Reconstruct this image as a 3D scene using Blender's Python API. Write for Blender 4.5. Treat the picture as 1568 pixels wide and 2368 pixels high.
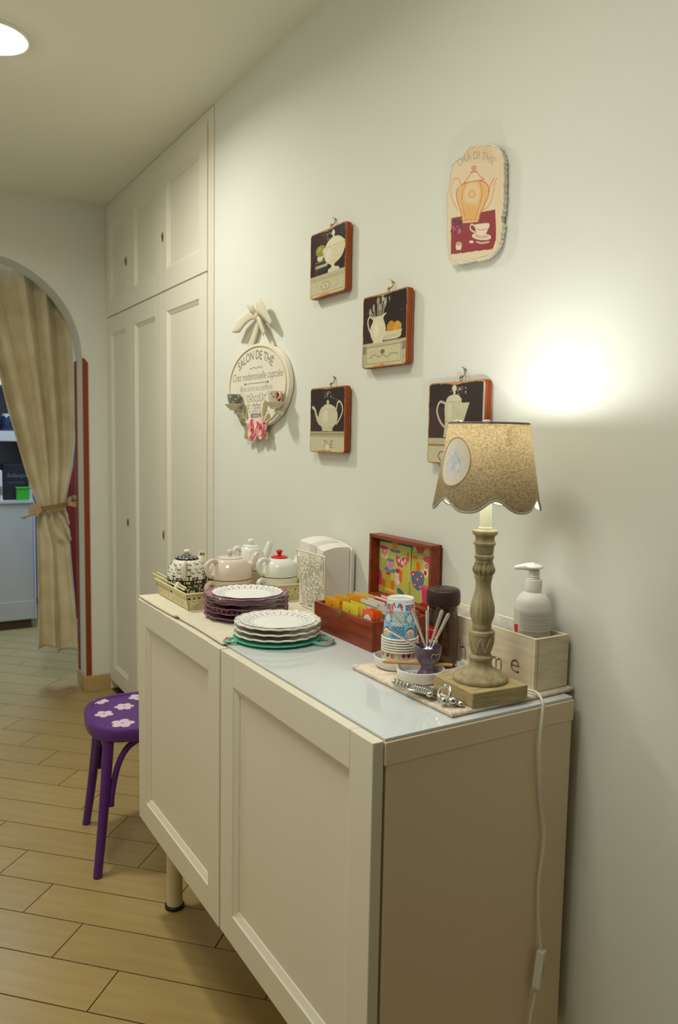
import bpy, bmesh, math, random
import numpy as np
from mathutils import Vector, Matrix, Euler, noise as mnoise
from mathutils.geometry import tessellate_polygon

for o in list(bpy.data.objects):
    bpy.data.objects.remove(o, do_unlink=True)
S = bpy.context.scene
COL = S.collection
random.seed(7)
RNG = np.random.default_rng(7)
PI = math.pi

# ------------------------------------------------------------------ camera
cd = bpy.data.cameras.new('camera')
cam = bpy.data.objects.new('camera', cd)
COL.objects.link(cam)
cam.matrix_world = Matrix((
    (0.85462847, 0.03400454, -0.51812534, -1.10474927),
    (-0.51894667, 0.08947308, -0.85011112, -0.94432632),
    (0.01745064, 0.99540859, 0.09411279, 1.39056871),
    (0, 0, 0, 1)))
cd.sensor_fit = 'AUTO'
cd.sensor_width = 36.0
cd.lens = 27.198
cd.clip_start = 0.02
cd.clip_end = 60
cd.dof.use_dof = True
cd.dof.focus_distance = 1.75
cd.dof.aperture_fstop = 5.0
S.camera = cam

# ------------------------------------------------------------------ world, lights, exposure
S.view_settings.view_transform = 'Standard'
S.view_settings.look = 'None'
S.view_settings.gamma = 1.0
S.view_settings.exposure = 0.22
S.view_settings.use_curve_mapping = False

wd = bpy.data.worlds.new('world')
S.world = wd
wd.use_nodes = True
wd.node_tree.nodes['Background'].inputs['Color'].default_value = (1.0, 0.93, 0.8, 1)
wd.node_tree.nodes['Background'].inputs['Strength'].default_value = 0.02

WARM = (1.0, 1.0, 0.90)

def area(name, loc, size, power, color, target=None, shape='DISK', spread=180):
    l = bpy.data.lights.new(name, 'AREA')
    l.shape = shape
    l.size = size
    l.energy = power
    l.color = color
    l.spread = math.radians(spread)
    o = bpy.data.objects.new(name, l)
    COL.objects.link(o)
    o.location = loc
    d = Vector((0, 0, -1)) if target is None else (Vector(target) - Vector(loc))
    o.rotation_euler = d.to_track_quat('-Z', 'Y').to_euler()
    return o

ZC = 2.575          # ceiling height
YB = 3.255          # wall with the arch
YB2 = 3.42          # its far face
# ceiling downlights of the corridor (the first one is seen at the top left of the frame)
area('downlight_lamp', (-0.75, 1.69, ZC - 0.022), 0.19, 10.5, WARM, spread=165)
area('second_downlight_lamp', (-1.10, 0.05, ZC - 0.03), 0.55, 10.3, WARM, spread=170)
# added cool area light, stands in for daylight in the room beyond
area('far_room_fill', (-0.20, 4.40, ZC - 0.03), 0.6, 36.0, (0.45, 0.66, 1.0), shape='SQUARE')

# ------------------------------------------------------------------ helpers
def lin(c):
    """sRGB 0-255 triple or hex string -> linear rgb"""
    if isinstance(c, str):
        c = c.lstrip('#')
        c = [int(c[i:i + 2], 16) for i in (0, 2, 4)]
    out = []
    for v in c[:3]:
        v = v / 255.0
        out.append(v / 12.92 if v <= 0.04045 else ((v + 0.055) / 1.055) ** 2.4)
    return tuple(out)

def tag(o, label=None, cat=None, group=None, kind=None):
    if label: o['label'] = label
    if cat: o['category'] = cat
    if group: o['group'] = group
    if kind: o['kind'] = kind
    return o

def thing(name, label, cat, loc=(0, 0, 0), rz=0.0, group=None):
    o = bpy.data.objects.new(name, None)
    o.empty_display_size = 0.05
    COL.objects.link(o)
    o.location = loc
    o.rotation_euler = (0, 0, rz)
    return tag(o, label, cat, group)

def kids(o):
    return [c for c in o.children]

def copy_tree(o, parent=None):
    c = o.copy()
    COL.objects.link(c)
    if parent is not None:
        c.parent = parent
    for ch in kids(o):
        copy_tree(ch, c)
    return c

def frame_from(d):
    d = Vector(d).normalized()
    a = Vector((0, 0, 1)) if abs(d.z) < 0.9 else Vector((1, 0, 0))
    x = d.cross(a).normalized()
    y = d.cross(x).normalized()
    return x, y

def smooth_path(pts, n=8):
    """Catmull-Rom through the points"""
    P = [Vector(p) for p in pts]
    P = [P[0] * 2 - P[1]] + P + [P[-1] * 2 - P[-2]]
    out = []
    for i in range(1, len(P) - 2):
        for k in range(n):
            t = k / n
            a, b, c, d = P[i - 1], P[i], P[i + 1], P[i + 2]
            out.append(0.5 * ((2 * b) + (c - a) * t + (2 * a - 5 * b + 4 * c - d) * t * t + (3 * b - a - 3 * c + d) * t ** 3))
    out.append(P[-2].copy())
    return out

class MB:
    def __init__(self):
        self.v, self.f, self.m = [], [], []
        self.M = Matrix.Identity(4)
    def add(self, vs, fs, mat=0):
        b = len(self.v)
        self.v += [self.M @ Vector(p) for p in vs]
        self.f += [tuple(i + b for i in f) for f in fs]
        self.m += [mat] * len(fs)
        return self
    def box(self, a, b, mat=0):
        x0, y0, z0 = [min(a[i], b[i]) for i in range(3)]
        x1, y1, z1 = [max(a[i], b[i]) for i in range(3)]
        vs = [(x0, y0, z0), (x1, y0, z0), (x1, y1, z0), (x0, y1, z0), (x0, y0, z1), (x1, y0, z1), (x1, y1, z1), (x0, y1, z1)]
        fs = [(0, 3, 2, 1), (4, 5, 6, 7), (0, 1, 5, 4), (1, 2, 6, 5), (2, 3, 7, 6), (3, 0, 4, 7)]
        return self.add(vs, fs, mat)
    def lathe(self, prof, seg=40, c=(0, 0, 0), mat=0, wob=None):
        """prof: [(r,z)], r = 0 makes a pole. wob(angle, r, z) -> (r, z)"""
        vs, fs, rows = [], [], []
        for r, z in prof:
            if r <= 1e-7:
                rows.append([len(vs)] * seg)
                vs.append((c[0], c[1], c[2] + z))
            else:
                row = []
                for i in range(seg):
                    a = 2 * PI * i / seg
                    rr, zz = (r, z) if wob is None else wob(a, r, z)
                    row.append(len(vs))
                    vs.append((c[0] + rr * math.cos(a), c[1] + rr * math.sin(a), c[2] + zz))
                rows.append(row)
        for j in range(len(rows) - 1):
            A, B = rows[j], rows[j + 1]
            for i in range(seg):
                k = (i + 1) % seg
                q = [A[i], A[k], B[k], B[i]]
                u = []
                for t in q:
                    if t not in u: u.append(t)
                if len(u) > 2: fs.append(tuple(u))
        return self.add(vs, fs, mat)
    def tube(self, pts, r, seg=10, closed=False, mat=0, flat=1.0, up=None):
        P = [Vector(p) for p in pts]
        n = len(P)
        R = r if isinstance(r, (list, tuple)) else [r] * n
        vs, fs = [], []
        px = None
        for i in range(n):
            if closed:
                d = P[(i + 1) % n] - P[i - 1]
            else:
                d = P[min(i + 1, n - 1)] - P[max(i - 1, 0)]
            if d.length < 1e-9: d = Vector((0, 0, 1))
            d.normalize()
            if up is not None:
                x = Vector(up) - d * Vector(up).dot(d); x.normalize()
            elif px is None:
                x, _ = frame_from(d)
            else:
                x = px - d * px.dot(d); x.normalize()
            px = x
            y = d.cross(x)
            for k in range(seg):
                a = 2 * PI * k / seg
                vs.append(P[i] + x * (R[i] * math.cos(a)) + y * (R[i] * flat * math.sin(a)))
        m = n if closed else n - 1
        for i in range(m):
            j = (i + 1) % n
            for k in range(seg):
                l = (k + 1) % seg
                fs.append((i * seg + k, i * seg + l, j * seg + l, j * seg + k))
        if not closed:
            fs.append(tuple(range(seg - 1, -1, -1)))
            fs.append(tuple((n - 1) * seg + k for k in range(seg)))
        return self.add(vs, fs, mat)
    def prism(self, poly, h0, h1, fn=None, mat=0):
        """extrude a 2D outline (any simple polygon); fn(x, y, h) -> 3D"""
        if fn is None: fn = lambda x, y, h: (x, y, h)
        n = len(poly)
        tris = tessellate_polygon([[Vector((p[0], p[1], 0)) for p in poly]])
        vs = [fn(p[0], p[1], h0) for p in poly] + [fn(p[0], p[1], h1) for p in poly]
        fs = []
        for t in tris:
            fs.append((t[0], t[2], t[1])); fs.append((t[0] + n, t[1] + n, t[2] + n))
        for i in range(n):
            k = (i + 1) % n
            fs.append((i, k, k + n, i + n))
        return self.add(vs, fs, mat)
    def sphere(self, c, r, seg=16, rings=10, sc=(1, 1, 1), mat=0):
        vs, fs = [], []
        for j in range(1, rings):
            p = PI * j / rings
            for i in range(seg):
                a = 2 * PI * i / seg
                vs.append((c[0] + r * sc[0] * math.sin(p) * math.cos(a), c[1] + r * sc[1] * math.sin(p) * math.sin(a), c[2] + r * sc[2] * math.cos(p)))
        t = len(vs); vs.append((c[0], c[1], c[2] + r * sc[2])); b = len(vs); vs.append((c[0], c[1], c[2] - r * sc[2]))
        for j in range(rings - 2):
            for i in range(seg):
                k = (i + 1) % seg
                fs.append((j * seg + i, (j + 1) * seg + i, (j + 1) * seg + k, j * seg + k))
        for i in range(seg):
            k = (i + 1) % seg
            fs.append((t, i, k)); fs.append((b, (rings - 2) * seg + k, (rings - 2) * seg + i))
        return self.add(vs, fs, mat)
    def grid(self, nu, nv, fn, mat=0, closed_u=False):
        vs = [fn(i / (nu if closed_u else nu - 1), j / (nv - 1)) for j in range(nv) for i in range(nu)]
        fs = []
        for j in range(nv - 1):
            for i in range(nu if closed_u else nu - 1):
                k = (i + 1) % nu
                fs.append((j * nu + i, j * nu + k, (j + 1) * nu + k, (j + 1) * nu + i))
        return self.add(vs, fs, mat)
    def build(self, name, mats, parent=None, smooth=None, bevel=0.0, seg=2, world=True, fixn=True, label=None, solid=0.0):
        """smooth: angle in degrees (None = flat). world: the coordinates are world ones, made local to an unrotated parent."""
        off = Vector((0, 0, 0))
        if parent is not None and world:
            p = parent
            while p is not None:
                off += p.location; p = p.parent
        me = bpy.data.meshes.new(name)
        me.from_pydata([tuple(p - off) for p in self.v], [], self.f)
        if not isinstance(mats, (list, tuple)): mats = [mats]
        for m in mats: me.materials.append(m)
        if len(mats) > 1: me.polygons.foreach_set('material_index', self.m)
        if fixn:
            bm = bmesh.new(); bm.from_mesh(me)
            bmesh.ops.recalc_face_normals(bm, faces=bm.faces)
            bm.to_mesh(me); bm.free()
        if smooth is not None:
            me.shade_smooth()
            me.set_sharp_from_angle(angle=math.radians(smooth))
        me.update()
        o = bpy.data.objects.new(name, me)
        COL.objects.link(o)
        if parent is not None: o.parent = parent
        if solid:
            md = o.modifiers.new('solid', 'SOLIDIFY'); md.thickness = solid; md.offset = 0
        if bevel:
            md = o.modifiers.new('bevel', 'BEVEL'); md.width = bevel; md.segments = seg; md.limit_method = 'ANGLE'; md.angle_limit = math.radians(35)
            md.harden_normals = False
        if label: o['label'] = label
        return o

# ------------------------------------------------------------------ materials
def mat(name, color, rough=0.5, metal=0.0, spec=0.5, var=0.0, scale=8.0, bump=0.0, bscale=60.0, stretch=(1, 1, 1), var2=None, coat=0.0, trans=0.0, sss=0.0, ior=1.45, info=0.0, alpha=1.0, detail=3.0):
    m = bpy.data.materials.new(name)
    m.use_nodes = True
    N, L = m.node_tree.nodes, m.node_tree.links
    b = N['Principled BSDF']
    c = lin(color)
    b.inputs['Base Color'].default_value = (*c, 1)
    b.inputs['Roughness'].default_value = rough
    b.inputs['Metallic'].default_value = metal
    b.inputs['Specular IOR Level'].default_value = spec
    b.inputs['Coat Weight'].default_value = coat
    b.inputs['Transmission Weight'].default_value = trans
    b.inputs['IOR'].default_value = ior
    b.inputs['Alpha'].default_value = alpha
    if sss:
        b.inputs['Subsurface Weight'].default_value = sss
        b.inputs['Subsurface Radius'].default_value = (0.01, 0.008, 0.006)
    tc = mp = None
    if var or bump:
        tc = N.new('ShaderNodeTexCoord'); mp = N.new('ShaderNodeMapping')
        mp.inputs['Scale'].default_value = stretch
        L.new(tc.outputs['Object'], mp.inputs['Vector'])
    src = None
    if var:
        n = N.new('ShaderNodeTexNoise'); n.inputs['Scale'].default_value = scale; n.inputs['Detail'].default_value = detail
        L.new(mp.outputs[0], n.inputs['Vector'])
        r = N.new('ShaderNodeValToRGB')
        c2 = lin(var2) if var2 else tuple(x * (1 - var) for x in c)
        r.color_ramp.elements[0].position = 0.3; r.color_ramp.elements[1].position = 0.7
        r.color_ramp.elements[0].color = (*c2, 1); r.color_ramp.elements[1].color = (*c, 1)
        L.new(n.outputs['Fac'], r.inputs['Fac'])
        src = r.outputs['Color']
    if info:
        oi = N.new('ShaderNodeObjectInfo'); mm = N.new('ShaderNodeMapRange')
        mm.inputs['To Min'].default_value = 1 - info; mm.inputs['To Max'].default_value = 1 + info * 0.4
        L.new(oi.outputs['Random'], mm.inputs['Value'])
        mx = N.new('ShaderNodeVectorMath'); mx.operation = 'SCALE'
        if src: L.new(src, mx.inputs[0])
        else: mx.inputs[0].default_value = c
        L.new(mm.outputs['Result'], mx.inputs['Scale'])
        src = mx.outputs['Vector']
    if src: L.new(src, b.inputs['Base Color'])
    if bump:
        n2 = N.new('ShaderNodeTexNoise'); n2.inputs['Scale'].default_value = bscale; n2.inputs['Detail'].default_value = 2
        L.new(mp.outputs[0], n2.inputs['Vector'])
        bp = N.new('ShaderNodeBump'); bp.inputs['Strength'].default_value = bump; bp.inputs['Distance'].default_value = 0.002
        L.new(n2.outputs['Fac'], bp.inputs['Height']); L.new(bp.outputs['Normal'], b.inputs['Normal'])
    return m

def print_mat(name, rough=0.5, coat=0.0, spec=0.5):
    m = bpy.data.materials.new(name); m.use_nodes = True
    N, L = m.node_tree.nodes, m.node_tree.links
    b = N['Principled BSDF']; b.inputs['Roughness'].default_value = rough; b.inputs['Coat Weight'].default_value = coat
    b.inputs['Specular IOR Level'].default_value = spec
    a = N.new('ShaderNodeAttribute'); a.attribute_name = 'Col'
    L.new(a.outputs['Color'], b.inputs['Base Color'])
    return m

def thin_mat(name, color, tcolor, f_trans, rough=0.6, weave=0.0):
    """diffuse cloth or paper that lets light through"""
    m = bpy.data.materials.new(name); m.use_nodes = True
    N, L = m.node_tree.nodes, m.node_tree.links
    N.remove(N['Principled BSDF'])
    out = N['Material Output']
    d = N.new('ShaderNodeBsdfDiffuse'); t = N.new('ShaderNodeBsdfTranslucent'); mx = N.new('ShaderNodeMixShader')
    d.inputs['Color'].default_value = (*lin(color), 1); t.inputs['Color'].default_value = (*lin(tcolor), 1)
    mx.inputs['Fac'].default_value = f_trans
    L.new(d.outputs[0], mx.inputs[1]); L.new(t.outputs[0], mx.inputs[2]); L.new(mx.outputs[0], out.inputs['Surface'])
    if weave:
        tc = N.new('ShaderNodeTexCoord'); mp = N.new('ShaderNodeMapping'); mp.inputs['Scale'].default_value = (1, 1, 2.6)
        L.new(tc.outputs['Object'], mp.inputs['Vector'])
        n = N.new('ShaderNodeTexNoise'); n.inputs['Scale'].default_value = 230; n.inputs['Detail'].default_value = 3
        L.new(mp.outputs[0], n.inputs['Vector'])
        for node, c in ((d, lin(color)), (t, lin(tcolor))):
            r = N.new('ShaderNodeValToRGB')
            r.color_ramp.elements[0].position = 0.38; r.color_ramp.elements[1].position = 0.6
            r.color_ramp.elements[0].color = (*[x * (1 - weave) for x in c], 1); r.color_ramp.elements[1].color = (*c, 1)
            L.new(n.outputs['Fac'], r.inputs['Fac']); L.new(r.outputs['Color'], node.inputs['Color'])
    return m

def emit_mat(name, color, strength):
    m = bpy.data.materials.new(name); m.use_nodes = True
    b = m.node_tree.nodes['Principled BSDF']
    b.inputs['Base Color'].default_value = (0.8, 0.8, 0.8, 1)
    b.inputs['Emission Color'].default_value = (*color, 1)
    b.inputs['Emission Strength'].default_value = strength
    return m

def glass_mat(name, color=(255, 255, 255), rough=0.02, clear=0.75):
    """thin clear sheet: transparent with a glossy skin"""
    m = bpy.data.materials.new(name); m.use_nodes = True
    N, L = m.node_tree.nodes, m.node_tree.links
    N.remove(N['Principled BSDF']); out = N['Material Output']
    g = N.new('ShaderNodeBsdfGlossy'); t = N.new('ShaderNodeBsdfTransparent'); mx = N.new('ShaderNodeMixShader'); fr = N.new('ShaderNodeFresnel')
    g.inputs['Roughness'].default_value = rough; t.inputs['Color'].default_value = (*lin(color), 1)
    fr.inputs['IOR'].default_value = 1.45
    ad = N.new('ShaderNodeMath'); ad.operation = 'MULTIPLY_ADD'; ad.inputs[1].default_value = 1.0; ad.inputs[2].default_value = (1 - clear) * 0.4
    L.new(fr.outputs[0], ad.inputs[0]); L.new(ad.outputs[0], mx.inputs['Fac'])
    L.new(t.outputs[0], mx.inputs[1]); L.new(g.outputs[0], mx.inputs[2]); L.new(mx.outputs[0], out.inputs['Surface'])
    return m

# ------------------------------------------------------------------ flat print drawn into a dense mesh
_TT = {}
def text_tris(s):
    """triangles of a line of text, cap height about 0.7, size 1"""
    if s in _TT: return _TT[s]
    cu = bpy.data.curves.new('text', 'FONT'); cu.body = s; cu.size = 1.0; cu.resolution_u = 3
    o = bpy.data.objects.new('text', cu); COL.objects.link(o)
    dg = bpy.context.evaluated_depsgraph_get()
    me = bpy.data.meshes.new_from_object(o.evaluated_get(dg))
    me.calc_loop_triangles()
    V = np.array([v.co[:2] for v in me.vertices], float).reshape(-1, 2)
    T = np.array([t.vertices[:] for t in me.loop_triangles], int).reshape(-1, 3)
    COL.objects.unlink(o); bpy.data.objects.remove(o); bpy.data.curves.remove(cu); bpy.data.meshes.remove(me)
    _TT[s] = (V, T)
    return V, T

class Canvas:
    """raster of w x h metres; y up; drawn at 2x and averaged down to the mesh vertices"""
    def __init__(self, w, h, nx, ny, bg=(255, 255, 255), wrap=False):
        self.w, self.h, self.nx, self.ny = w, h, nx, ny
        self.W, self.H = nx * 2, ny * 2
        self.a = np.empty((self.H, self.W, 3)); self.a[:] = lin(bg)
        self.wrap = wrap
        self.hole = np.zeros((ny, nx), bool)
    def _win(self, x0, y0, x1, y1):
        i0 = max(0, int(x0 / self.w * self.W) - 1); i1 = min(self.W, int(x1 / self.w * self.W) + 2)
        j0 = max(0, int(y0 / self.h * self.H) - 1); j1 = min(self.H, int(y1 / self.h * self.H) + 2)
        if i1 <= i0 or j1 <= j0: return None
        X = (np.arange(i0, i1) + 0.5) / self.W * self.w; Y = (np.arange(j0, j1) + 0.5) / self.H * self.h
        return i0, i1, j0, j1, X[None, :], Y[:, None]
    def _mix(self, w, msk, c, alpha):
        i0, i1, j0, j1 = w[:4]
        sub = self.a[j0:j1, i0:i1]
        k = (msk * alpha)[..., None]
        sub[:] = sub * (1 - k) + np.array(lin(c)) * k
    def poly(self, P, c, alpha=1.0):
        P = np.asarray(P, float)
        w = self._win(P[:, 0].min(), P[:, 1].min(), P[:, 0].max(), P[:, 1].max())
        if w is None: return self
        X, Y = w[4], w[5]
        ins = np.zeros((Y.shape[0], X.shape[1]), bool)
        n = len(P)
        for i in range(n):
            x0, y0 = P[i]; x1, y1 = P[(i + 1) % n]
            if y0 == y1: continue
            cnd = (Y > min(y0, y1)) & (Y <= max(y0, y1))
            ins ^= cnd & (X < (x1 - x0) * (Y - y0) / (y1 - y0) + x0)
        self._mix(w, ins.astype(float), c, alpha); return self
    def rect(self, x0, y0, x1, y1, c, alpha=1.0):
        return self.poly([(x0, y0), (x1, y0), (x1, y1), (x0, y1)], c, alpha)
    def ell(self, cx, cy, rx, ry, c, alpha=1.0, ang=0.0, soft=0.0):
        R = max(rx, ry)
        w = self._win(cx - R, cy - R, cx + R, cy + R)
        if w is None: return self
        X, Y = w[4] - cx, w[5] - cy
        ca, sa = math.cos(ang), math.sin(ang)
        q = ((X * ca + Y * sa) / rx) ** 2 + ((Y * ca - X * sa) / ry) ** 2
        m = (q < 1).astype(float) if not soft else np.clip((1 - q) / soft, 0, 1)
        self._mix(w, m, c, alpha); return self
    def line(self, pts, wd, c, alpha=1.0):
        for (x0, y0), (x1, y1) in zip(pts[:-1], pts[1:]):
            r = wd / 2
            w = self._win(min(x0, x1) - r, min(y0, y1) - r, max(x0, x1) + r, max(y0, y1) + r)
            if w is None: continue
            X, Y = w[4], w[5]
            dx, dy = x1 - x0, y1 - y0; L2 = dx * dx + dy * dy + 1e-12
            t = np.clip(((X - x0) * dx + (Y - y0) * dy) / L2, 0, 1)
            d2 = (X - x0 - t * dx) ** 2 + (Y - y0 - t * dy) ** 2
            self._mix(w, (d2 < r * r).astype(float), c, alpha)
        return self
    def curve(self, pts, wd, c, alpha=1.0, n=6):
        return self.line([(p.x, p.y) for p in smooth_path([(x, y, 0) for x, y in pts], n)], wd, c, alpha)
    def blob(self, pts, c, alpha=1.0, n=6):
        q = [(x, y, 0) for x, y in pts]; q = q + [q[0]]
        return self.poly([(p.x, p.y) for p in smooth_path(q, n)], c, alpha)
    def text(self, s, x, y, size, c, align='c', sx=1.0, shear=0.0, rot=0.0, alpha=1.0, bold=0.0, arc=None):
        V, T = text_tris(s)
        if not len(V): return self
        V = V.copy()
        wid = V[:, 0].max(); off = {'c': wid / 2, 'l': 0, 'r': wid}[align]
        V[:, 0] = (V[:, 0] - off + V[:, 1] * shear) * size * sx; V[:, 1] *= size
        if arc:
            a = V[:, 0] / arc; r = arc + V[:, 1]
            V = np.stack([r * np.sin(a), r * np.cos(a) - arc], 1)
        ca, sa = math.cos(rot), math.sin(rot)
        V = np.stack([V[:, 0] * ca - V[:, 1] * sa + x, V[:, 0] * sa + V[:, 1] * ca + y], 1)
        offs = [(0, 0)] if not bold else [(0, 0), (bold, 0), (-bold, 0), (0, bold), (0, -bold)]
        for t in T:
            for ox, oy in offs:
                self.poly(V[t] + np.array([ox, oy]), c, alpha)
        return self
    def speckle(self, amt, scale=1, tint=(1, 1, 1)):
        n = RNG.normal(0, amt, (self.H // scale + 1, self.W // scale + 1))
        n = np.repeat(np.repeat(n, scale, 0), scale, 1)[:self.H, :self.W]
        self.a = np.clip(self.a * (1 + n[..., None] * np.array(tint)), 0, 1); return self
    def mesh(self, name, fn, material, parent=None, world=True, smooth=60, keep=None, back=None):
        """fn(x, y) -> 3D for x in 0..w, y in 0..h. keep(x, y): faces whose centre fails are left out"""
        nx, ny = self.nx, self.ny
        C = self.a.reshape(ny, 2, nx, 2, 3).mean((1, 3))
        off = Vector((0, 0, 0))
        if parent is not None and world:
            p = parent
            while p is not None: off += p.location; p = p.parent
        xs = np.linspace(0, self.w, nx + (1 if self.wrap else 0))[:nx]; ys = np.linspace(0, self.h, ny)
        V = [tuple(Vector(fn(x, y)) - off) for y in ys for x in xs]
        F = []
        for j in range(ny - 1):
            for i in range(nx if self.wrap else nx - 1):
                k = (i + 1) % nx
                if keep is not None and not keep((i + 0.5) / (nx - 1) * self.w, (j + 0.5) / (ny - 1) * self.h): continue
                F.append((j * nx + i, j * nx + k, (j + 1) * nx + k, (j + 1) * nx + i))
        me = bpy.data.meshes.new(name)
        me.from_pydata(V, [], F)
        at = me.color_attributes.new('Col', 'FLOAT_COLOR', 'POINT')
        at.data.foreach_set('color', np.concatenate([C.reshape(-1, 3), np.ones((nx * ny, 1))], 1).astype(np.float32).ravel())
        me.materials.append(material)
        if smooth is not None:
            me.shade_smooth(); me.set_sharp_from_angle(angle=math.radians(smooth))
        me.update()
        o = bpy.data.objects.new(name, me); COL.objects.link(o)
        if parent is not None: o.parent = parent
        return o

def prof_at(prof):
    """arc-length parametrised profile -> function s in 0..1 -> (r, z), total length"""
    P = np.array(prof, float); d = np.hypot(*np.diff(P, axis=0).T); c = np.concatenate([[0], np.cumsum(d)])
    def f(s):
        t = s * c[-1]
        return float(np.interp(t, c, P[:, 0])), float(np.interp(t, c, P[:, 1]))
    return f, float(c[-1])

def sm_prof(pts, n=5):
    return [(max(p.x, 0), p.y) for p in smooth_path([(r, z, 0) for r, z in pts], n)]
# ------------------------------------------------------------------ materials used in many places
M_WALL = mat('wall_paint', (228, 228, 217), 0.75, spec=0.25, var=0.03, scale=1.5, bump=0.08, bscale=180)
M_CEIL = mat('ceiling_paint', (240, 236, 220), 0.85, spec=0.2, var=0.03, scale=1.2)
M_TILE = mat('floor_tile', (180, 156, 103), 0.30, spec=0.5, var=0.1, scale=4, stretch=(0.7, 9.0, 1.0), var2=(169, 144, 91), info=0.05, bump=0.05, bscale=25)
M_GROUT = mat('grout', (92, 70, 46), 0.9)
M_SKIRT = mat('skirting_tile', (204, 172, 116), 0.45, var=0.1, scale=6)
M_CLOSET = mat('closet_paint', (230, 224, 206), 0.42, spec=0.4)
M_BRASS = mat('brass', (172, 128, 58), 0.35, metal=0.9)
M_BROWN = mat('stained_wood_trim', (148, 66, 26), 0.45, var=0.25, scale=12, stretch=(6, 6, 0.6))
M_DARK = mat('dark_gap', (52, 38, 26), 0.9)

def struct(o):
    o['kind'] = 'structure'
    return o

# ------------------------------------------------------------------ floor: grout bed and planks laid at 45 degrees
XL = -1.60          # left wall face
fl = MB(); fl.box((-2.7, -4.7, -0.06), (0.62, 6.0, -0.0035))
floor = struct(fl.build('floor', M_GROUT))

def clip_rect(P, x0, y0, x1, y1):
    for ax, lim, sgn in ((0, x0, 1), (0, x1, -1), (1, y0, 1), (1, y1, -1)):
        out = []
        for i in range(len(P)):
            a, b = P[i], P[(i + 1) % len(P)]
            ia, ib = (a[ax] - lim) * sgn >= 0, (b[ax] - lim) * sgn >= 0
            if ia: out.append(a)
            if ia != ib:
                t = (lim - a[ax]) / (b[ax] - a[ax])
                out.append((a[0] + (b[0] - a[0]) * t, a[1] + (b[1] - a[1]) * t))
        P = out
        if not P: return P
    return P

def area2(P):
    return abs(sum(P[i][0] * P[(i + 1) % len(P)][1] - P[(i + 1) % len(P)][0] * P[i][1] for i in range(len(P)))) / 2

SQ = math.sqrt(0.5)
TL, TW, GAP = 0.60, 0.15, 0.0034
for k in range(-16, 34):
    v0 = 0.1135 + 0.1505 * k
    for n in range(-14, 14):
        u0 = -1.097 - 0.197 * k + 0.6 * n
        u1, v1 = u0 + TL - GAP, v0 + TW - GAP
        quad = [((u + v) * SQ, (v - u) * SQ) for u, v in ((u0, v0), (u1, v0), (u1, v1), (u0, v1))]
        cx = sum(p[0] for p in quad) / 4; cy = sum(p[1] for p in quad) / 4
        if cy < -0.6 or cy > 5.6 or cx < -2.3 or cx > 0.6: continue
        for rect in ((XL, -2.2, -0.001, YB - 0.001), (-1.09, YB + 0.001, -0.14, YB2 - 0.001), (-2.4, YB2 + 0.001, 0.5, 5.88)):
            P = clip_rect(quad, *rect)
            if len(P) < 3 or area2(P) < 4e-4: continue
            ox, oy = cx, cy
            m = MB()
            # local frame: x along the plank so that the grain follows it
            loc = [((p[0] - ox) * SQ - (p[1] - oy) * SQ, (p[0] - ox) * SQ + (p[1] - oy) * SQ) for p in P]
            m.prism(loc, -0.0028, 0.0)
            o = m.build('floor_tile', M_TILE, floor, world=False)
            o.location = (ox, oy, 0); o.rotation_euler = (0, 0, -PI / 4)

# ------------------------------------------------------------------ walls and ceiling
w = MB(); w.box((0, -4.6, 0), (0.12, 1.771, ZC)); struct(w.build('wall_right', M_WALL))
w = MB(); w.box((XL - 0.12, -4.6, 0), (XL, YB, ZC)); struct(w.build('wall_left', M_WALL))
w = MB(); w.box((XL - 0.12, -4.72, 0), (0.12, -4.6, ZC)); struct(w.build('wall_front', M_WALL))
w = MB(); w.box((-2.75, -4.72, ZC), (0.75, 6.1, ZC + 0.1)); struct(w.build('ceiling', M_CEIL))
ACX, ARX, AZ, ARZ = -0.615, 0.484, 1.78, 0.487
out = [(XL - 0.12, 0), (ACX - ARX, 0)]
for i in range(0, 41):
    a = PI - PI * i / 40
    out.append((ACX + ARX * math.cos(a), AZ + ARZ * math.sin(a)))
out += [(ACX + ARX, 0), (0.62, 0), (0.62, ZC), (XL - 0.12, ZC)]
w = MB(); w.prism(out, YB, YB2, fn=lambda x, y, h: (x, h, y)); struct(w.build('wall_back', M_WALL, smooth=25))
M_WALL2 = mat('room_paint', (196, 198, 204), 0.8, spec=0.2)
w = MB(); w.box((-2.72, 5.9, 0), (0.62, 6.02, ZC)); struct(w.build('wall_far', M_WALL2))
w = MB(); w.box((-2.72, YB2, 0), (-2.6, 5.9, ZC)); struct(w.build('wall_far_left', M_WALL2))
w = MB(); w.box((0.52, YB2, 0), (0.62, 5.9, ZC)); struct(w.build('wall_far_right', M_WALL2))
# wall behind the built-in wardrobe
w = MB(); w.box((0.60, 1.65, 0), (0.62, YB, ZC)); struct(w.build('wall_behind_wardrobe', M_WALL2))

w = MB(); w.box((-0.131, YB - 0.012, 0), (-0.002, YB - 0.0005, 0.086)); w.box((-0.143, YB - 0.012, 0), (-0.1315, YB2, 0.086))
struct(w.build('baseboard_back', M_SKIRT, bevel=0.002))
w = MB(); w.box((-0.010, -4.59, 0), (-0.0005, 1.76, 0.086)); struct(w.build('baseboard_right', M_SKIRT, bevel=0.002))
w = MB()
w.prism([(-0.132, 0.088), (-0.104, 0.088), (-0.104, 1.765), (-0.124, 1.787), (-0.132, 1.787)], YB - 0.006, YB - 0.0003, fn=lambda x, y, h: (x, h, y))
struct(w.build('trim_1', M_BROWN, label='brown stained wooden corner strip on the arch edge'))
w = MB(); w.box((-0.1375, YB2 - 0.035, 0.088), (-0.1315, YB2 - 0.001, 1.78)); struct(w.build('trim_2', M_BROWN))

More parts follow.
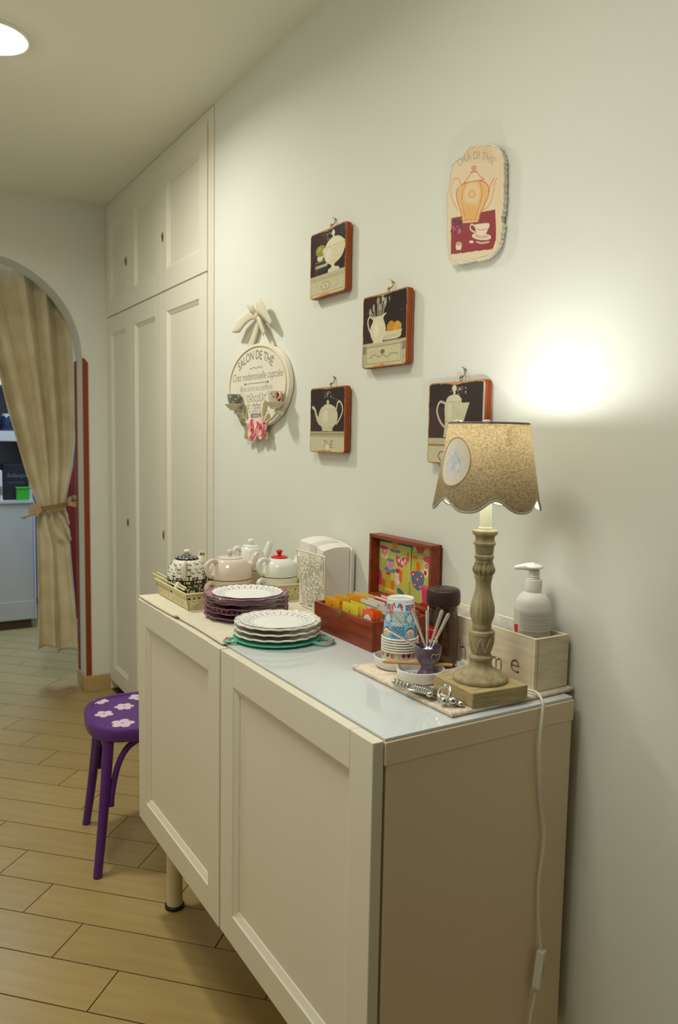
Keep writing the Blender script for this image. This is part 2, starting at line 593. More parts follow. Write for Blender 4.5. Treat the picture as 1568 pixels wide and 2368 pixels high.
# ------------------------------------------------------------------ ceiling downlights
M_LIGHT = emit_mat('lit_diffuser', (1.0, 0.97, 0.9), 22)
M_RIM = mat('downlight_rim', (235, 232, 224), 0.4)
def downlight(x, y, label):
    t = thing('downlight', label, 'ceiling light', (x, y, ZC))
    m = MB(); m.lathe([(0.113, 0), (0.113, -0.004), (0.109, -0.010), (0.1045, -0.010), (0.1045, 0)], 48)
    m.build('rim', M_RIM, t, smooth=40, world=False)
    m = MB(); m.lathe([(0.1045, -0.004), (0.1, -0.012), (0.08, -0.017), (0.0, -0.019)], 48)
    m.build('diffuser', M_LIGHT, t, smooth=60, world=False)
downlight(-0.75, 1.69, 'round lit downlight on the ceiling at the upper left')

# ------------------------------------------------------------------ built-in wardrobe beside the wall
wr = thing('wardrobe', 'cream built-in wardrobe with six panelled doors beside the arch', 'wardrobe', (0.0, 2.51, 0))
CY0, CY1 = 1.773, YB - 0.002
fr = MB()
fr.box((-0.003, CY0, 0.0), (0.022, 1.828, ZC - 0.002))            # near stile
fr.box((-0.003, 3.242, 0.0), (0.022, CY1, ZC - 0.002))            # far stile
fr.box((-0.003, 1.829, 2.535), (0.022, 3.241, ZC - 0.002))        # head
fr.build('frame', M_CLOSET, wr, bevel=0.0015)
for ya in (CY0, CY1 - 0.02):
    sd = MB(); sd.box((0.022, ya, 0.0), (0.58, ya + 0.02, ZC - 0.002)); sd.build('side_panel', M_CLOSET, wr)
kk = MB(); kk.box((0.03, 1.80, 0.0), (0.05, 3.23, 0.055)); kk.build('plinth', M_DARK, wr)  # dark brown puts the shadow under the doors into the plinth colour

def recess_door(parent, name, y0, y1, z0, z1, xf, th, st, rt, rb, dep, mold, M, bev=0.0015):
    """door facing -x: stiles, rails, sunk panel and sloped moulding (its sub-parts)"""
    d = bpy.data.objects.new(name, None); COL.objects.link(d); d.parent = parent
    base = Vector((xf, (y0 + y1) / 2, z0)); d.location = base - parent.location
    for a, b in (((xf, y0, z0), (xf + th, y0 + st, z1)), ((xf, y1 - st, z0), (xf + th, y1, z1))):
        m = MB(); m.box(a, b); m.build('stile', M, d, bevel=bev)
    for a, b in (((xf, y0 + st + 0.0003, z0), (xf + th, y1 - st - 0.0003, z0 + rb)), ((xf, y0 + st + 0.0003, z1 - rt), (xf + th, y1 - st - 0.0003, z1))):
        m = MB(); m.box(a, b); m.build('rail', M, d, bevel=bev * 0.6)
    p = MB(); p.box((xf + dep, y0 + st - 0.002, z0 + rb - 0.002), (xf + th - 0.002, y1 - st + 0.002, z1 - rt + 0.002)); p.build('panel', M, d)
    # moulding: stepped bevel round the panel
    g = MB()
    A = (y0 + st, y1 - st, z0 + rb, z1 - rt)
    steps = [(0.0, 0.0012), (mold * 0.16, 0.0035), (mold * 0.20, 0.0035), (mold * 0.86, dep - 0.0025), (mold * 0.9, dep - 0.0025), (mold, dep - 0.0002)]
    rings = []
    for ins, dx in steps:
        ya, yb, za, zb = A[0] + ins, A[1] - ins, A[2] + ins, A[3] - ins
        rings.append([(xf + dx, ya, za), (xf + dx, yb, za), (xf + dx, yb, zb), (xf + dx, ya, zb)])
    vs = [v for r in rings for v in r]; fs = []
    for i in range(len(rings) - 1):
        for k in range(4):
            l = (k + 1) % 4
            fs.append((i * 4 + k, i * 4 + l, (i + 1) * 4 + l, (i + 1) * 4 + k))
    g.add(vs, fs); g.build('moulding', M, d)
    return d

ycuts = [(1.8295, 2.3565), (2.3595, 2.8195), (2.8225, 3.2405)]
for (za, zb) in ((2.003, 2.533), (0.058, 1.997)):
    for i, (ya, yb) in enumerate(ycuts):
        d = recess_door(wr, 'door', ya, yb, za, zb, -0.008 + 0.001 * i, 0.022, 0.078, 0.085, 0.085, 0.012, 0.016, M_CLOSET)
        if i in (0, 2):
            yk = 2.325 if i == 0 else 2.872
            zk = 2.226 if za > 1 else 0.958
            k = MB(); k.sphere((-0.0095, yk, zk), 1, 14, 10, (0.003, 0.009, 0.021)); k.box((-0.0135, yk - 0.0015, zk - 0.007), (-0.0095, yk + 0.0015, zk + 0.007), 1)
            k.build('keyhole_plate', [M_BRASS, M_DARK], d, smooth=40)

# ------------------------------------------------------------------ curtain in the arch
M_CURT = mat('curtain_cloth', (226, 214, 182), 0.9, spec=0.1, var=0.12, scale=9, var2=(206, 192, 156), bump=0.1, bscale=300)
def lerp_tab(tab, z):
    zs = [t[0] for t in tab][::-1]; xs = [t[1] for t in tab][::-1]
    return float(np.interp(z, zs, xs))
LEFT = [(2.28, -0.64), (2.0, -0.575), (1.80, -0.53), (1.685, -0.501), (1.507, -0.463), (1.349, -0.423), (1.165, -0.376), (1.04, -0.335), (0.985, -0.318), (0.93, -0.330), (0.69, -0.331), (0.21, -0.336)]
RIGHT = [(2.28, -0.09), (1.80, -0.096), (1.60, -0.100), (1.40, -0.108), (1.21, -0.131), (1.06, -0.168), (0.995, -0.180), (0.93, -0.166), (0.68, -0.146), (0.43, -0.126), (0.21, -0.113)]
def curtain_pt(u, v):
    z = 2.28 - v * (2.28 - 0.213)
    xl, xr = lerp_tab(LEFT, z), lerp_tab(RIGHT, z)
    wd = xr - xl
    nf = 5.0
    bell = abs(z - 0.985)
    amp = 0.012 + 0.036 * min(1, wd / 0.4) * min(1, bell / 0.35)
    # folds drift and their widths differ a little
    low = max(0.0, min(1.0, (0.98 - z) / 0.2))
    ph = u * (nf - 2.2 * low) * 2 * PI + 1.5 * math.sin(u * 5.1 + 0.7) + 0.9 * math.sin(v * 2.2 + u * 11) + 0.6
    s = math.sin(ph)
    s = math.copysign(abs(s) ** 0.7, s)
    y = 3.478 - amp * s - 0.010 * math.sin(u * PI)
    x = xl + wd * (u + 0.018 * math.sin(2 * ph))
    if z < 0.75 and 0.42 < u < 0.86: z2 = z - 0.022 * (0.75 - z) / 0.5
    else: z2 = z
    if z < 0.75 and 0.42 < u < 0.86: y -= 0.030 * min(1, (0.75 - z) / 0.3)
    return (x, y, z2)
ct = thing('curtain', 'long beige patterned curtain tied back in the arched doorway', 'curtain', (-0.25, 3.478, 0.2))
m = MB(); m.grid(190, 150, curtain_pt); m.build('cloth', M_CURT, ct, smooth=80, solid=0.0025, fixn=False)
M_ROPE = mat('tie_rope', (150, 120, 72), 0.85, bump=0.5, bscale=250)
M_LWOOD = mat('pale_wood', (186, 160, 116), 0.6, var=0.15, scale=20)
tb = thing('curtain_tieback', 'cord tie-back with wooden flower ends round the beige curtain', 'tie-back', (-0.25, 3.42, 1.0))
m = MB()
for dz in (-0.007, 0.007):
    pts = []
    for i in range(29):
        a = 2 * PI * i / 28
        pts.append((-0.250 + 0.098 * math.cos(a), 3.472 - 0.052 * math.sin(a), 0.998 + 0.17 * 0.098 * math.cos(a) + dz))
    m.tube(pts[:-1], 0.0065, 8, closed=True)
m.build('cord', M_ROPE, tb, smooth=60)
def flower_disc(c, r, n, th, petals=5):
    pts = []
    for i in range(60):
        a = 2 * PI * i / 60
        pts.append((c[0] + r * (0.78 + 0.22 * abs(math.cos(a * petals / 2))) * math.cos(a), c[2] + r * (0.78 + 0.22 * abs(math.cos(a * petals / 2))) * math.sin(a)))
    return pts
for (x, z) in ((-0.352, 0.985), (-0.152, 1.026)):
    m = MB(); m.prism(flower_disc((x, 3.40, z), 0.034, 0, 0), 3.400, 3.414, fn=lambda a, b, h: (a, h, b)); m.build('wooden_flower', M_LWOOD, tb, smooth=40)
m = MB(); m.tube(smooth_path([(-0.355, 3.398, 0.97), (-0.385, 3.395, 0.958), (-0.41, 3.395, 0.950)], 5), 0.007, 8); m.sphere((-0.412, 3.395, 0.95), 0.012, 12, 8)
m.build('wooden_pin', M_LWOOD, tb, smooth=60)
m = MB(); m.tube(smooth_path([(-0.136, 3.405, 1.036), (-0.15, 3.40, 1.030), (-0.163, 3.395, 1.032), (-0.160, 3.392, 1.052)], 6), 0.005, 8)
m.build('wall_hook', mat('hook_metal', (150, 140, 120), 0.35, metal=0.8), tb, smooth=60)

# ------------------------------------------------------------------ the room beyond: shelf unit, its contents, red door
M_GREYW = mat('grey_white_lacquer', (190, 182, 168), 0.5)
sh = thing('shelf_unit', 'pale grey shelf unit with a closed base beyond the arch', 'shelf', (-0.55, 5.0, 0))
def pbox(par, name, a, b, M, bevel=0.001, label=None):
    m = MB(); m.box(a, b); return m.build(name, M, par, bevel=bevel, label=label)
SX0, SX1, SY0, SY1 = -1.10, -0.115, 4.85, 5.20
pbox(sh, 'plinth', (SX0 + 0.02, SY0 + 0.03, 0), (SX1 - 0.02, SY1 - 0.02, 0.07), M_GROUT)
pbox(sh, 'base', (SX0, SY0 + 0.02, 0.07), (SX1, SY1, 0.90), M_GREYW)
for xa, xb in ((SX0 + 0.003, -0.612), (-0.608, SX1 - 0.003)):
    pbox(sh, 'door', (xa, SY0, 0.075), (xb, SY0 + 0.019, 0.895), M_GREYW)
    pbox(sh, 'toe_strip', (xa, SY0 - 0.008, 0.0701), (xb, SY0 + 0.0, 0.20), M_GREYW, 0.0005)
pbox(sh, 'worktop', (SX0 - 0.005, SY0 - 0.01, 0.90), (SX1 + 0.005, SY1, 0.920), M_GREYW)
for z in (1.335, 1.72, 2.1): pbox(sh, 'shelf', (SX0 + 0.02, SY0 + 0.01, z), (SX1 - 0.02, SY1 - 0.012, z + 0.07), M_GREYW)
for x in (SX0, SX1 - 0.02): pbox(sh, 'side_panel', (x, SY0 + 0.01, 0.92), (x + 0.02, SY1, 2.3), M_GREYW)
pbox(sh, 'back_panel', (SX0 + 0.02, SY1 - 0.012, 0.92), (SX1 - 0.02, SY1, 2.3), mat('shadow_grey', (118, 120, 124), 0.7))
pbox(sh, 'edge_strip', (SX1 + 0.0003, SY0 - 0.008, 0.07), (SX1 + 0.008, SY0 + 0.02, 0.90), mat('bluish_lit_edge', (222, 228, 240), 0.4))  # pale strip puts the bluish light on the shelf edge into its colour
# contents
M_BLACK = mat('black_card', (20, 19, 22), 0.5)
M_GREEN = mat('green_plastic', (62, 166, 44), 0.45)
bb = thing('black_box', 'black lettered box on the shelf unit behind the curtain edge', 'box', (-0.21, 4.95, 0.92))
pbox(bb, 'carton', (-0.300, 4.90, 0.9202), (-0.128, 5.02, 1.175), M_BLACK, 0.003)
cv = Canvas(0.17, 0.25, 100, 120, (20, 19, 22)); cv.text('EnSergio', 0.090, 0.160, 0.036, (112, 112, 124)); cv.rect(0.03, 0.12, 0.14, 0.124, (90, 90, 95))
M_PRINT = print_mat('matt_print', 0.55); M_GLOSS = print_mat('gloss_print', 0.25); M_GLAZE = print_mat('glazed_print', 0.12, coat=0.3)
cv.mesh('lettering', lambda x, y: (-0.299 + x, 4.8985, 0.922 + y), M_PRINT, bb)
gb = thing('green_box', 'small green box in front of the black box on the shelf', 'box', (-0.19, 4.88, 0.92))
m = MB(); m.box((-0.222, 4.862, 0.9202), (-0.125, 4.895, 1.0)); m.build('tub', M_GREEN, gb, bevel=0.004)
m = MB(); m.box((-0.225, 4.859, 1.0002), (-0.122, 4.897, 1.012)); m.build('lid', M_GREEN, gb, bevel=0.003)
for k, (x, h, c, lb) in enumerate(((-0.318, 0.21, (228, 222, 210), 'slim white folder beside the black box'), (-0.336, 0.23, (214, 92, 24), 'slim orange folder left of the white folder'))):
    t = thing('folder', lb, 'folder', (x, 4.95, 0.92), group='folders on the shelf unit')
    pbox(t, 'cover', (x - 0.007, 4.87, 0.9202), (x + 0.007, 5.03, 0.92 + h), mat('folder_%d' % k, c, 0.6), 0.001)
    pbox(t, 'spine_label', (x - 0.005, 4.8688, 0.96), (x + 0.005, 4.8699, 1.02), mat('folder_label_%d' % k, (120, 100, 90), 0.6), 0)
M_DGLASS = mat('dark_glass', (26, 40, 58), 0.15)
for k, (x, z, r, h, lb) in enumerate(((-0.355, 1.405, 0.040, 0.15, 'dark blue jar on the upper shelf at the frame edge'), (-0.265, 1.405, 0.038, 0.12, 'dark blue jar on the upper shelf beside the curtain'))):
    t = thing('jar', lb, 'jar', (x, 4.95, z), group='dark jars on the upper shelf')
    m = MB(); m.lathe([(0, 0.0003), (r * 0.9, 0.0003), (r, 0.01), (r, h * 0.75), (r * 0.7, h * 0.88), (0, h * 0.88)], 24, (x, 4.95, z)); m.build('body', M_DGLASS, t, smooth=40)
    m = MB(); m.lathe([(0, h * 0.881), (r * 0.75, h * 0.881), (r * 0.75, h), (0, h)], 24, (x, 4.95, z)); m.build('lid', M_GREYW, t, smooth=40)
# red door leaf and its pale frame on the far side
M_RED = mat('dark_red_paint', (128, 26, 14), 0.4)
rd = thing('red_door_leaf', 'dark red door standing open behind the curtain', 'door', (0.2, 5.0, 0))
pbox(rd, 'leaf', (0.02, 5.0, 0.01), (0.212, 5.04, 2.05), M_RED)
pbox(rd, 'edge_strip', (0.2125, 4.995, 0.01), (0.236, 5.045, 2.05), mat('pale_blue_edge', (200, 212, 236), 0.4))
m = MB(); m.tube([(0.15, 4.999, 1.05), (0.15, 4.96, 1.05), (0.10, 4.955, 1.05)], 0.009, 8); m.lathe([(0.02, 0), (0.02, 0.006), (0, 0.006)], 16, (0.15, 4.99, 1.05)); m.build('handle', M_BRASS, rd, smooth=50)
pbox(rd, 'frame', (0.238, 5.0, 0.0), (0.34, 5.06, 2.1), M_BROWN)
# ------------------------------------------------------------------ sideboard
M_SIDE = mat('sideboard_foil', (236, 214, 182), 0.38, spec=0.45)
M_DOOR = mat('sideboard_door', (229, 221, 201), 0.36, spec=0.45)
T = 0.932           # upper face of the glass top
sb = thing('sideboard', 'cream two-door sideboard on round legs against the wall', 'sideboard', (-0.23, 0.6, 0))
XB = -0.022
pbox(sb, 'top_board', (-0.4385, -0.0015, 0.888), (XB, 1.2015, 0.926), M_SIDE, 0.0012)
pbox(sb, 'side_panel', (-0.4345, 0.0, 0.2855), (XB - 0.003, 0.019, 0.8875), M_SIDE, 0.0008)
pbox(sb, 'side_panel', (-0.438, 1.181, 0.2855), (XB - 0.003, 1.2, 0.8875), M_SIDE, 0.0008)
pbox(sb, 'bottom_board', (-0.438, 0.0195, 0.2855), (XB - 0.003, 1.1805, 0.305), M_SIDE, 0.0008)
pbox(sb, 'middle_panel', (-0.43, 0.592, 0.3055), (XB - 0.01, 0.608, 0.8875), M_SIDE, 0.0008)
pbox(sb, 'back_panel', (XB - 0.009, 0.0195, 0.3055), (XB - 0.004, 1.1805, 0.8875), M_SIDE, 0)
for ya, yb, xf, dz in ((0.001, 0.5985, -0.4605, 0.0), (0.6015, 1.199, -0.4625, 0.001)):
    recess_door(sb, 'door', ya, yb, 0.2835 + dz, 0.9285 + dz, xf, 0.0205, 0.066, 0.066, 0.066, 0.011, 0.016, M_DOOR)
for x, y in ((-0.372, 1.155), (-0.372, 0.045), (-0.085, 1.155), (-0.085, 0.045)):
    m = MB(); m.lathe([(0, 0.0125), (0.0235, 0.0125), (0.0235, 0.284), (0.032, 0.284), (0.032, 0.2853), (0, 0.2853)], 32, (x, y, 0))
    lg = m.build('leg', mat('leg_cream', (222, 208, 166), 0.4), sb, smooth=40)
    m = MB(); m.lathe([(0, 0.0002), (0.026, 0.0002), (0.0285, 0.003), (0.0285, 0.009), (0.025, 0.0123), (0, 0.0123)], 32, (x, y, 0))
    f = m.build('foot_ring', mat('black_rubber', (18, 18, 22), 0.5), sb, smooth=40); f.parent = lg
gt = thing('glass_top', 'pale glass sheet covering the sideboard top', 'glass top', (-0.23, 0.6, 0.926))
M_GLASSTOP = mat('white_glass', (211, 216, 216), 0.06, spec=0.6)
m = MB(); m.box((-0.4375, 0.001, 0.9262), (-0.024, 1.199, T)); m.build('sheet', M_GLASSTOP, gt, bevel=0.0012)

# ------------------------------------------------------------------ stool
M_PURP = mat('purple_paint', (92, 42, 128), 0.32, spec=0.5, var=0.12, scale=5)
M_PETAL = mat('lilac_white_paint', (226, 206, 222), 0.5, var=0.1, scale=40)
SZ = 0.468
st = thing('stool', 'purple bentwood stool painted with white flowers beside the sideboard', 'stool', (-0.335, 1.580, 0), rz=math.radians(-8))
def sup(a, r, n=2.9):
    c, s = math.cos(a), math.sin(a)
    return (abs(c) ** n + abs(s) ** n) ** (-1 / n) * r
def seat_ring(prof, seg=72):
    m = MB(); rows = []
    vs, fs = [], []
    for r, z in prof:
        for i in range(seg):
            a = 2 * PI * i / seg
            k = sup(a, 1.0)
            vs.append((k * r * math.cos(a), k * r * math.sin(a), z))
    for j in range(len(prof) - 1):
        for i in range(seg):
            k = (i + 1) % seg
            fs.append((j * seg + i, j * seg + k, (j + 1) * seg + k, (j + 1) * seg + i))
    m.add(vs, fs); return m
R0 = 0.188
seat_ring([(R0 - 0.022, SZ - 0.006), (R0 - 0.019, SZ - 0.001), (R0 - 0.012, SZ), (R0 - 0.004, SZ - 0.002), (R0, SZ - 0.010), (R0 - 0.001, SZ - 0.038), (R0 - 0.006, SZ - 0.043), (R0 - 0.03, SZ - 0.043), (R0 - 0.03, SZ - 0.006), (R0 - 0.022, SZ - 0.006)]).build('seat_rim', M_PURP, st, smooth=45, world=False)
m = MB(); seg = 72
vs = [(0, 0, SZ - 0.0055)] + [(sup(2 * PI * i / seg, R0 - 0.021) * math.cos(2 * PI * i / seg), sup(2 * PI * i / seg, R0 - 0.021) * math.sin(2 * PI * i / seg), SZ - 0.0055) for i in range(seg)]
vs += [(0, 0, SZ - 0.012)] + [(v[0], v[1], SZ - 0.012) for v in vs[1:seg + 1]]
fs = [(0, 1 + i, 1 + (i + 1) % seg) for i in range(seg)] + [(seg + 1, seg + 2 + (i + 1) % seg, seg + 2 + i) for i in range(seg)]
m.add(vs, fs); m.build('seat_panel', M_PURP, st, smooth=40, world=False)
def to_stool(x, y):
    d = Vector((x + 0.325, y - 1.575, 0)); d.rotate(Euler((0, 0, math.radians(8))))
    return d.x, d.y
for (x, y, r0, n) in ((-0.430, 1.722, 0.030, 5), (-0.372, 1.630, 0.033, 6), (-0.450, 1.590, 0.031, 5), (-0.420, 1.478, 0.038, 5), (-0.302, 1.705, 0.033, 5), (-0.305, 1.52, 0.034, 5), (-0.235, 1.62, 0.033, 6)):
    fx, fy = to_stool(x, y)
    m = MB()
    pts = []
    a0 = random.random() * 2
    for i in range(72):
        a = 2 * PI * i / 72
        rr = r0 * (0.62 + 0.38 * abs(math.cos(n * a / 2 + a0)) ** 0.7)
        pts.append((fx + rr * math.cos(a), fy + rr * math.sin(a)))
    m.prism(pts, SZ - 0.0054, SZ - 0.0040)
    fo = m.build('painted_flower', M_PETAL, st, smooth=30, world=False)
    m = MB(); m.lathe([(0, 0.0012), (0.003, 0.0012), (0.005, 0)], 12, (fx, fy, SZ - 0.004)); c = m.build('flower_centre', mat('flower_centre', (170, 130, 170), 0.6), st, smooth=40, world=False); c.parent = fo
legs = {}
for sx in (-1, 1):
    for sy in (-1, 1):
        top = Vector((sx * 0.128, sy * 0.133, SZ - 0.042)); bot = Vector((sx * 0.172, sy * 0.184, 0.0))
        pts = [top.lerp(bot, t) + Vector((sx, sy, 0)) * 0.012 * (t * t - t) for t in [i / 10 for i in range(11)]]
        m = MB(); m.tube(pts, [0.0178 - 0.004 * t for t in [i / 10 for i in range(11)]], 14)
        m.build('leg', M_PURP, st, smooth=50, world=False); legs[(sx, sy)] = pts
def brace(A, B):
    a, b = legs[A], legs[B]
    ia, ib = a[5], b[5]
    c = (a[0] + b[0]) / 2
    inn = Vector((-(c.x), -(c.y), 0)).normalized() * 0.006
    top = c + Vector((0, 0, -0.008))
    e = (b[5] - a[5]).normalized() * 0.022
    pts = smooth_path([ia + e, a[4] + e, a[2] + e * 1.6, a[1] * 0.74 + b[1] * 0.26 + Vector((0, 0, 0.014)), top, b[1] * 0.74 + a[1] * 0.26 + Vector((0, 0, 0.014)), b[2] - e * 1.6, b[4] - e, ib - e], 6)
    m = MB(); m.tube(pts, 0.0098, 10); m.build('brace', M_PURP, st, smooth=50, world=False)
brace((-1, -1), (-1, 1)); brace((-1, -1), (1, -1)); brace((1, -1), (1, 1)); brace((-1, 1), (1, 1))
# ------------------------------------------------------------------ runner under the tea things
M_RUN = mat('runner_cloth', (228, 219, 196), 0.92, spec=0.1, var=0.06, scale=30, bump=0.25, bscale=500)
rn = thing('table_runner', 'cream woven runner under the tray of teapots', 'table runner', (-0.24, 0.92, T))
def runner_y0(x): return 0.622 + (x + 0.452) * 0.14 + 0.003 * math.sin(x * 30)
def runner_edge(y): return -0.452 + 0.0035 * math.sin(y * 9 + 1) + (0.004 if y < 0.90 else 0.0)
def run_pt(u, v, z):
    y1 = 1.204
    x = runner_edge(0.62 + 0.58 * v) + u * (-0.03 - runner_edge(0.62 + 0.58 * v))
    y = runner_y0(x) + v * (y1 - runner_y0(x))
    bump = 0.0045 * math.exp(-((y - 0.905) / 0.012) ** 2) * math.exp(-(u / 0.10) ** 2)
    return (x, y, z + bump)
for nm, z0, z1, uu in (('lower_fold', T + 0.0004, T + 0.0026, 0.0), ('upper_fold', T + 0.0029, T + 0.0050, 0.006)):
    m = MB(); nu, nv = 50, 120
    A = lambda u, v: run_pt(u, v, z1)
    B = lambda u, v: run_pt(u, v, z0)
    m.grid(nu, nv, A); m.grid(nu, nv, B)
    n = nu * nv
    per = [i for i in range(nu)] + [j * nu + nu - 1 for j in range(1, nv)] + [(nv - 1) * nu + i for i in range(nu - 2, -1, -1)] + [j * nu for j in range(nv - 2, 0, -1)]
    for a, b in zip(per, per[1:] + per[:1]):
        m.f.append((a, b, b + n, a + n)); m.m.append(0)
    m.build(nm, M_RUN, rn, smooth=60)
# twisted hem along the front and near edges, stitched lines across
m = MB()
pts = [run_pt(-0.001, i / 150, T + 0.0030) for i in range(151)]
m.tube([(p[0] + 0.0012 * math.sin(i * 2.1), p[1], p[2] + 0.0010 * math.cos(i * 2.1)) for i, p in enumerate(pts)], 0.0030, 6)
pts = [run_pt(i / 90, 0.0, T + 0.0030) for i in range(91)]
m.tube([(p[0], p[1] - 0.002 + 0.001 * math.sin(i * 2.1), p[2] + 0.0008 * math.cos(i * 2.1)) for i, p in enumerate(pts)], 0.0028, 6)
m.build('hem', M_RUN, rn, smooth=70)
m = MB()
for dx in (0.105, 0.115, 0.125):
    m.tube([run_pt(dx / 0.42 + 0.0 * v, v, T + 0.0052) for v in [i / 60 for i in range(61)]], 0.0011, 5)
m.build('woven_stripe', mat('runner_stripe', (240, 234, 218), 0.9), rn, smooth=70)
TR = T + 0.0056     # top of the runner

# ------------------------------------------------------------------ cream pierced tray
M_TRAY = mat('cream_plastic', (226, 214, 166), 0.4, spec=0.45, sss=0.0)
tx0, tx1, ty0, ty1 = -0.402, -0.034, 0.955, 1.192
ty = thing('tray', 'cream pierced plastic tray holding the four teapots', 'tray', ((tx0 + tx1) / 2, (ty0 + ty1) / 2, TR))
m = MB(); m.box((tx0 + 0.004, ty0 + 0.004, TR + 0.0002), (tx1 - 0.004, ty1 - 0.004, TR + 0.003)); m.build('base', M_TRAY, ty, bevel=0.001)
HT = 0.044
def slant(x, y, z):
    k = 0.010 * z / HT
    cx, cy = (tx0 + tx1) / 2, (ty0 + ty1) / 2
    return (x + math.copysign(k, x - cx), y + math.copysign(k, y - cy), TR + 0.0002 + z)
def wall_seg(m, p, q, z0, z1, th):
    """slanting strip from p to q (2D) between heights"""
    p, q = Vector((*p, 0)), Vector((*q, 0)); d = (q - p).normalized(); nrm = Vector((-d.y, d.x, 0)) * th
    vs = []
    for z in (z0, z1):
        for a in (p, q, q + nrm, p + nrm):
            s = slant(a.x, a.y, z); vs.append(s)
    m.add(vs, [(0, 3, 2, 1), (4, 5, 6, 7), (0, 1, 5, 4), (1, 2, 6, 5), (2, 3, 7, 6), (3, 0, 4, 7)])
cor = [(tx0, ty0), (tx1, ty0), (tx1, ty1), (tx0, ty1)]
for i in range(4):
    p, q = Vector(cor[i]), Vector(cor[(i + 1) % 4])
    L = (q - p).length; d = (q - p) / L
    m = MB()
    wall_seg(m, p, q, 0, 0.026, 0.003); wall_seg(m, p, q, 0.0335, HT, 0.003)
    n = int(L / 0.0135)
    for k in range(n + 1):
        a = p + d * (L * k / n - 0.0030); b = p + d * (L * k / n + 0.0030)
        a = p if k == 0 else a; b = q if k == n else b
        wall_seg(m, a, b, 0.026, 0.0335, 0.003)
    # small embossed sprigs below the piercing
    for k in range(int(L / 0.034)):
        c = p + d * (0.02 + 0.034 * k)
        s = slant(c.x, c.y, 0.014)
        ang = math.atan2(d.y, d.x)
        nn = Vector((d.y, -d.x, 0)) * 0.0008
        for e, (du, dz) in enumerate(((-0.006, 0.002), (0.0, -0.002), (0.006, 0.003))):
            m.sphere((s[0] + d.x * du + nn.x, s[1] + d.y * du + nn.y, s[2] + dz), 0.0042, 8, 6, (1 if abs(d.x) > .5 else .5, 1 if abs(d.y) > .5 else .5, 0.75))
    m.build('pierced_side', M_TRAY, ty, smooth=30)
m = MB()
rim = []
for i in range(4):
    p, q = Vector(cor[i]), Vector(cor[(i + 1) % 4])
    for k in range(12):
        a = p.lerp(q, k / 12); s = slant(a.x, a.y, HT); rim.append(s)
m.tube(rim, 0.0028, 8, closed=True); m.build('rim', M_TRAY, ty, smooth=60)
TF = TR + 0.0034    # tray floor

# two slim cream tongs leaning over the far-left edge of the tray
for k, (a, b, lb) in enumerate((((-0.412, 1.218, 0.9935), (-0.404, 0.985, 0.9870), 'outer cream plastic stirrer lying along the left edge of the tray'),
                                ((-0.398, 1.222, 0.9950), (-0.394, 1.000, 0.9885), 'inner cream plastic stirrer lying along the left edge of the tray'))):
    t = thing('stirrer', lb, 'stirrer', a, group='cream stirrers on the tray edge')
    a, b = Vector(a), Vector(b)
    m = MB(); m.tube([a.lerp(b, i / 10) for i in range(11)], [0.0035 - 0.0008 * math.sin(PI * i / 10) for i in range(11)], 8, flat=0.5, up=(0, 0, 1)); m.build('shaft', M_TRAY, t, smooth=50)
    m = MB(); m.sphere(tuple(b), 0.0042, 12, 8, (0.8, 1.6, 0.5)); m.build('paddle', M_TRAY, t, smooth=60)

# ------------------------------------------------------------------ teapots standing on their cups
M_WCHINA = mat('white_china', (236, 236, 228), 0.10, spec=0.55, coat=0.3)
M_PCHINA = mat('pinkish_china', (229, 211, 198), 0.10, spec=0.55, coat=0.3)
M_REDLID = mat('red_glaze', (206, 22, 14), 0.12, spec=0.5, coat=0.3)
def tea_canvas(w, h, nx, ny, bg, fg, seed, sizes):
    r = random.Random(seed)
    c = Canvas(w, h, nx, ny, bg, wrap=True)
    y = 0.001
    while y < h:
        s = r.choice(sizes); x = r.random() * 0.01
        while x < w - s * 1.2:
            s2 = s * r.choice((0.55, 0.75, 1.0, 1.0))
            c.text('Tea', x, y + r.random() * s * 0.2, s2, fg, align='l', bold=s2 * 0.028, sx=1.1)
            x += s2 * 2.15 + r.random() * 0.004
        y += s * 0.95
    return c
def cup_profile(r, h):
    return sm_prof([(0.0, 0.0005), (r * 0.62, 0.0005), (r * 0.66, 0.002), (r * 0.80, h * 0.22), (r * 0.94, h * 0.55), (r, h * 0.97)], 5) + [(r, h), (r - 0.003, h), (r - 0.004, h * 0.9)]
def pot_profile(r, h, top):
    return [(0, 0.0005), (r * 0.93, 0.0005), (r * 0.985, 0.0015)] + sm_prof([(r, 0.004), (r * 1.0, h * 0.18), (r * 0.965, h * 0.42), (r * 0.86, h * 0.69), (top + (r - top) * 0.36, h * 0.90), (top, h)], 6)
def handle_tube(m, c, dirv, pts, r, flat=1.0, n=7):
    P = smooth_path([(c[0] + dirv[0] * a, c[1] + dirv[1] * a, b) for a, b in pts], n)
    side = (-dirv[1], dirv[0], 0)
    m.tube(P, r, 12, flat=flat, up=None)
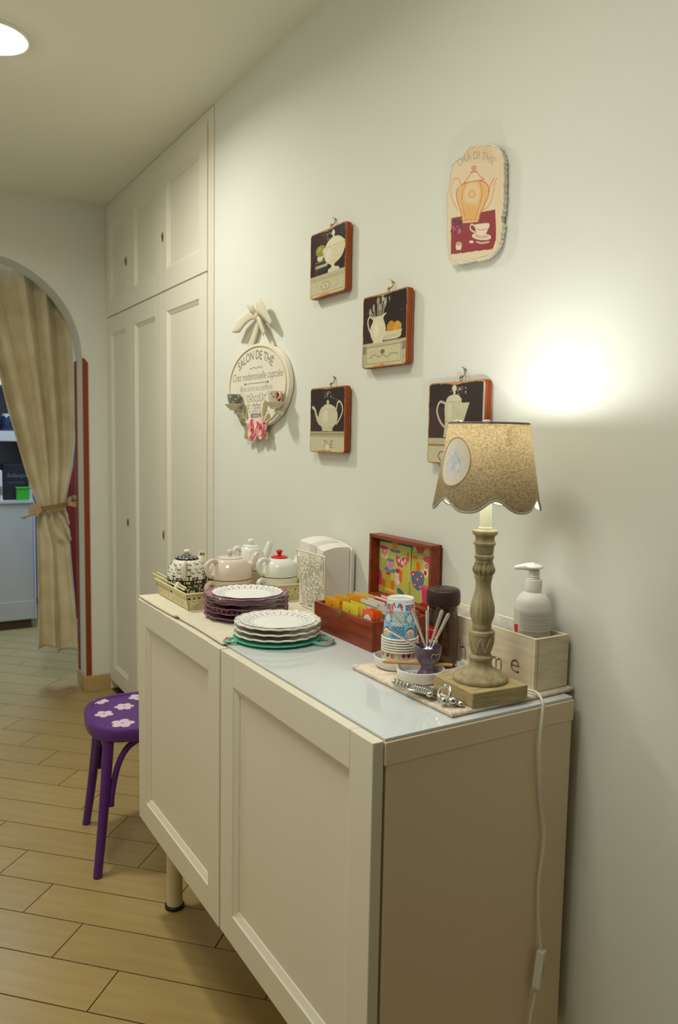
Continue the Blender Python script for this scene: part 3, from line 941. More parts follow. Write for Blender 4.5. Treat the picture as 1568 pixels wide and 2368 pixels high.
def tea_set(xy, r, zc, zs, zl, knob, hang, sang, chang, Mp, Mc, Ml, lab, clab, top, kind='plain', handle=1.0, lidh=0.006, flatlid=False, spout=1.0):
    """zc cup base, zs seam, zl lid seat; hang / sang / chang directions of handle, spout, cup handle"""
    x, y = xy
    cup = thing('cup', clab, 'cup', (x, y, zc), group='cups under the teapots')
    h = zs - zc - 0.0006
    prof = cup_profile(r, h)
    if kind == 'tea':
        pf, L = prof_at(prof[1:-2])
        cv = tea_canvas(2 * PI * r, L, 420, 90, (22, 21, 24), (232, 226, 212), 3, (0.0105, 0.017, 0.008))
        cv.mesh('bowl', lambda a, s: (x + pf(s / L)[0] * math.cos(a / r), y + pf(s / L)[0] * math.sin(a / r), zc + pf(s / L)[1]), M_GLAZE, cup)
    else:
        m = MB(); m.lathe(prof, 56, (x, y, zc)); m.build('bowl', Mc, cup, smooth=50)
    d = (math.cos(chang), math.sin(chang))
    m = MB(); handle_tube(m, (x, y), d, [(r * 0.90, zc + h * 0.80), (r * 1.18, zc + h * 0.92), (r * 1.42, zc + h * 0.72), (r * 1.32, zc + h * 0.42), (r * 0.84, zc + h * 0.34)], 0.0062)
    m.build('handle', Mc if kind != 'tea' else M_BW, cup, smooth=60)
    pot = thing('teapot', lab, 'teapot', (x, y, zs), group='teapots in the tray')
    H = zl - zs
    prof = pot_profile(r, H, top)
    if kind == 'tea':
        pf, L = prof_at(prof[1:])
        cv = tea_canvas(2 * PI * r, L, 460, 120, (236, 231, 216), (22, 21, 24), 8, (0.009, 0.021, 0.013, 0.009))
        cv.mesh('body', lambda a, s: (x + pf(s / L)[0] * math.cos(a / r), y + pf(s / L)[0] * math.sin(a / r), zs + pf(s / L)[1]), M_GLAZE, pot)
    else:
        m = MB(); m.lathe(prof, 64, (x, y, zs)); m.build('body', Mp, pot, smooth=50)
    d = (math.cos(hang), math.sin(hang))
    m = MB(); q = handle
    handle_tube(m, (x, y), d, [(top + (r - top) * 0.40, zs + H * 0.86), (r * 1.00, zs + H * 1.02 * (0.9 + 0.1 * q)), (r * (1.15 + 0.28 * q), zs + H * 0.80), (r * (1.18 + 0.26 * q), zs + H * 0.45), (r * 1.12, zs + H * 0.22), (r * 0.95, zs + H * 0.22)], 0.0068)
    m.build('handle', Mp if kind != 'tea' else M_BW2, pot, smooth=60)
    d = (math.cos(sang), math.sin(sang))
    P = smooth_path([(x + d[0] * a, y + d[1] * a, b) for a, b in ((r * 0.72, zs + H * 0.38), (r * 1.06, zs + H * 0.60), (r * 1.28 * spout, zs + H * 0.95), (r * 1.42 * spout, zs + H * 1.16))], 6)
    n = len(P)
    if kind == 'tea':
        m = MB(); m.tube(P, [0.0165 - 0.0085 * (i / (n - 1)) ** 0.7 for i in range(n)], 14); m.build('spout', M_BW2, pot, smooth=60)
        cv = Canvas(0.026, 0.022, 60, 44, (236, 231, 216)); cv.text('ea', 0.014, 0.010, 0.0145, (22, 21, 24), bold=0.0004); cv.text('Tea', 0.012, 0.002, 0.007, (22, 21, 24), bold=0.0002)
        tip = P[int(n * 0.78)]; rr = 0.0103
        base = math.atan2(-0.944 - y, -1.105 - x)
        cv.mesh('spout_print', lambda a, b: (tip.x - 0.0022 * d[0] + (rr + 0.0012 - 0.05 * (b - 0.0) * 0.0) * math.cos(base + (a - 0.013) / rr), tip.y - 0.0022 * d[1] + (rr + 0.0012) * math.sin(base + (a - 0.013) / rr), tip.z - 0.010 + b), M_GLAZE, pot)
    else:
        m = MB(); m.tube(P, [0.0165 - 0.0075 * (i / (n - 1)) ** 0.7 for i in range(n)], 14); m.build('spout', Mp, pot, smooth=60)
    # lid and knob
    m = MB()
    hk = knob - zl
    if flatlid:
        m.lathe([(0, 0.0002)] + [(top * 0.98, 0.0002), (top * 1.0, 0.0012), (top * 0.9, 0.003), (top * 0.5, 0.005), (0, 0.0055)], 48, (x, y, zl))
    else:
        m.lathe([(0, 0.0002), (top * 1.06, 0.0002), (top * 1.07, 0.0016)] + sm_prof([(top * 1.02, 0.003), (top * 0.75, lidh * 0.75), (top * 0.35, lidh), (top * 0.2, lidh * 1.05)], 4) + [(0, lidh * 1.06)], 48, (x, y, zl))
    lid = m.build('lid', Ml, pot, smooth=50)
    if kind == 'tea':
        pf, L = prof_at([(top * 1.05, 0.0018), (top * 0.98, 0.0044), (top * 0.75, lidh * 0.82), (top * 0.42, lidh + 0.0006)])
        cv = tea_canvas(2 * PI * top, L, 240, 36, (22, 21, 24), (232, 226, 212), 5, (0.006, 0.009))
        o = cv.mesh('lid_print', lambda a, s: (x + (pf(s / L)[0] + 0.0005) * math.cos(a / top), y + (pf(s / L)[0] + 0.0005) * math.sin(a / top), zl + pf(s / L)[1] + 0.0006), M_GLAZE, pot); o.parent = lid
        o.location = (0, 0, 0)
    m = MB(); z0 = zl + (0.005 if flatlid else lidh)
    kr = 0.0095 if kind != 'flat' else 0.011
    m.lathe([(0, 0), (kr * 0.62, 0), (kr * 0.58, 0.002)] + sm_prof([(kr * 0.6, (knob - z0) * 0.25), (kr * 0.98, (knob - z0) * 0.55), (kr * 0.85, (knob - z0) * 0.86), (kr * 0.3, (knob - z0) * 0.99)], 4) + [(0, knob - z0)], 28, (x, y, z0))
    k = m.build('knob', Ml if kind != 'tea' else M_BW2, pot, smooth=60); k.parent = lid
M_BW = mat('cup_handle_glaze', (222, 212, 196), 0.12, coat=0.3)
M_BW2 = mat('pot_ivory_glaze', (234, 226, 208), 0.12, coat=0.3)
cam_dir = lambda x, y: math.atan2(-0.944 - y, -1.105 - x)
R_ = math.radians
a = cam_dir(-0.357, 1.102)
tea_set((-0.354, 1.098), 0.0555, TF, 0.9960, 1.0510, 1.0775, a - R_(8), a + R_(172 - 28), a - R_(22), None, None, M_BLACK, 'black and white teapot lettered all over at the left of the tray', 'black cup with white lettering at the left of the tray', 0.030, kind='tea', handle=0.15, lidh=0.009)
a = cam_dir(-0.235, 1.079)
tea_set((-0.233, 1.079), 0.0635, TF, 0.9905, 1.0480, 1.0725, a - R_(50), a + R_(112), a - R_(46), M_PCHINA, M_PCHINA, M_PCHINA, 'pinkish beige teapot beside the black and white one', 'pinkish beige cup under the pinkish beige teapot', 0.036, handle=0.45, flatlid=True, spout=0.95)
a = cam_dir(-0.14, 1.145)
tea_set((-0.1335, 1.152), 0.0430, TF, 0.9980, 1.0660, 1.0885, a - R_(70), a + R_(105), a - R_(30), M_WCHINA, M_PCHINA, M_WCHINA, 'white teapot with a white lid at the back of the tray', 'beige cup under the white teapot at the back', 0.026, handle=0.4, flatlid=True, kind='flat')
a = cam_dir(-0.089, 1.045)
tea_set((-0.0945, 1.041), 0.0545, TF, 0.9925, 1.0450, 1.0690, a - R_(55), a + R_(120), a - R_(50), M_WCHINA, M_WCHINA, M_REDLID, 'white teapot with a red lid near the napkin holder', 'white cup under the red-lidded teapot', 0.0235, handle=0.5, lidh=0.008, spout=0.95)

# ------------------------------------------------------------------ plates with doilies
def plate(name, label, group, xy, z, R, M, wav, amp, bead, ang, hk=0.84):
    t = thing(name, label, 'plate', (xy[0], xy[1], z), group=group, rz=ang)
    def wob(a, r, zz):
        k = max(0.0, (r / R - 0.72) / 0.28)
        s = abs(math.sin(wav * a / 2)) ** 0.8
        return r * (1 + amp * k * (s - 0.6)), zz * hk + 0.0006 * k * math.sin(wav * a)
    prof = [(0, 0.0004), (R * 0.60, 0.0004), (R * 0.63, 0.0012), (R * 0.70, 0.0045), (R * 0.86, 0.0078), (R * 0.985, 0.0100), (R, 0.0116), (R * 0.985, 0.0132), (R * 0.93, 0.0128), (R * 0.84, 0.0112), (R * 0.70, 0.0078), (R * 0.62, 0.0056), (0, 0.0050)]
    m = MB(); m.lathe(prof, 144, wob=wob); m.build('dish', M, t, smooth=55, world=False)
    m = MB()
    if bead:
        n = 72
        for i in range(n):
            a = 2 * PI * i / n
            r, z_ = wob(a, R * 0.995, 0.0118)
            m.sphere((r * math.cos(a), r * math.sin(a), z_), 0.0021, 6, 4)
        m.build('beaded_edge', M, t, smooth=60, world=False)
    else:
        pts = []
        for i in range(144):
            a = 2 * PI * i / 144
            r, z_ = wob(a, R * 0.985, 0.0122)
            pts.append((r * math.cos(a), r * math.sin(a), z_))
        m.tube(pts, 0.0022, 6, closed=True); m.build('rolled_edge', M, t, smooth=60, world=False)
    return t
M_PPLATE = mat('plum_glaze', (156, 104, 132), 0.22, coat=0.25, var=0.22, scale=40, var2=(128, 74, 106))
M_WPLATE = mat('white_plate_glaze', (236, 231, 218), 0.2, coat=0.25)
ordn = ['bottom', 'second from the bottom', 'middle', 'second from the top', 'topmost']
for i in range(5):
    plate('dinner_plate', 'purple beaded plate, %s of its stack of five' % ordn[i], 'purple plates in a stack', (-0.2905 + 0.001 * (i % 2), 0.8385), TR + 0.0002 + 0.0124 * i, 0.1055, M_PPLATE, 14, 0.045, True, 0.4 * i)
def doily(label, xy, z, R, seed, depth):
    t = thing('doily', label, 'doily', (xy[0], xy[1], z))
    n = 330
    def keep(x, y):
        x, y = x - R, y - R; r = math.hypot(x, y) / R; a = math.atan2(y, x)
        edge = 0.955 + 0.045 * abs(math.sin(a * 14))
        if r > edge: return False
        if r < 0.60: return True
        # lace: rings of small holes
        for k, (rr, nn, hr) in enumerate(((0.665, 40, 0.014), (0.715, 56, 0.012), (0.765, 28, 0.026), (0.815, 56, 0.013), (0.865, 28, 0.022), (0.905, 56, 0.012))):
            da = (a * nn / (2 * PI) + 0.5 * (k % 2)) % 1.0 - 0.5
            dx = da * 2 * PI / nn * rr; dy = r - rr
            if dx * dx + dy * dy < hr * hr: return False
        return True
    cv = Canvas(2 * R, 2 * R, n, n, (240, 238, 234))
    def fn(x, y):
        x, y = x - R, y - R; r = math.hypot(x, y) / R
        s = max(0, (r - 0.60) / 0.40)
        return (xy[0] + x, xy[1] + y, z + depth * s ** 1.1 + 0.0004 * math.sin(9 * math.atan2(y, x)) * s)
    o = cv.mesh('paper', fn, M_PRINT, t, keep=keep)
    me = o.data
    bm = bmesh.new(); bm.from_mesh(me); bmesh.ops.delete(bm, geom=[v for v in bm.verts if not v.link_faces], context='VERTS'); bm.to_mesh(me); bm.free()
    return t
doily('white paper doily on the topmost purple plate', (-0.2885, 0.8375), TR + 0.0002 + 0.0124 * 4 + 0.0054, 0.0905, 1, 0.0072)

# teal mat with loop handles under the white plates
M_TEAL = mat('teal_plastic', (92, 192, 164), 0.35)
M_PINKP = mat('pink_plastic', (216, 142, 146), 0.4)
WX, WY = -0.317, 0.612
tm = thing('serving_board', 'teal serving board with a loop handle under the white plates', 'board', (WX, WY, TR))
m = MB()
out = []
for i in range(120):
    a = 2 * PI * i / 120
    r = 0.1005
    out.append((WX + r * math.cos(a), WY + r * math.sin(a)))
m.prism(out, TR + 0.0003, TR + 0.0028); m.build('disc', M_TEAL, tm, smooth=40)
h0 = math.atan2(-0.77, 0.64)
for hh, ext, wd, nm in ((h0, 0.134, 0.24, 'loop_handle'), (math.atan2(0.12, -1.0), 0.122, 0.16, 'tab_handle')):
    m = MB()
    pts = smooth_path([(WX + 0.101 * math.cos(hh - wd), WY + 0.101 * math.sin(hh - wd), TR + 0.0016), (WX + (ext - 0.008) * math.cos(hh - wd * 0.75), WY + (ext - 0.008) * math.sin(hh - wd * 0.75), TR + 0.0016),
                       (WX + ext * math.cos(hh), WY + ext * math.sin(hh), TR + 0.0016), (WX + (ext - 0.008) * math.cos(hh + wd * 0.75), WY + (ext - 0.008) * math.sin(hh + wd * 0.75), TR + 0.0016), (WX + 0.101 * math.cos(hh + wd), WY + 0.101 * math.sin(hh + wd), TR + 0.0016)], 8)
    m.tube(pts, 0.0052, 8, flat=0.4, up=(0, 0, 1) if False else None); hd = m.build(nm, M_TEAL, tm, smooth=60)
    m = MB(); m.tube([(p[0], p[1], p[2] + 0.0016) for p in pts[8:-8]], 0.0026, 6); m.build('pink_edge', M_PINKP, tm, smooth=60)
for i in range(3):
    plate('dessert_plate', 'white plate with a wavy edge, %s of its stack of three' % ['bottom', 'middle', 'topmost'][i], 'white plates in a stack', (WX + 0.001 * i, WY), TR + 0.0030 + 0.0126 * i, 0.0985, M_WPLATE, 18, 0.035, False, 0.35 * i + 0.2)
doily('white paper doily on the topmost white plate', (WX + 0.002, WY), TR + 0.0030 + 0.0252 + 0.0054, 0.088, 2, 0.0068)

# ------------------------------------------------------------------ napkin holder and napkins
M_LACE = mat('cream_painted_metal', (232, 224, 202), 0.45, spec=0.4)
nh = thing('napkin_holder', 'cream napkin holder with an openwork rose panel', 'napkin holder', (-0.06, 0.81, TR))
m = MB(); m.box((-0.114, 0.752, TR + 0.0002), (-0.004, 0.872, TR + 0.003)); m.build('base', M_LACE, nh, bevel=0.001)
# front panel plane x = -0.112; trapezoid, wider at the top
NZ0, NZ1 = TR + 0.003, 1.090
def np_pt(u, v, d=0.0):
    y0 = 0.752 + (0.738 - 0.752) * v; y1 = 0.860 + (0.893 - 0.860) * v
    return (-0.1115 - 0.006 * v - d, y1 + (y0 - y1) * u, NZ0 + (NZ1 - NZ0) * v)
m = MB()
fr_ = [np_pt(0, i / 12) for i in range(12)] + [np_pt(i / 12, 1) for i in range(12)] + [np_pt(1, 1 - i / 12) for i in range(12)] + [np_pt(1 - i / 12, 0) for i in range(12)]
m.tube(fr_, 0.0026, 8, closed=True); m.build('panel_frame', M_LACE, nh, smooth=60)
m = MB()
def spiral(cu, cv_, r, turns, s=1, n=40):
    return [np_pt(cu + r / 0.125 * (1 - 0.82 * i / n) * math.cos(s * turns * 2 * PI * i / n), cv_ + r / 0.15 * (1 - 0.82 * i / n) * math.sin(s * turns * 2 * PI * i / n)) for i in range(n + 1)]
roses = ((0.30, 0.76, 0.021), (0.62, 0.47, 0.024), (0.30, 0.20, 0.021), (0.74, 0.86, 0.014))
for (cu, cv_, r) in roses:
    mm = MB()
    for k in range(7):
        a = 2 * PI * k / 7
        pts = [np_pt(cu + (r / 0.125) * (0.75 * math.cos(a) + 0.34 * math.cos(a + 2 * PI * i / 14)), cv_ + (r / 0.15) * (0.75 * math.sin(a) + 0.34 * math.sin(a + 2 * PI * i / 14)), 0.001) for i in range(14)]
        mm.tube(pts, 0.0014, 6, closed=True)
    mm.tube(spiral(cu, cv_, r * 0.62, 2.2), 0.0014, 6)
    mm.build('rose', M_LACE, nh, smooth=60)
rr = random.Random(4)
for (pts2) in ([(0.30, 0.62), (0.36, 0.5), (0.45, 0.5), (0.42, 0.36), (0.32, 0.34)], [(0.42, 0.82), (0.55, 0.88), (0.6, 0.72), (0.55, 0.62)], [(0.08, 0.95), (0.14, 0.82), (0.1, 0.68), (0.2, 0.58), (0.12, 0.45), (0.2, 0.34)],
               [(0.88, 0.98), (0.82, 0.72), (0.92, 0.6), (0.86, 0.40), (0.94, 0.25), (0.84, 0.08)], [(0.62, 0.32), (0.56, 0.2), (0.68, 0.12), (0.6, 0.02)], [(0.0, 0.28), (0.12, 0.22), (0.1, 0.08), (0.2, 0.0)], [(0.42, 0.12), (0.5, 0.05), (0.52, 0.16)], [(0.0, 0.6), (0.08, 0.56), (0.14, 0.62)], [(1.0, 0.5), (0.92, 0.47), (0.84, 0.52)], [(0.42, 1.0), (0.46, 0.92), (0.36, 0.9)]):
    m.tube(smooth_path([np_pt(u, v) for u, v in pts2], 7), 0.0016, 6)
    for k in range(len(pts2) - 1):
        u = (pts2[k][0] + pts2[k + 1][0]) / 2; v = (pts2[k][1] + pts2[k + 1][1]) / 2
        a = rr.random() * 6
        leaf = [np_pt(u + 0.075 * (0.5 + 0.5 * math.cos(t)) * math.cos(a) - 0.03 * math.sin(t) * math.sin(a), v + 0.065 * (0.5 + 0.5 * math.cos(t)) * math.sin(a) + 0.026 * math.sin(t) * math.cos(a), 0.0004) for t in [2 * PI * i / 12 for i in range(12)]]
        m.tube(leaf, 0.0013, 5, closed=True)
m.build('vine_lattice', M_LACE, nh, smooth=60)
m = MB()
for y in (0.80, 0.855): m.tube([(-0.0065, y, NZ0 - 0.001), (-0.0045, y, 1.060)], 0.0018, 6)
m.tube([(-0.0045, 0.785, 1.060), (-0.0045, 0.87, 1.060)], 0.0018, 6); m.build('back_rails', M_LACE, nh, smooth=60)
M_NAP = mat('paper_napkin', (238, 233, 224), 0.95, spec=0.1, bump=0.15, bscale=220)
npk = thing('napkin_pack', 'thick pack of white napkins with grey-green printed bands in the holder', 'napkins', (-0.06, 0.84, TR))
def nap_pt(x, y, z): return (x, y, z)
def nap_block(x0, x1, y0, y1, ztop, name, parent, skew):
    m = MB(); n = 14
    def top(x, y):
        u = (x - x0) / max(1e-6, x1 - x0); v = (y - y0) / (y1 - y0)
        return ztop + 0.018 * v + 0.006 * u + 0.005 * math.sin(u * PI) + 0.0025 * math.sin(v * 5)
    lean = lambda z: skew * (z - TR) / 0.17
    vs = []; fs = []
    loop = [(x0 + (x1 - x0) * i / n, y0) for i in range(n)] + [(x1, y0 + (y1 - y0) * i / n) for i in range(n)] + [(x1 - (x1 - x0) * i / n, y1) for i in range(n)] + [(x0, y1 - (y1 - y0) * i / n) for i in range(n)]
    K = 8
    for k in range(K + 1):
        for (x, y) in loop:
            zt = top(x, y); z = TR + 0.0034 + (zt - TR - 0.0034) * k / K
            b = 1 + 0.02 * math.sin(k / K * PI)
            vs.append((x + lean(z), (y - (y0 + y1) / 2) * b + (y0 + y1) / 2, z))
    L = len(loop)
    for k in range(K):
        for i in range(L):
            j = (i + 1) % L; fs.append((k * L + i, k * L + j, (k + 1) * L + j, (k + 1) * L + i))
    m.add(vs, fs)
    m.grid(n + 1, n + 1, lambda u, v: (x0 + (x1 - x0) * u + lean(top(x0 + (x1 - x0) * u, y0 + (y1 - y0) * v)), y0 + (y1 - y0) * v, top(x0 + (x1 - x0) * u, y0 + (y1 - y0) * v)))
    o = m.build(name, M_NAP, parent, smooth=50, bevel=0.0)
    return o, top, lean
o, topf, leanf = nap_block(-0.103, -0.022, 0.778, 0.902, 1.098, 'folded_stack', npk, 0.002)
cv = Canvas(0.073, 0.034, 80, 60, (238, 233, 224))
for yy, ww, al in ((0.004, 0.0016, 0.8), (0.010, 0.0022, 0.7), (0.0165, 0.0012, 0.6), (0.0235, 0.0026, 0.8), (0.030, 0.0010, 0.6)):
    cv.line([(0, yy), (0.073, yy + 0.0006)], ww, (122, 140, 134), al)
for i in range(14): cv.ell(0.003 + 0.0052 * i, 0.0135, 0.0012, 0.0022, (120, 138, 132), 0.7, ang=0.7)
cv.mesh('printed_band', lambda x, y: (-0.103 + x + leanf(1.1), 0.815 + y, topf(-0.103 + x, 0.815 + y) + 0.0006), M_PRINT, npk)
cv = Canvas(0.034, 0.06, 60, 80, (238, 233, 224))
for k in range(5):
    cv.curve([(0.002 + 0.007 * k, 0.06), (0.006 + 0.006 * k, 0.045), (0.003 + 0.008 * k, 0.03), (0.008 + 0.006 * k, 0.012), (0.004 + 0.007 * k, 0)], 0.0014, (116, 138, 132), 0.8)
cv.mesh('printed_sprigs', lambda x, y: (-0.1036 + leanf(1.06), 0.849 - x, 1.048 + y), M_PRINT, npk)
for k, (xa, xb, zt, lb) in enumerate(((-0.0205, -0.0150, 1.094, 'single white napkin standing just behind the pack'), (-0.0140, -0.0090, 1.088, 'rearmost white napkin against the back of the holder'))):
    t = thing('napkin', lb, 'napkins', ((xa + xb) / 2, 0.83, TR), group='loose napkins behind the pack')
    nap_block(xa, xb, 0.772 + 0.002 * k, 0.895, zt, 'folded_sheet', t, 0.003)
# ------------------------------------------------------------------ wooden tea box with its lid open against the wall
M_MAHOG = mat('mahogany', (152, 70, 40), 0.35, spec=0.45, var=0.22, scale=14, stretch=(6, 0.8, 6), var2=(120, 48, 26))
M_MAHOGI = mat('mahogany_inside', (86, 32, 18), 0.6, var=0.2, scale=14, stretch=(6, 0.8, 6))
BX0, BX1, BY0, BY1, BZ = -0.190, -0.036, 0.412, 0.664, 0.998
bx = thing('tea_box', 'open mahogany tea box with a paper-lined lid against the wall', 'tea box', ((BX0 + BX1) / 2, (BY0 + BY1) / 2, T))
tw = 0.009
pbox(bx, 'front_board', (BX0, BY0, T + 0.0003), (BX0 + tw, BY1, BZ), M_MAHOG, 0.0012)
pbox(bx, 'back_board', (BX1 - tw, BY0, T + 0.0003), (BX1, BY1, BZ), M_MAHOG, 0.0012)
pbox(bx, 'end_board', (BX0 + tw + 0.0002, BY0, T + 0.0003), (BX1 - tw - 0.0002, BY0 + tw, BZ), M_MAHOG, 0.0012)
pbox(bx, 'end_board', (BX0 + tw + 0.0002, BY1 - tw, T + 0.0003), (BX1 - tw - 0.0002, BY1, BZ), M_MAHOG, 0.0012)
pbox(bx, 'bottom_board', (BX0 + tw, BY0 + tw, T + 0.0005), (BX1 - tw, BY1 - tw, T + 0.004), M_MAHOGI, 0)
for y in (0.4945, 0.579):
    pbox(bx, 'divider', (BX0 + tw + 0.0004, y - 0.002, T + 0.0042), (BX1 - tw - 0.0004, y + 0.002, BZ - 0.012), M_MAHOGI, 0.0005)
m = MB(); m.lathe([(0, 0.0012), (0.0088, 0.0012), (0.0096, 0.0006), (0.0096, 0.0)], 32)
m.M = Matrix.Identity(4)
m2 = MB(); m2.M = Matrix.Translation((BX0 - 0.0001, 0.545, BZ - 0.0035)) @ Matrix.Rotation(-PI / 2, 4, 'Y'); m2.lathe([(0, 0.0014), (0.0105, 0.0014), (0.0118, 0.0007), (0.0118, 0.0)], 32)
m2.build('clasp_disc', mat('aged_brass', (150, 112, 58), 0.45, metal=0.5), bx, smooth=40)
# lid: a shallow tray standing upright, open side to the room
LX0, LX1, LZ0, LZ1 = -0.034, -0.004, 0.9985, 1.156
lid = bpy.data.objects.new('lid', None); COL.objects.link(lid); lid.parent = bx; lid.location = Vector((-0.02, 0.538, 0.999)) - bx.location
pbox(lid, 'lid_rail', (LX0, BY0, LZ1 - tw), (LX1 - 0.004, BY1, LZ1), M_MAHOG, 0.001)
pbox(lid, 'lid_rail', (LX0, BY0, LZ0), (LX1 - 0.004, BY1, LZ0 + tw), M_MAHOG, 0.001)
pbox(lid, 'lid_stile', (LX0, BY0, LZ0 + tw + 0.0002), (LX1 - 0.004, BY0 + tw, LZ1 - tw - 0.0002), M_MAHOG, 0.001)
pbox(lid, 'lid_stile', (LX0, BY1 - tw, LZ0 + tw + 0.0002), (LX1 - 0.004, BY1, LZ1 - tw - 0.0002), M_MAHOG, 0.001)
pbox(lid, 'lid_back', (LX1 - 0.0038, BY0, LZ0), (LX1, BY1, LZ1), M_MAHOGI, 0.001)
for y in (BY0 + 0.05, BY1 - 0.05):
    m = MB(); m.tube([(-0.036, y - 0.012, 0.9985), (-0.036, y + 0.012, 0.9985)], 0.0022, 8); m.build('hinge', M_BRASS, bx, smooth=50)
# lining paper printed with cups, in two folded sheets
YL, YR = BY1 - tw - 0.0008, BY0 + tw + 0.0008
PW, PH = YL - YR, LZ1 - LZ0 - 2 * tw - 0.0016
cv = Canvas(PW, PH, 250, 165, (196, 194, 96))
def cupdraw(x, y, w, h, body, inside, deco=None, saucer=None, handle=None, flip=False, ang=0):
    if saucer: cv.ell(x, y - h * 0.02, w * 0.85, h * 0.26, saucer); cv.ell(x, y + h * 0.03, w * 0.45, h * 0.10, (90, 150, 190) if saucer != (226, 112, 30) else (200, 160, 40))
    if handle: cv.curve([(x - w * 0.45, y + h * 0.8), (x - w * 0.75, y + h * 0.72), (x - w * 0.72, y + h * 0.35), (x - w * 0.36, y + h * 0.25)], 0.0022, handle)
    cv.blob([(x - w * 0.5, y + h), (x - w * 0.44, y + h * 0.45), (x - w * 0.26, y + 0.002), (x + w * 0.26, y + 0.002), (x + w * 0.44, y + h * 0.45), (x + w * 0.5, y + h)], body)
    if deco:
        for (dx, dy, r) in ((-0.22, 0.55, 0.11), (0.05, 0.42, 0.12), (0.28, 0.62, 0.11), (-0.05, 0.75, 0.08)):
            cv.ell(x + dx * w, y + dy * h, r * w, r * w, deco); cv.ell(x + dx * w, y + dy * h, r * w * 0.45, r * w * 0.45, (240, 232, 214))
    cv.ell(x, y + h, w * 0.52, h * 0.17, inside)
RD, PK, BL, OR, YE, CRM, TQ = (196, 40, 52), (222, 56, 110), (74, 130, 170), (226, 112, 30), (214, 178, 48), (232, 220, 184), (28, 104, 110)
# x runs left to right as seen
cv.rect(0, PH - 0.010, 0.139, PH, TQ)
cupdraw(0.022, 0.086, 0.038, 0.028, (226, 214, 160), PK, RD)
cupdraw(0.068, 0.112, 0.026, 0.018, (214, 150, 52), (208, 130, 40), None, (74, 130, 160))
cupdraw(0.096, 0.074, 0.048, 0.030, (214, 62, 92), (196, 190, 90), (240, 180, 190))
cupdraw(0.050, 0.062, 0.030, 0.024, (206, 150, 170), (86, 140, 160), PK, (66, 136, 176), (196, 120, 130))
cv.blob([(-0.004, 0.018), (0.012, 0.02), (0.012, 0.05), (-0.004, 0.055)], PK)
cv.ell(0.040, 0.018, 0.026, 0.016, YE); cv.ell(0.022, 0.026, 0.010, 0.010, OR); cv.ell(0.060, 0.026, 0.010, 0.012, OR)
cv.rect(0.030, 0.018, 0.052, 0.052, (196, 172, 36)); cv.ell(0.041, 0.052, 0.011, 0.005, OR); cv.ell(0.041, 0.052, 0.008, 0.003, (186, 44, 24))
for k in range(4): cv.line([(0.033 + 0.005 * k, 0.018), (0.033 + 0.005 * k, 0.048)], 0.0008, (166, 140, 24))
cupdraw(0.050, -0.010, 0.044, 0.020, (222, 150, 70), (230, 200, 120), None, None, OR)
for k in range(3): cv.line([(0.032, -0.002 + 0.005 * k), (0.068, -0.003 + 0.005 * k)], 0.001, (196, 70, 30))
cupdraw(0.082, 0.030, 0.022, 0.034, (236, 214, 206), RD, PK); cv.ell(0.096, 0.052, 0.009, 0.016, OR)
cv.blob([(0.098, 0.034), (0.112, 0.02), (0.118, 0.06), (0.106, 0.09), (0.1, 0.06)], (214, 190, 70))
cv.ell(0.096, 0.012, 0.018, 0.008, (74, 116, 130), ang=-0.5); cv.ell(0.092, 0.002, 0.012, 0.008, (160, 170, 70))
cv.ell(0.122, 0.104, 0.006, 0.012, OR)
cv.curve([(0.139, PH), (0.137, 0.09), (0.132, 0.045), (0.136, 0.0)], 0.0034, (18, 82, 80))
cv.blob([(0.126, 0.045), (0.133, 0.05), (0.136, 0.10), (0.131, 0.10)], (206, 200, 130))
cupdraw(0.168, 0.118, 0.034, 0.016, (196, 70, 26), (186, 40, 26), None, (168, 176, 70))
cv.rect(0.141, 0.075, 0.158, 0.107, (204, 180, 52)); cv.ell(0.1495, 0.107, 0.009, 0.005, OR); cv.ell(0.162, 0.085, 0.009, 0.013, OR); cv.ell(0.150, 0.068, 0.014, 0.010, YE)
cupdraw(0.204, 0.072, 0.048, 0.036, (220, 210, 150), PK, RD)
cv.ell(0.204, 0.108, 0.024, 0.008, (226, 70, 120)); cv.ell(0.190, 0.076, 0.010, 0.011, CRM); cv.ell(0.190, 0.076, 0.005, 0.0055, RD)
cupdraw(0.226, 0.052, 0.024, 0.026, (196, 160, 176), (70, 120, 130), PK, (60, 130, 172))
cv.blob([(0.138, 0.072), (0.142, 0.044), (0.160, 0.030), (0.180, 0.040), (0.186, 0.070), (0.162, 0.076)], (70, 122, 160))
for (x, y) in ((0.144, 0.066), (0.160, 0.056), (0.176, 0.066), (0.150, 0.042), (0.172, 0.040)):
    cv.ell(x, y, 0.0062, 0.0062, RD); cv.ell(x, y, 0.003, 0.003, (240, 200, 170))
cv.blob([(0.176, 0.044), (0.204, 0.044), (0.200, 0.004), (0.184, 0.002)], PK); cv.ell(0.190, 0.044, 0.014, 0.004, (232, 96, 140))
cv.ell(0.192, 0.0, 0.02, 0.006, RD)
cv.speckle(0.05, 3)
cv.mesh('lining_paper', lambda x, y: (LX1 - 0.0046 - 0.0022 * math.exp(-((x - 0.136) / 0.006) ** 2) - 0.0008 * math.sin(x * 60) ** 2, YL - x, LZ0 + tw + 0.0008 + y), M_PRINT, lid)

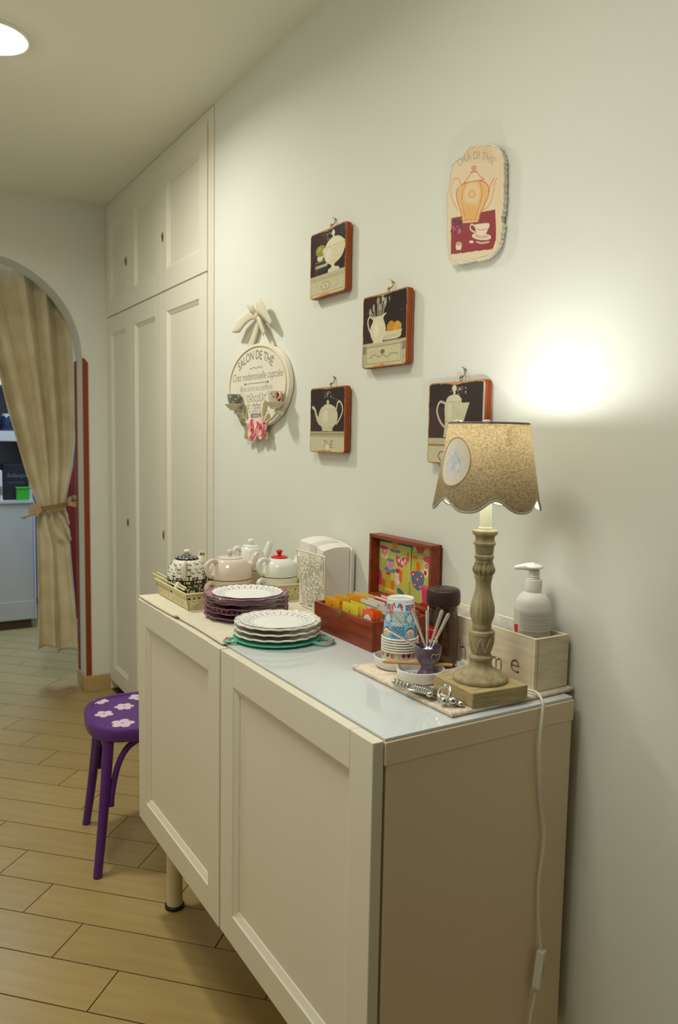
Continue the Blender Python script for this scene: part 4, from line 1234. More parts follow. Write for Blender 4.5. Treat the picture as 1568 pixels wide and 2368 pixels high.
# tea bags: (column centre y, x, colour, kind)
def tea_bag(label, group, y, x, lean, w, h, kind, dy=0.0, rz=0.0):
    z0 = T + 0.0046
    t = thing('tea_bag', label, 'tea bag', (x, y, z0), group=group, rz=rz)
    pal = {'amber': (226, 160, 24), 'yellow': (226, 206, 62), 'pale': (226, 190, 96), 'orange': (232, 92, 14), 'white': (222, 218, 206), 'red': (206, 22, 30), 'grey': (206, 202, 192), 'green': (196, 202, 180)}
    cv = Canvas(w, h, 64, 64, pal[kind])
    if kind in ('amber', 'yellow'):
        d = {'amber': (150, 92, 10), 'yellow': (160, 128, 20)}[kind]
        cv.curve([(w * 0.2, h * 0.80), (w * 0.34, h * 0.80), (w * 0.42, h * 0.86), (w * 0.5, h * 0.88), (w * 0.58, h * 0.86), (w * 0.66, h * 0.80), (w * 0.8, h * 0.80)], 0.0008, d)
        cv.ell(w * 0.5, h * 0.76, w * 0.045, h * 0.055, d); cv.rect(w * 0.15, h * 0.58, w * 0.85, h * 0.66, d, 0.8); cv.rect(w * 0.15, h * 0.42, w * 0.6, h * 0.5, d, 0.5)
    elif kind == 'orange':
        cv.rect(0, 0, w * 0.07, h, (226, 218, 206)); cv.ell(w * 0.55, h * 0.66, w * 0.36, w * 0.36, (232, 228, 214)); cv.ell(w * 0.55, h * 0.70, w * 0.10, w * 0.10, (150, 150, 140)); cv.text('TEA', w * 0.55, h * 0.52, 0.009, (150, 140, 120))
    elif kind == 'white':
        cv.rect(w * 0.0, h * 0.86, w, h * 0.88, (60, 56, 52)); cv.rect(w * 0.78, h * 0.5, w * 0.86, h * 0.84, (28, 26, 26)); cv.rect(w * 0.90, h * 0.5, w * 0.97, h * 0.84, (28, 26, 26))
        cv.text('TEA', w * 0.36, h * 0.66, 0.013, (50, 46, 44))
    elif kind == 'red':
        for k in range(4): cv.rect(w * (0.08 + 0.24 * k), h * 0.62, w * (0.19 + 0.24 * k), h * 0.84, (236, 226, 222))
        cv.rect(0, h * 0.93, w, h, (236, 226, 222))
    elif kind == 'grey':
        cv.rect(0, h * 0.62, w, h * 0.78, (110, 104, 98)); cv.rect(w * 0.72, h * 0.45, w * 0.8, h * 0.95, (96, 30, 96))
    elif kind == 'green':
        cv.rect(w * 0.1, h * 0.6, w * 0.5, h * 0.85, (52, 140, 74)); cv.rect(w * 0.55, h * 0.7, w * 0.8, h * 0.85, (228, 178, 40)); cv.rect(w * 0.1, h * 0.88, w * 0.9, h * 0.95, (120, 80, 60))
    dx = math.tan(lean)
    def at(u, v, d):
        puff = 0.0012 * math.sin(PI * min(1, max(0, u / w))) * math.sin(PI * min(1, max(0, v / h)))
        return (dx * v - d - puff * (1 if d > 0 else -1), w / 2 - u, v)
    cv.mesh('wrapper', lambda a, b: at(a, b, 0.0011), M_GLOSS if kind != 'grey' else M_PRINT, t, world=False)
    m = MB(); m.grid(8, 8, lambda u, v: at(u * w, v * h, -0.0011))
    per = [(u * w, 0) for u in np.linspace(0, 1, 8)] + [(w, v * h) for v in np.linspace(0, 1, 8)[1:]] + [(u * w, h) for u in np.linspace(1, 0, 8)[1:]] + [(0, v * h) for v in np.linspace(1, 0, 8)[1:-1]]
    n = len(per); m.add([at(a, b, 0.0011) for a, b in per] + [at(a, b, -0.0011) for a, b in per], [(i, (i + 1) % n, n + (i + 1) % n, n + i) for i in range(n)])
    m.build('back_sheet', M_BAG[kind], t, smooth=50, world=False)
    return t
M_BAG = {k: mat('bag_' + k, c, 0.35) for k, c in {'amber': (222, 156, 24), 'yellow': (222, 204, 66), 'pale': (226, 190, 96), 'orange': (236, 110, 40), 'white': (226, 222, 212), 'red': (206, 22, 30), 'grey': (206, 202, 192), 'green': (214, 214, 202)}.items()}
G = 'tea bags in the mahogany box'
LN = R_(9)
for lb, y, x, w, h, k, ln in (
    ('amber tea bag at the front left of the tea box', 0.618, -0.172, 0.066, 0.076, 'amber', 0.10),
    ('amber tea bag standing behind the front amber one', 0.616, -0.150, 0.066, 0.078, 'amber', 0.14),
    ('amber tea bag third from the front in the left row', 0.613, -0.116, 0.066, 0.079, 'amber', 0.12),
    ('pale yellow tea bag behind the amber ones', 0.613, -0.096, 0.066, 0.079, 'pale', 0.12),
    ('pale yellow tea bag at the back of the left row', 0.612, -0.078, 0.066, 0.078, 'pale', 0.10),
    ('yellow tea bag at the front of the middle row', 0.538, -0.172, 0.068, 0.076, 'yellow', 0.10),
    ('yellow tea bag just behind the front yellow one', 0.535, -0.155, 0.068, 0.077, 'yellow', 0.12),
    ('white and black tea bag behind the yellow ones', 0.536, -0.126, 0.070, 0.078, 'white', 0.14),
    ('white and black tea bag in the middle of the middle row', 0.534, -0.106, 0.070, 0.079, 'white', 0.12),
    ('red and white tea bag behind the white and black ones', 0.537, -0.083, 0.070, 0.081, 'red', 0.12),
    ('red and white tea bag at the back of the middle row', 0.535, -0.066, 0.070, 0.082, 'red', 0.10),
    ('orange tea bag at the front of the right row', 0.461, -0.173, 0.046, 0.077, 'orange', 0.05),
    ('orange tea bag second from the front in the right row', 0.460, -0.163, 0.046, 0.077, 'orange', 0.05),
    ('orange tea bag third from the front in the right row', 0.459, -0.153, 0.046, 0.077, 'orange', 0.05),
    ('grey and white tea bag behind the orange ones', 0.460, -0.126, 0.064, 0.077, 'grey', 0.14),
    ('green and white tea bag at the back of the right row', 0.460, -0.085, 0.064, 0.080, 'green', 0.12),
    ('white tea bag with a purple mark near the right end of the box', 0.450, -0.105, 0.050, 0.078, 'grey', 0.08)):
    tea_bag(lb, G, y, x, ln, w, h, k)

# ------------------------------------------------------------------ crochet mat
M_CROC = mat('crochet_cotton', (240, 226, 207), 0.92, spec=0.1, var=0.2, scale=120, var2=(220, 202, 180), bump=0.6, bscale=260)
mx0, mx1, my0, my1 = -0.289, -0.006, 0.022, 0.325
ZM = 0.9405
cm = thing('crochet_mat', 'beige crochet mat with a beaded edge under the lamp', 'mat', ((mx0 + mx1) / 2, (my0 + my1) / 2, T))
m = MB()
def mat_pt(u, v, top):
    x = mx0 + (mx1 - mx0) * u; y = my0 + (my1 - my0) * v
    return (x, y, (ZM + 0.0004 * (math.sin(x * 900) * math.sin(y * 900) - 1)) if top else T + 0.0003)
nu, nv = 80, 80
m.grid(nu, nv, lambda u, v: mat_pt(u, v, True)); m.grid(nu, nv, lambda u, v: mat_pt(u, v, False))
n = nu * nv
per = [i for i in range(nu)] + [j * nu + nu - 1 for j in range(1, nv)] + [(nv - 1) * nu + i for i in range(nu - 2, -1, -1)] + [j * nu for j in range(nv - 2, 0, -1)]
for a, b in zip(per, per[1:] + per[:1]): m.f.append((a, b, b + n, a + n)); m.m.append(0)
m.build('body', M_CROC, cm, smooth=60)
m = MB(); step = 0.0052
def beads(p, q):
    p, q = Vector(p), Vector(q); k = int((q - p).length / step)
    for i in range(k + 1):
        c = p.lerp(q, i / k)
        m.sphere(c, 0.0040, 8, 6, (0.75, 1.0, 1.05) if abs(q.x - p.x) > abs(q.y - p.y) else (1.0, 0.75, 1.05))
zc_ = T + 0.0046
beads((mx0, my0, zc_), (mx1, my0, zc_)); beads((mx0, my0, zc_), (mx0, my1, zc_)); beads((mx0, my1, zc_), (mx1, my1, zc_))
m.build('beaded_edge', M_CROC, cm, smooth=60)
for (x, y) in ((mx0 + 0.002, my0 + 0.002), (mx1 - 0.002, my0 + 0.002), (mx0 + 0.002, my1 - 0.002)):
    m = MB()
    for k in range(5):
        a = 2 * PI * k / 5; m.sphere((x + 0.004 * math.cos(a), y + 0.004 * math.sin(a), zc_ + 0.002), 0.0036, 8, 6)
    m.build('corner_knot', M_CROC, cm, smooth=60)

# ------------------------------------------------------------------ white dishes
M_DISH = mat('dish_china', (228, 228, 226), 0.12, coat=0.3)
def dish(x, y, r, label, h=0.022):
    t = thing('small_dish', label, 'dish', (x, y, ZM), group='small dishes on the crochet mat')
    m = MB(); m.lathe([(0, 0.0004), (r * 0.86, 0.0004), (r * 0.95, 0.004), (r, h * 0.75), (r * 1.0, h), (r * 0.965, h + 0.0008), (r * 0.94, h * 0.95), (r * 0.90, 0.006), (r * 0.82, 0.0042), (0, 0.004)], 56, (x, y, ZM)); m.build('bowl', M_DISH, t, smooth=45)
    m = MB(); m.lathe([(r * 0.70, 0.0), (r * 0.74, 0.0), (r * 0.74, 0.0005), (r * 0.70, 0.0005)], 40, (x, y, ZM)); m.build('foot_ring', M_DISH, t)
    return t
D1 = (-0.214, 0.284); D2 = (-0.225, 0.193)
dish(*D1, 0.0465, 'small white dish under the stack of inverted cups')
dish(*D2, 0.0455, 'small white dish under the purple egg cup')
ZD = ZM + 0.0042

# ------------------------------------------------------------------ stack of inverted cups
CX, CY = -0.2105, 0.2815
def majolica(w, h, nx, ny):
    r = random.Random(11)
    c = Canvas(w, h, nx, ny, (150, 190, 206), wrap=True)
    NV, BLU, LB, CR, OG, RDc = (22, 40, 110), (40, 128, 176), (126, 186, 212), (232, 228, 214), (230, 168, 84), (216, 34, 30)
    x = 0.0; k = 0
    # top band of white with small crosses
    def tile_flower(x, y, s):
        c.rect(x, y, x + s, y + s, (140, 188, 208)); cx, cy = x + s / 2, y + s / 2
        for i in range(12):
            a = 2 * PI * i / 12; c.ell(cx + s * 0.2 * math.cos(a), cy + s * 0.2 * math.sin(a), s * 0.13, s * 0.04, (206, 222, 220), ang=a)
        c.ell(cx, cy, s * 0.08, s * 0.08, (226, 216, 170))
        for i in range(8):
            a = 2 * PI * (i + 0.5) / 8; px, py = cx + s * 0.40 * math.cos(a), cy + s * 0.40 * math.sin(a)
            c.ell(px, py, s * 0.10, s * 0.10, NV); c.ell(px, py, s * 0.075, s * 0.075, (150, 190, 214)); c.ell(px + s * 0.03, py, s * 0.04, s * 0.04, NV)
    def tile_diamond(x, y, s):
        c.rect(x, y, x + s, y + s, (196, 208, 204))
        for i in range(3):
            for j in range(3):
                cx, cy = x + s * (i + 0.5) / 3, y + s * (j + 0.5) / 3; q = s / 6
                c.poly([(cx - q, cy), (cx, cy - q), (cx + q, cy), (cx, cy + q)], BLU); c.poly([(cx - q * .75, cy), (cx, cy - q * .75), (cx + q * .75, cy), (cx, cy + q * .75)], CR); c.ell(cx, cy, q * .3, q * .3, OG)
        c.line([(x, y + s), (x + s, y)], s * 0.04, (36, 84, 130))
    def tile_eye(x, y, s):
        c.rect(x, y, x + s, y + s, LB); c.ell(x + s / 2, y + s / 2, s * 0.42, s * 0.40, NV); c.ell(x + s / 2, y + s * .46, s * 0.38, s * 0.34, CR)
        c.ell(x + s * .5, y + s * .45, s * 0.16, s * 0.18, OG)
        for i in range(6):
            a = PI * i / 5 + PI; c.ell(x + s * .5 + s * .27 * math.cos(a), y + s * .45 + s * .25 * math.sin(a), s * .07, s * .05, BLU, ang=a)
    def tile_net(x, y, s):
        c.rect(x, y, x + s, y + s, (86, 158, 200))
        for i in range(4):
            c.line([(x + s * i / 4, y), (x + s, y + s * (1 - i / 4))], s * .03, (30, 70, 120)); c.line([(x, y + s * i / 4), (x + s * (1 - i / 4), y + s)], s * .03, (30, 70, 120))
        for i in range(3):
            for j in range(3):
                cx, cy = x + s * (i + .5) / 3, y + s * (j + .5) / 3; c.ell(cx, cy, s * .085, s * .085, NV); c.ell(cx, cy, s * .05, s * .05, (190, 216, 220))
    s = 0.0262; yb = 0.002
    n = int(round(w / s)); s = w / n
    for i in range(n):
        (tile_eye if i % 2 == 0 else tile_net)(i * s, yb, s)
        (tile_flower if i % 2 == 0 else tile_diamond)(i * s, yb + s + 0.001, s)
        # upper row: picture squares of blue and red, navy sprigs
        y2 = yb + 2 * s + 0.003
        c.rect(i * s, y2, (i + 1) * s, h, (226, 226, 222))
        if i % 2 == 0:
            c.rect(i * s + s * .12, y2 + 0.001, i * s + s * .52, y2 + 0.0125, BLU); c.line([(i * s + s * .2, y2 + .008), (i * s + s * .45, y2 + .005)], .0012, (120, 190, 210))
            c.rect(i * s + s * .55, y2 + 0.001, i * s + s * 1.0, y2 + 0.0125, RDc); c.ell(i * s + s * .78, y2 + .009, .003, .0012, (250, 210, 200), ang=-.5); c.ell(i * s + s * .80, y2 + .0045, .003, .0012, (250, 210, 200), ang=-.5)
            c.rect(i * s + s * .55, y2 - 0.0065, i * s + s * 1.0, y2 + 0.0005, (226, 96, 96))
            for q in (.25, .5): c.poly([(i * s + s * q - .0012, h - .0045), (i * s + s * q, h - .003), (i * s + s * q + .0012, h - .0045), (i * s + s * q, h - .006)], NV)
        else:
            for q in range(7): c.ell(i * s + s * r.random(), y2 + 0.002 + r.random() * 0.013, .0022, .0014, NV, ang=r.random() * 3)
            c.ell(i * s + s * .75, y2 + .009, .0036, .0042, (226, 70, 60)); c.ell(i * s + s * .6, y2 + .013, .004, .003, BLU)
    return c
RW0, RW1, CH = 0.0372, 0.0268, 0.080
def cup_r(z):      # z from rim (0) to base (CH)
    t = z / CH
    if t < 0.42: return RW1 + 0.0052 + (RW0 - 0.0012 - RW1 - 0.0052) * (1 - t / 0.42) * 0.75
    return RW1 + 0.0042 * (1 - (t - 0.42) / 0.58)
grp = 'inverted cups in the stack on the white dish'
def stack_cup(label, z0, kind, h=CH, tall=True):
    """inverted cup whose rim sits at z0; kind 'tile' shows its print, 'plain' only a rim"""
    t = thing('cup', label, 'cup', (CX, CY, z0), group=grp)
    if kind == 'tile':
        cv = majolica(2 * PI * 0.0335, h, 300, 120)
        cv.mesh('body', lambda a, s: (cup_r(s) * math.cos(a / 0.0335 + PHI), cup_r(s) * math.sin(a / 0.0335 + PHI), s), M_GLAZE, t, world=False)
        m = MB(); m.lathe([(0, h - 0.0012), (RW1 - 0.0045, h - 0.0012), (RW1 - 0.0035, h), (RW1 - 0.001, h + 0.0008), (RW1 + 0.0002, h - 0.0004)], 48); m.build('base', M_DISH, t, smooth=50, world=False)
    else:
        # lower cups: a tapering wall nested inside the one above
        m = MB(); m.lathe([(RW0 - 0.0032, 0.0), (RW0 - 0.0045, h * 0.25), (RW1 - 0.002, h * 0.7)], 40); m.build('body', M_DISH2, t, smooth=60, world=False)
    m = MB(); m.lathe([(RW0 - 0.0036, 0.0012), (RW0 - 0.0024, 0.0), (RW0 - 0.0004, 0.0004), (RW0 + 0.0004, 0.0018), (RW0 - 0.0004, 0.0034), (RW0 - 0.0022, 0.0040), (RW0 - 0.0036, 0.0034), (RW0 - 0.0036, 0.0012)], 48); m.build('rim', M_DISH2, t, smooth=60, world=False)
    return t
M_DISH2 = mat('cup_rim_glaze', (232, 226, 212), 0.15, coat=0.3)
PHI = cam_dir(CX, CY) - 1.3
# fruit cups at the bottom
FR = 0.0355
def fruit_cup(label, z0, show):
    t = thing('cup', label, 'cup', (CX, CY, z0), group=grp)
    m = MB(); m.lathe([(FR - 0.004, 0.001), (FR - 0.002, 0.0), (FR, 0.0012), (FR, 0.0038), (FR - 0.002, 0.0046), (FR - 0.004, 0.004), (FR - 0.004, 0.001)], 48); m.build('rim', M_DISH2, t, smooth=60, world=False)
    if show:
        h = 0.021
        cv = Canvas(2 * PI * 0.034, h, 280, 50, (226, 220, 190), wrap=True)
        r = random.Random(2); x = 0.002; k = 0
        while x < cv.w:
            q = k % 4
            if q == 0: cv.ell(x, 0.011, 0.0046, 0.0055, (150, 24, 40)); cv.ell(x - .001, .013, .0016, .002, (186, 60, 70))
            elif q == 1: cv.ell(x, 0.009, 0.0048, 0.0050, (206, 110, 30)); cv.ell(x + .002, .010, .0025, .003, (220, 150, 60)); cv.ell(x, 0.016, .003, .0016, (120, 40, 20))
            elif q == 2: cv.ell(x, 0.016, 0.0036, 0.0020, (90, 20, 26)); cv.ell(x + .003, .008, .0014, .0014, (200, 130, 60)); cv.line([(x, .004), (x + .004, .006)], .0006, (110, 130, 80))
            else: cv.ell(x, 0.011, 0.0042, 0.0052, (170, 40, 48)); cv.ell(x - .004, .016, .0015, .001, (90, 90, 60))
            x += 0.0115; k += 1
        cv.mesh('body', lambda a, s: ((0.0342 - 0.0008 * s / h) * math.cos(a / 0.034 + PHI + 0.5), (0.0342 - 0.0008 * s / h) * math.sin(a / 0.034 + PHI + 0.5), 0.0047 + s), M_GLAZE, t, world=False)
        m = MB(); m.lathe([(0.0334, 0.0258), (0.026, 0.0266), (0, 0.0266)], 40); m.build('base', M_DISH2, t, smooth=50, world=False)
    else:
        m = MB(); m.lathe([(FR - 0.0045, 0.004), (FR - 0.008, 0.02), (0, 0.0205)], 40); m.build('body', M_DISH2, t, smooth=60, world=False)
z = ZD + 0.0003
fruit_cup('cream cup at the very bottom of the inverted stack, only its rim in view', z, False)
fruit_cup('cream cup in second place from the bottom of the inverted stack', z + 0.0050, False)
fruit_cup('cream inverted cup printed with red and orange fruit', z + 0.0100, True)
ZR = 0.9995
words = ('fifth', 'fourth', 'third', 'second', 'first')
for i in range(5):
    stack_cup('inverted cup showing only its white rim, %s rim below the tile-patterned cup' % words[i], ZR - 0.0051 * (5 - i), 'plain', h=0.05)
stack_cup('blue tile-patterned cup turned upside down on top of the stack', ZR, 'tile')

# ------------------------------------------------------------------ purple egg cup with spoons
M_EGG = mat('purple_grey_glaze', (98, 80, 98), 0.22, coat=0.3)
EX, EY = -0.2035, 0.199
eg = thing('egg_cup', 'purple-grey egg cup with a raised heart holding teaspoons', 'egg cup', (EX, EY, ZD))
ec = (EX, EY, ZD + 0.0003)
outer = sm_prof([(0.0, 0.0), (0.0188, 0.0), (0.0190, 0.003), (0.0150, 0.009), (0.0128, 0.014), (0.0150, 0.020), (0.0215, 0.030), (0.0252, 0.042), (0.0266, 0.0545)], 5)
m = MB(); m.lathe(outer + [(0.0262, 0.0560), (0.0246, 0.0556), (0.0232, 0.042), (0.0190, 0.030), (0.0090, 0.0215), (0, 0.0205)], 56, ec); m.build('cup', M_EGG, eg, smooth=50)
pf = lambda z: float(np.interp(z, [p[1] for p in outer], [p[0] for p in outer]))
a0 = cam_dir(EX, EY) + 0.62
m = MB(); pts = []
for i in range(48):
    t = 2 * PI * i / 48
    hx = 0.0085 * math.sin(t) ** 3 * 1.0; hy = 0.00062 * (13 * math.cos(t) - 5 * math.cos(2 * t) - 2 * math.cos(3 * t) - math.cos(4 * t))
    z = 0.0385 + hy; r = pf(z) + 0.0002; a = a0 + hx / r * 1.05
    pts.append((EX + r * math.cos(a), EY + r * math.sin(a), ec[2] + z))
m.tube(pts, 0.0009, 6, closed=True); m.build('raised_heart', mat('heart_relief', (158, 142, 138), 0.4), eg, smooth=60)
M_STEEL = mat('polished_steel', (236, 234, 230), 0.34, metal=0.8)
camn = Vector((EX + 1.105, EY + 0.944, 0)).normalized(); camlat = Vector((camn.y, -camn.x, 0))
def spoon(label, tip, bowl, L, group='teaspoons in the egg cup'):
    """tip of the handle, point of the bowl, both in world"""
    tip, bowl = Vector(tip), Vector(bowl)
    t = thing('teaspoon', label, 'spoon', tuple(bowl), group=group)
    d = (tip - bowl).normalized(); Ln = (tip - bowl).length
    side = d.cross(camn); side.normalize(); nrm = side.cross(d)
    m = MB(); n = 24; vs = []; fs = []
    for i in range(n + 1):
        s = 0.024 + (Ln - 0.024) * i / n; u = i / n
        wd = 0.0016 + 0.0022 * u ** 2.2 + 0.0006 * math.sin(PI * u)
        if u > 0.93: wd *= math.sqrt(max(0.05, 1 - ((u - 0.93) / 0.075) ** 2))
        c = bowl + d * s + nrm * (0.0015 * math.sin(PI * u))
        for (a, b) in ((-1, 0), (-0.5, 0.0008), (0.5, 0.0008), (1, 0), (0.5, -0.0008), (-0.5, -0.0008)):
            vs.append(c + side * wd * a + nrm * b)
    for i in range(n):
        for k in range(6):
            l = (k + 1) % 6; fs.append((i * 6 + k, i * 6 + l, i * 6 + 6 + l, i * 6 + 6 + k))
    fs.append(tuple(range(5, -1, -1))); fs.append(tuple(n * 6 + k for k in range(6)))
    m.add(vs, fs); m.build('handle', M_STEEL, t, smooth=50)
    m = MB()
    def bp(u, v, o):
        s = 0.026 * u; wd = 0.0085 * math.sin(PI * min(1, max(0, u)) ** 0.75) ** 0.7
        w_ = (v * 2 - 1)
        dep = 0.0042 * math.sin(PI * u) * (1 - w_ * w_)
        return bowl + d * s + side * wd * w_ - nrm * (dep + o)
    m.grid(14, 10, lambda u, v: bp(u, v, 0)); m.grid(14, 10, lambda u, v: bp(u, v, 0.0006)); m.build('bowl', M_STEEL, t, smooth=70, fixn=False)
def eg_pt(lat, dep, z): return Vector((EX, EY, 0)) + camlat * lat + camn * dep + Vector((0, 0, z))
spoon('teaspoon in the egg cup leaning left with a tall bright handle', eg_pt(-0.0315, 0.004, 1.0690), eg_pt(0.004, -0.004, 0.974), 0.1)
spoon('teaspoon standing upright in the egg cup', eg_pt(-0.0035, 0.016, 1.0660), eg_pt(-0.002, -0.002, 0.974), 0.1)
spoon('teaspoon in the egg cup leaning right, the taller of the right pair', eg_pt(0.0250, 0.008, 1.0700), eg_pt(-0.004, 0.004, 0.9735), 0.1)
spoon('teaspoon furthest right in the egg cup', eg_pt(0.0375, 0.000, 1.0655), eg_pt(-0.003, -0.008, 0.9755), 0.1)
spoon('low slanting teaspoon pointing left across the cups', eg_pt(-0.0775, -0.014, 1.0335), eg_pt(0.008, -0.004, 0.9815), 0.1)
# wooden stick across the dishes
sk = thing('wooden_stick', 'thin orange-brown wooden stick lying across the two dishes', 'stick', (-0.22, 0.205, 0.9665))
M_STICK = mat('orange_wood', (206, 148, 82), 0.55, var=0.15, scale=30)
A_, B_ = Vector((-0.2705, 0.2445, 0.9668)), Vector((-0.170, 0.166, 0.9668))
m = MB(); m.tube([A_.lerp(B_, i / 10) for i in range(11)], 0.0031, 10); m.build('shaft', M_STICK, sk, smooth=50)
m = MB(); d_ = (A_ - B_).normalized(); m.tube([A_ + d_ * 0.0001, A_ + d_ * 0.006], [0.0031, 0.0012], 10); m.build('pointed_end', M_STICK, sk, smooth=50)
# sugar crumbs in the front dish
cr = thing('sugar_sachet', 'crumpled pale sugar paper in the dish beside the egg cup', 'sachet', (-0.242, 0.215, ZD))
cv = Canvas(0.030, 0.018, 40, 24, (206, 196, 192)); cv.rect(0, 0.002, 0.03, 0.005, (170, 60, 60)); cv.rect(0, 0.012, 0.03, 0.0135, (130, 130, 140)); cv.speckle(0.12, 2)
cv.mesh('paper', lambda x, y: (-0.2555 + x * 0.8 + y * 0.35, 0.215 - x * 0.42 + y * 0.72, ZD + 0.0030 + 0.0024 * math.sin(x * 420) * math.cos(y * 380)), M_GLOSS, cr)

# ------------------------------------------------------------------ coffee jar
JX, JY = -0.1285, 0.2495
M_JLID = mat('brown_plastic_lid', (54, 34, 28), 0.38, spec=0.4)
M_COFFEE = mat('coffee_granules', (160, 100, 62), 0.85, var=0.5, scale=420, var2=(112, 62, 34), bump=0.7, bscale=420, detail=2)
M_CLEAR = glass_mat('clear_glass', (244, 248, 246), 0.02, 0.9)
jr = thing('coffee_jar', 'glass jar of coffee granules with a brown lid behind the egg cup', 'jar', (JX, JY, ZM))
jc = (JX, JY, ZM + 0.0003)
m = MB(); m.lathe([(0, 0)] + sm_prof([(0.027, 0.0), (0.0305, 0.003), (0.0318, 0.012), (0.0318, 0.075), (0.0312, 0.092), (0.0290, 0.108), (0.0285, 0.118), (0.0300, 0.126)], 5), 56, jc); m.build('glass_body', M_CLEAR, jr, smooth=50)
m = MB(); m.lathe([(0, 0.003)] + sm_prof([(0.026, 0.003), (0.0292, 0.006), (0.0305, 0.014), (0.0305, 0.075), (0.0298, 0.091), (0.0276, 0.107), (0.0273, 0.116)], 5) + [(0.022, 0.1175), (0, 0.118)], 56, jc); m.build('coffee', M_COFFEE, jr, smooth=50)
m = MB(); m.lathe([(0, 0.124), (0.0315, 0.124)] + sm_prof([(0.0335, 0.126), (0.0342, 0.134), (0.0338, 0.146), (0.0318, 0.1535), (0.0270, 0.1565)], 5) + [(0, 0.1572)], 56, jc); m.build('lid', M_JLID, jr, smooth=50)
cv = Canvas(0.075, 0.050, 120, 80, (186, 16, 22)); cv.poly([(0, 0), (0.030, 0), (0.0, 0.032)], (110, 10, 16)); cv.text('NESCAFE', 0.0735, 0.012, 0.0145, (240, 236, 230), align='r', bold=0.0005); cv.line([(0.068, 0.029), (0.073, 0.0275)], 0.0014, (240, 236, 230)); cv.line([(0.01, 0.042), (0.066, 0.042)], 0.0012, (220, 180, 120))
aj = cam_dir(JX, JY) - 2.55
cv.mesh('label', lambda x, y: (JX + 0.0324 * math.cos(aj + x / 0.0324), JY + 0.0324 * math.sin(aj + x / 0.0324), ZM + 0.034 + y), M_GLOSS, jr)

# ------------------------------------------------------------------ whitewashed wooden crate with cut-out letters
M_CRATE = mat('whitewashed_wood', (240, 230, 208), 0.7, spec=0.25, var=0.14, scale=9, stretch=(3, 1, 14), var2=(224, 207, 174), bump=0.1, bscale=60)
M_CRATE2 = mat('raw_wood_edge', (196, 152, 92), 0.7)
kx0, kx1, ky0, ky1, kz0, kz1 = -0.0935, -0.0075, 0.0305, 0.345, ZM + 0.0003, 1.0385
ck = thing('wooden_crate', 'whitewashed wooden crate with cut-out letters behind the lamp', 'crate', (-0.05, 0.19, ZM))
tc_ = 0.0075
pbox(ck, 'end_board', (kx0, ky0, kz0), (kx1, ky0 + tc_, kz1), M_CRATE, 0.0008)
pbox(ck, 'end_board', (kx0, ky1 - tc_, kz0), (kx1, ky1, kz1), M_CRATE, 0.0008)
pbox(ck, 'back_board', (kx1 - tc_, ky0 + tc_ + 0.0002, kz0), (kx1, ky1 - tc_ - 0.0002, kz1), M_CRATE, 0.0008)
pbox(ck, 'bottom_board', (kx0 + tc_, ky0 + tc_, kz0), (kx1 - tc_, ky1 - tc_, kz0 + 0.006), M_CRATE2, 0)
pbox(ck, 'corner_seam', (kx0 + tc_ - 0.0004, ky0 - 0.0002, kz0 + 0.0005), (kx0 + tc_ + 0.0008, ky0 + 0.0002, kz1 - 0.0005), M_CRATE2, 0)
# front board with the word cut through it
def text_loops(word, size, x0, y0, track):
    """closed outlines of a word, from the boundary edges of its filled glyphs"""
    loops = []; x = x0
    for ch in word:
        V, T = text_tris(ch)
        cnt = {}
        key = lambda p: (round(float(p[0]), 5), round(float(p[1]), 5))
        for t in T:
            k = [key(V[i]) for i in t]
            if len(set(k)) < 3: continue
            for i in range(3):
                e = (k[i], k[(i + 1) % 3])
                if (e[1], e[0]) in cnt: del cnt[(e[1], e[0])]
                else: cnt[e] = 1
        nxt = {e[0]: e[1] for e in cnt}
        while nxt:
            st, cur = next(iter(nxt.items())); lp_ = [st]; del nxt[st]
            while cur != st and cur in nxt:
                lp_.append(cur); cur = nxt.pop(cur)
            if len(lp_) > 2: loops.append([(x + p[0] * size, y0 + p[1] * size) for p in lp_])
        x += (V[:, 0].max() + track) * size
    return loops
def cut_board():
    ya, yb = ky0 + tc_ + 0.0002, ky1 - tc_ - 0.0002
    rect = [(0, kz0), (yb - ya, kz0), (yb - ya, kz1), (0, kz1)]
    loops = [rect] + text_loops('h', 0.066, 0.092, 0.9500, 0) + text_loops('o', 0.054, 0.139, 0.9550, 0) + text_loops('m', 0.050, 0.1885, 0.9590, 0) + text_loops('e', 0.057, 0.2440, 0.9640, 0)
    flat = [p for l in loops for p in l]
    tr = tessellate_polygon([[Vector((p[0], p[1], 0)) for p in l] for l in loops])
    n = len(flat); vs = []
    for d in (0.0, tc_):
        for p in flat: vs.append((kx0 + d, yb - p[0], p[1]))
    fs = []
    for t in tr:
        fs.append(tuple(t)); fs.append(tuple(i + n for i in t[::-1]))
    b_ = 0
    for l in loops:
        k = len(l)
        for i in range(k): fs.append((b_ + i, b_ + (i + 1) % k, b_ + (i + 1) % k + n, b_ + i + n))
        b_ += k
    m = MB(); m.add(vs, fs)
    return m.build('front_board', M_CRATE, ck)
fb = cut_board()
pbox(ck, 'letter_backing', (kx0 + tc_ + 0.001, ky0 + tc_ + 0.001, kz0 + 0.0065), (kx0 + tc_ + 0.003, ky1 - tc_ - 0.001, 1.012), M_CRATE2, 0)

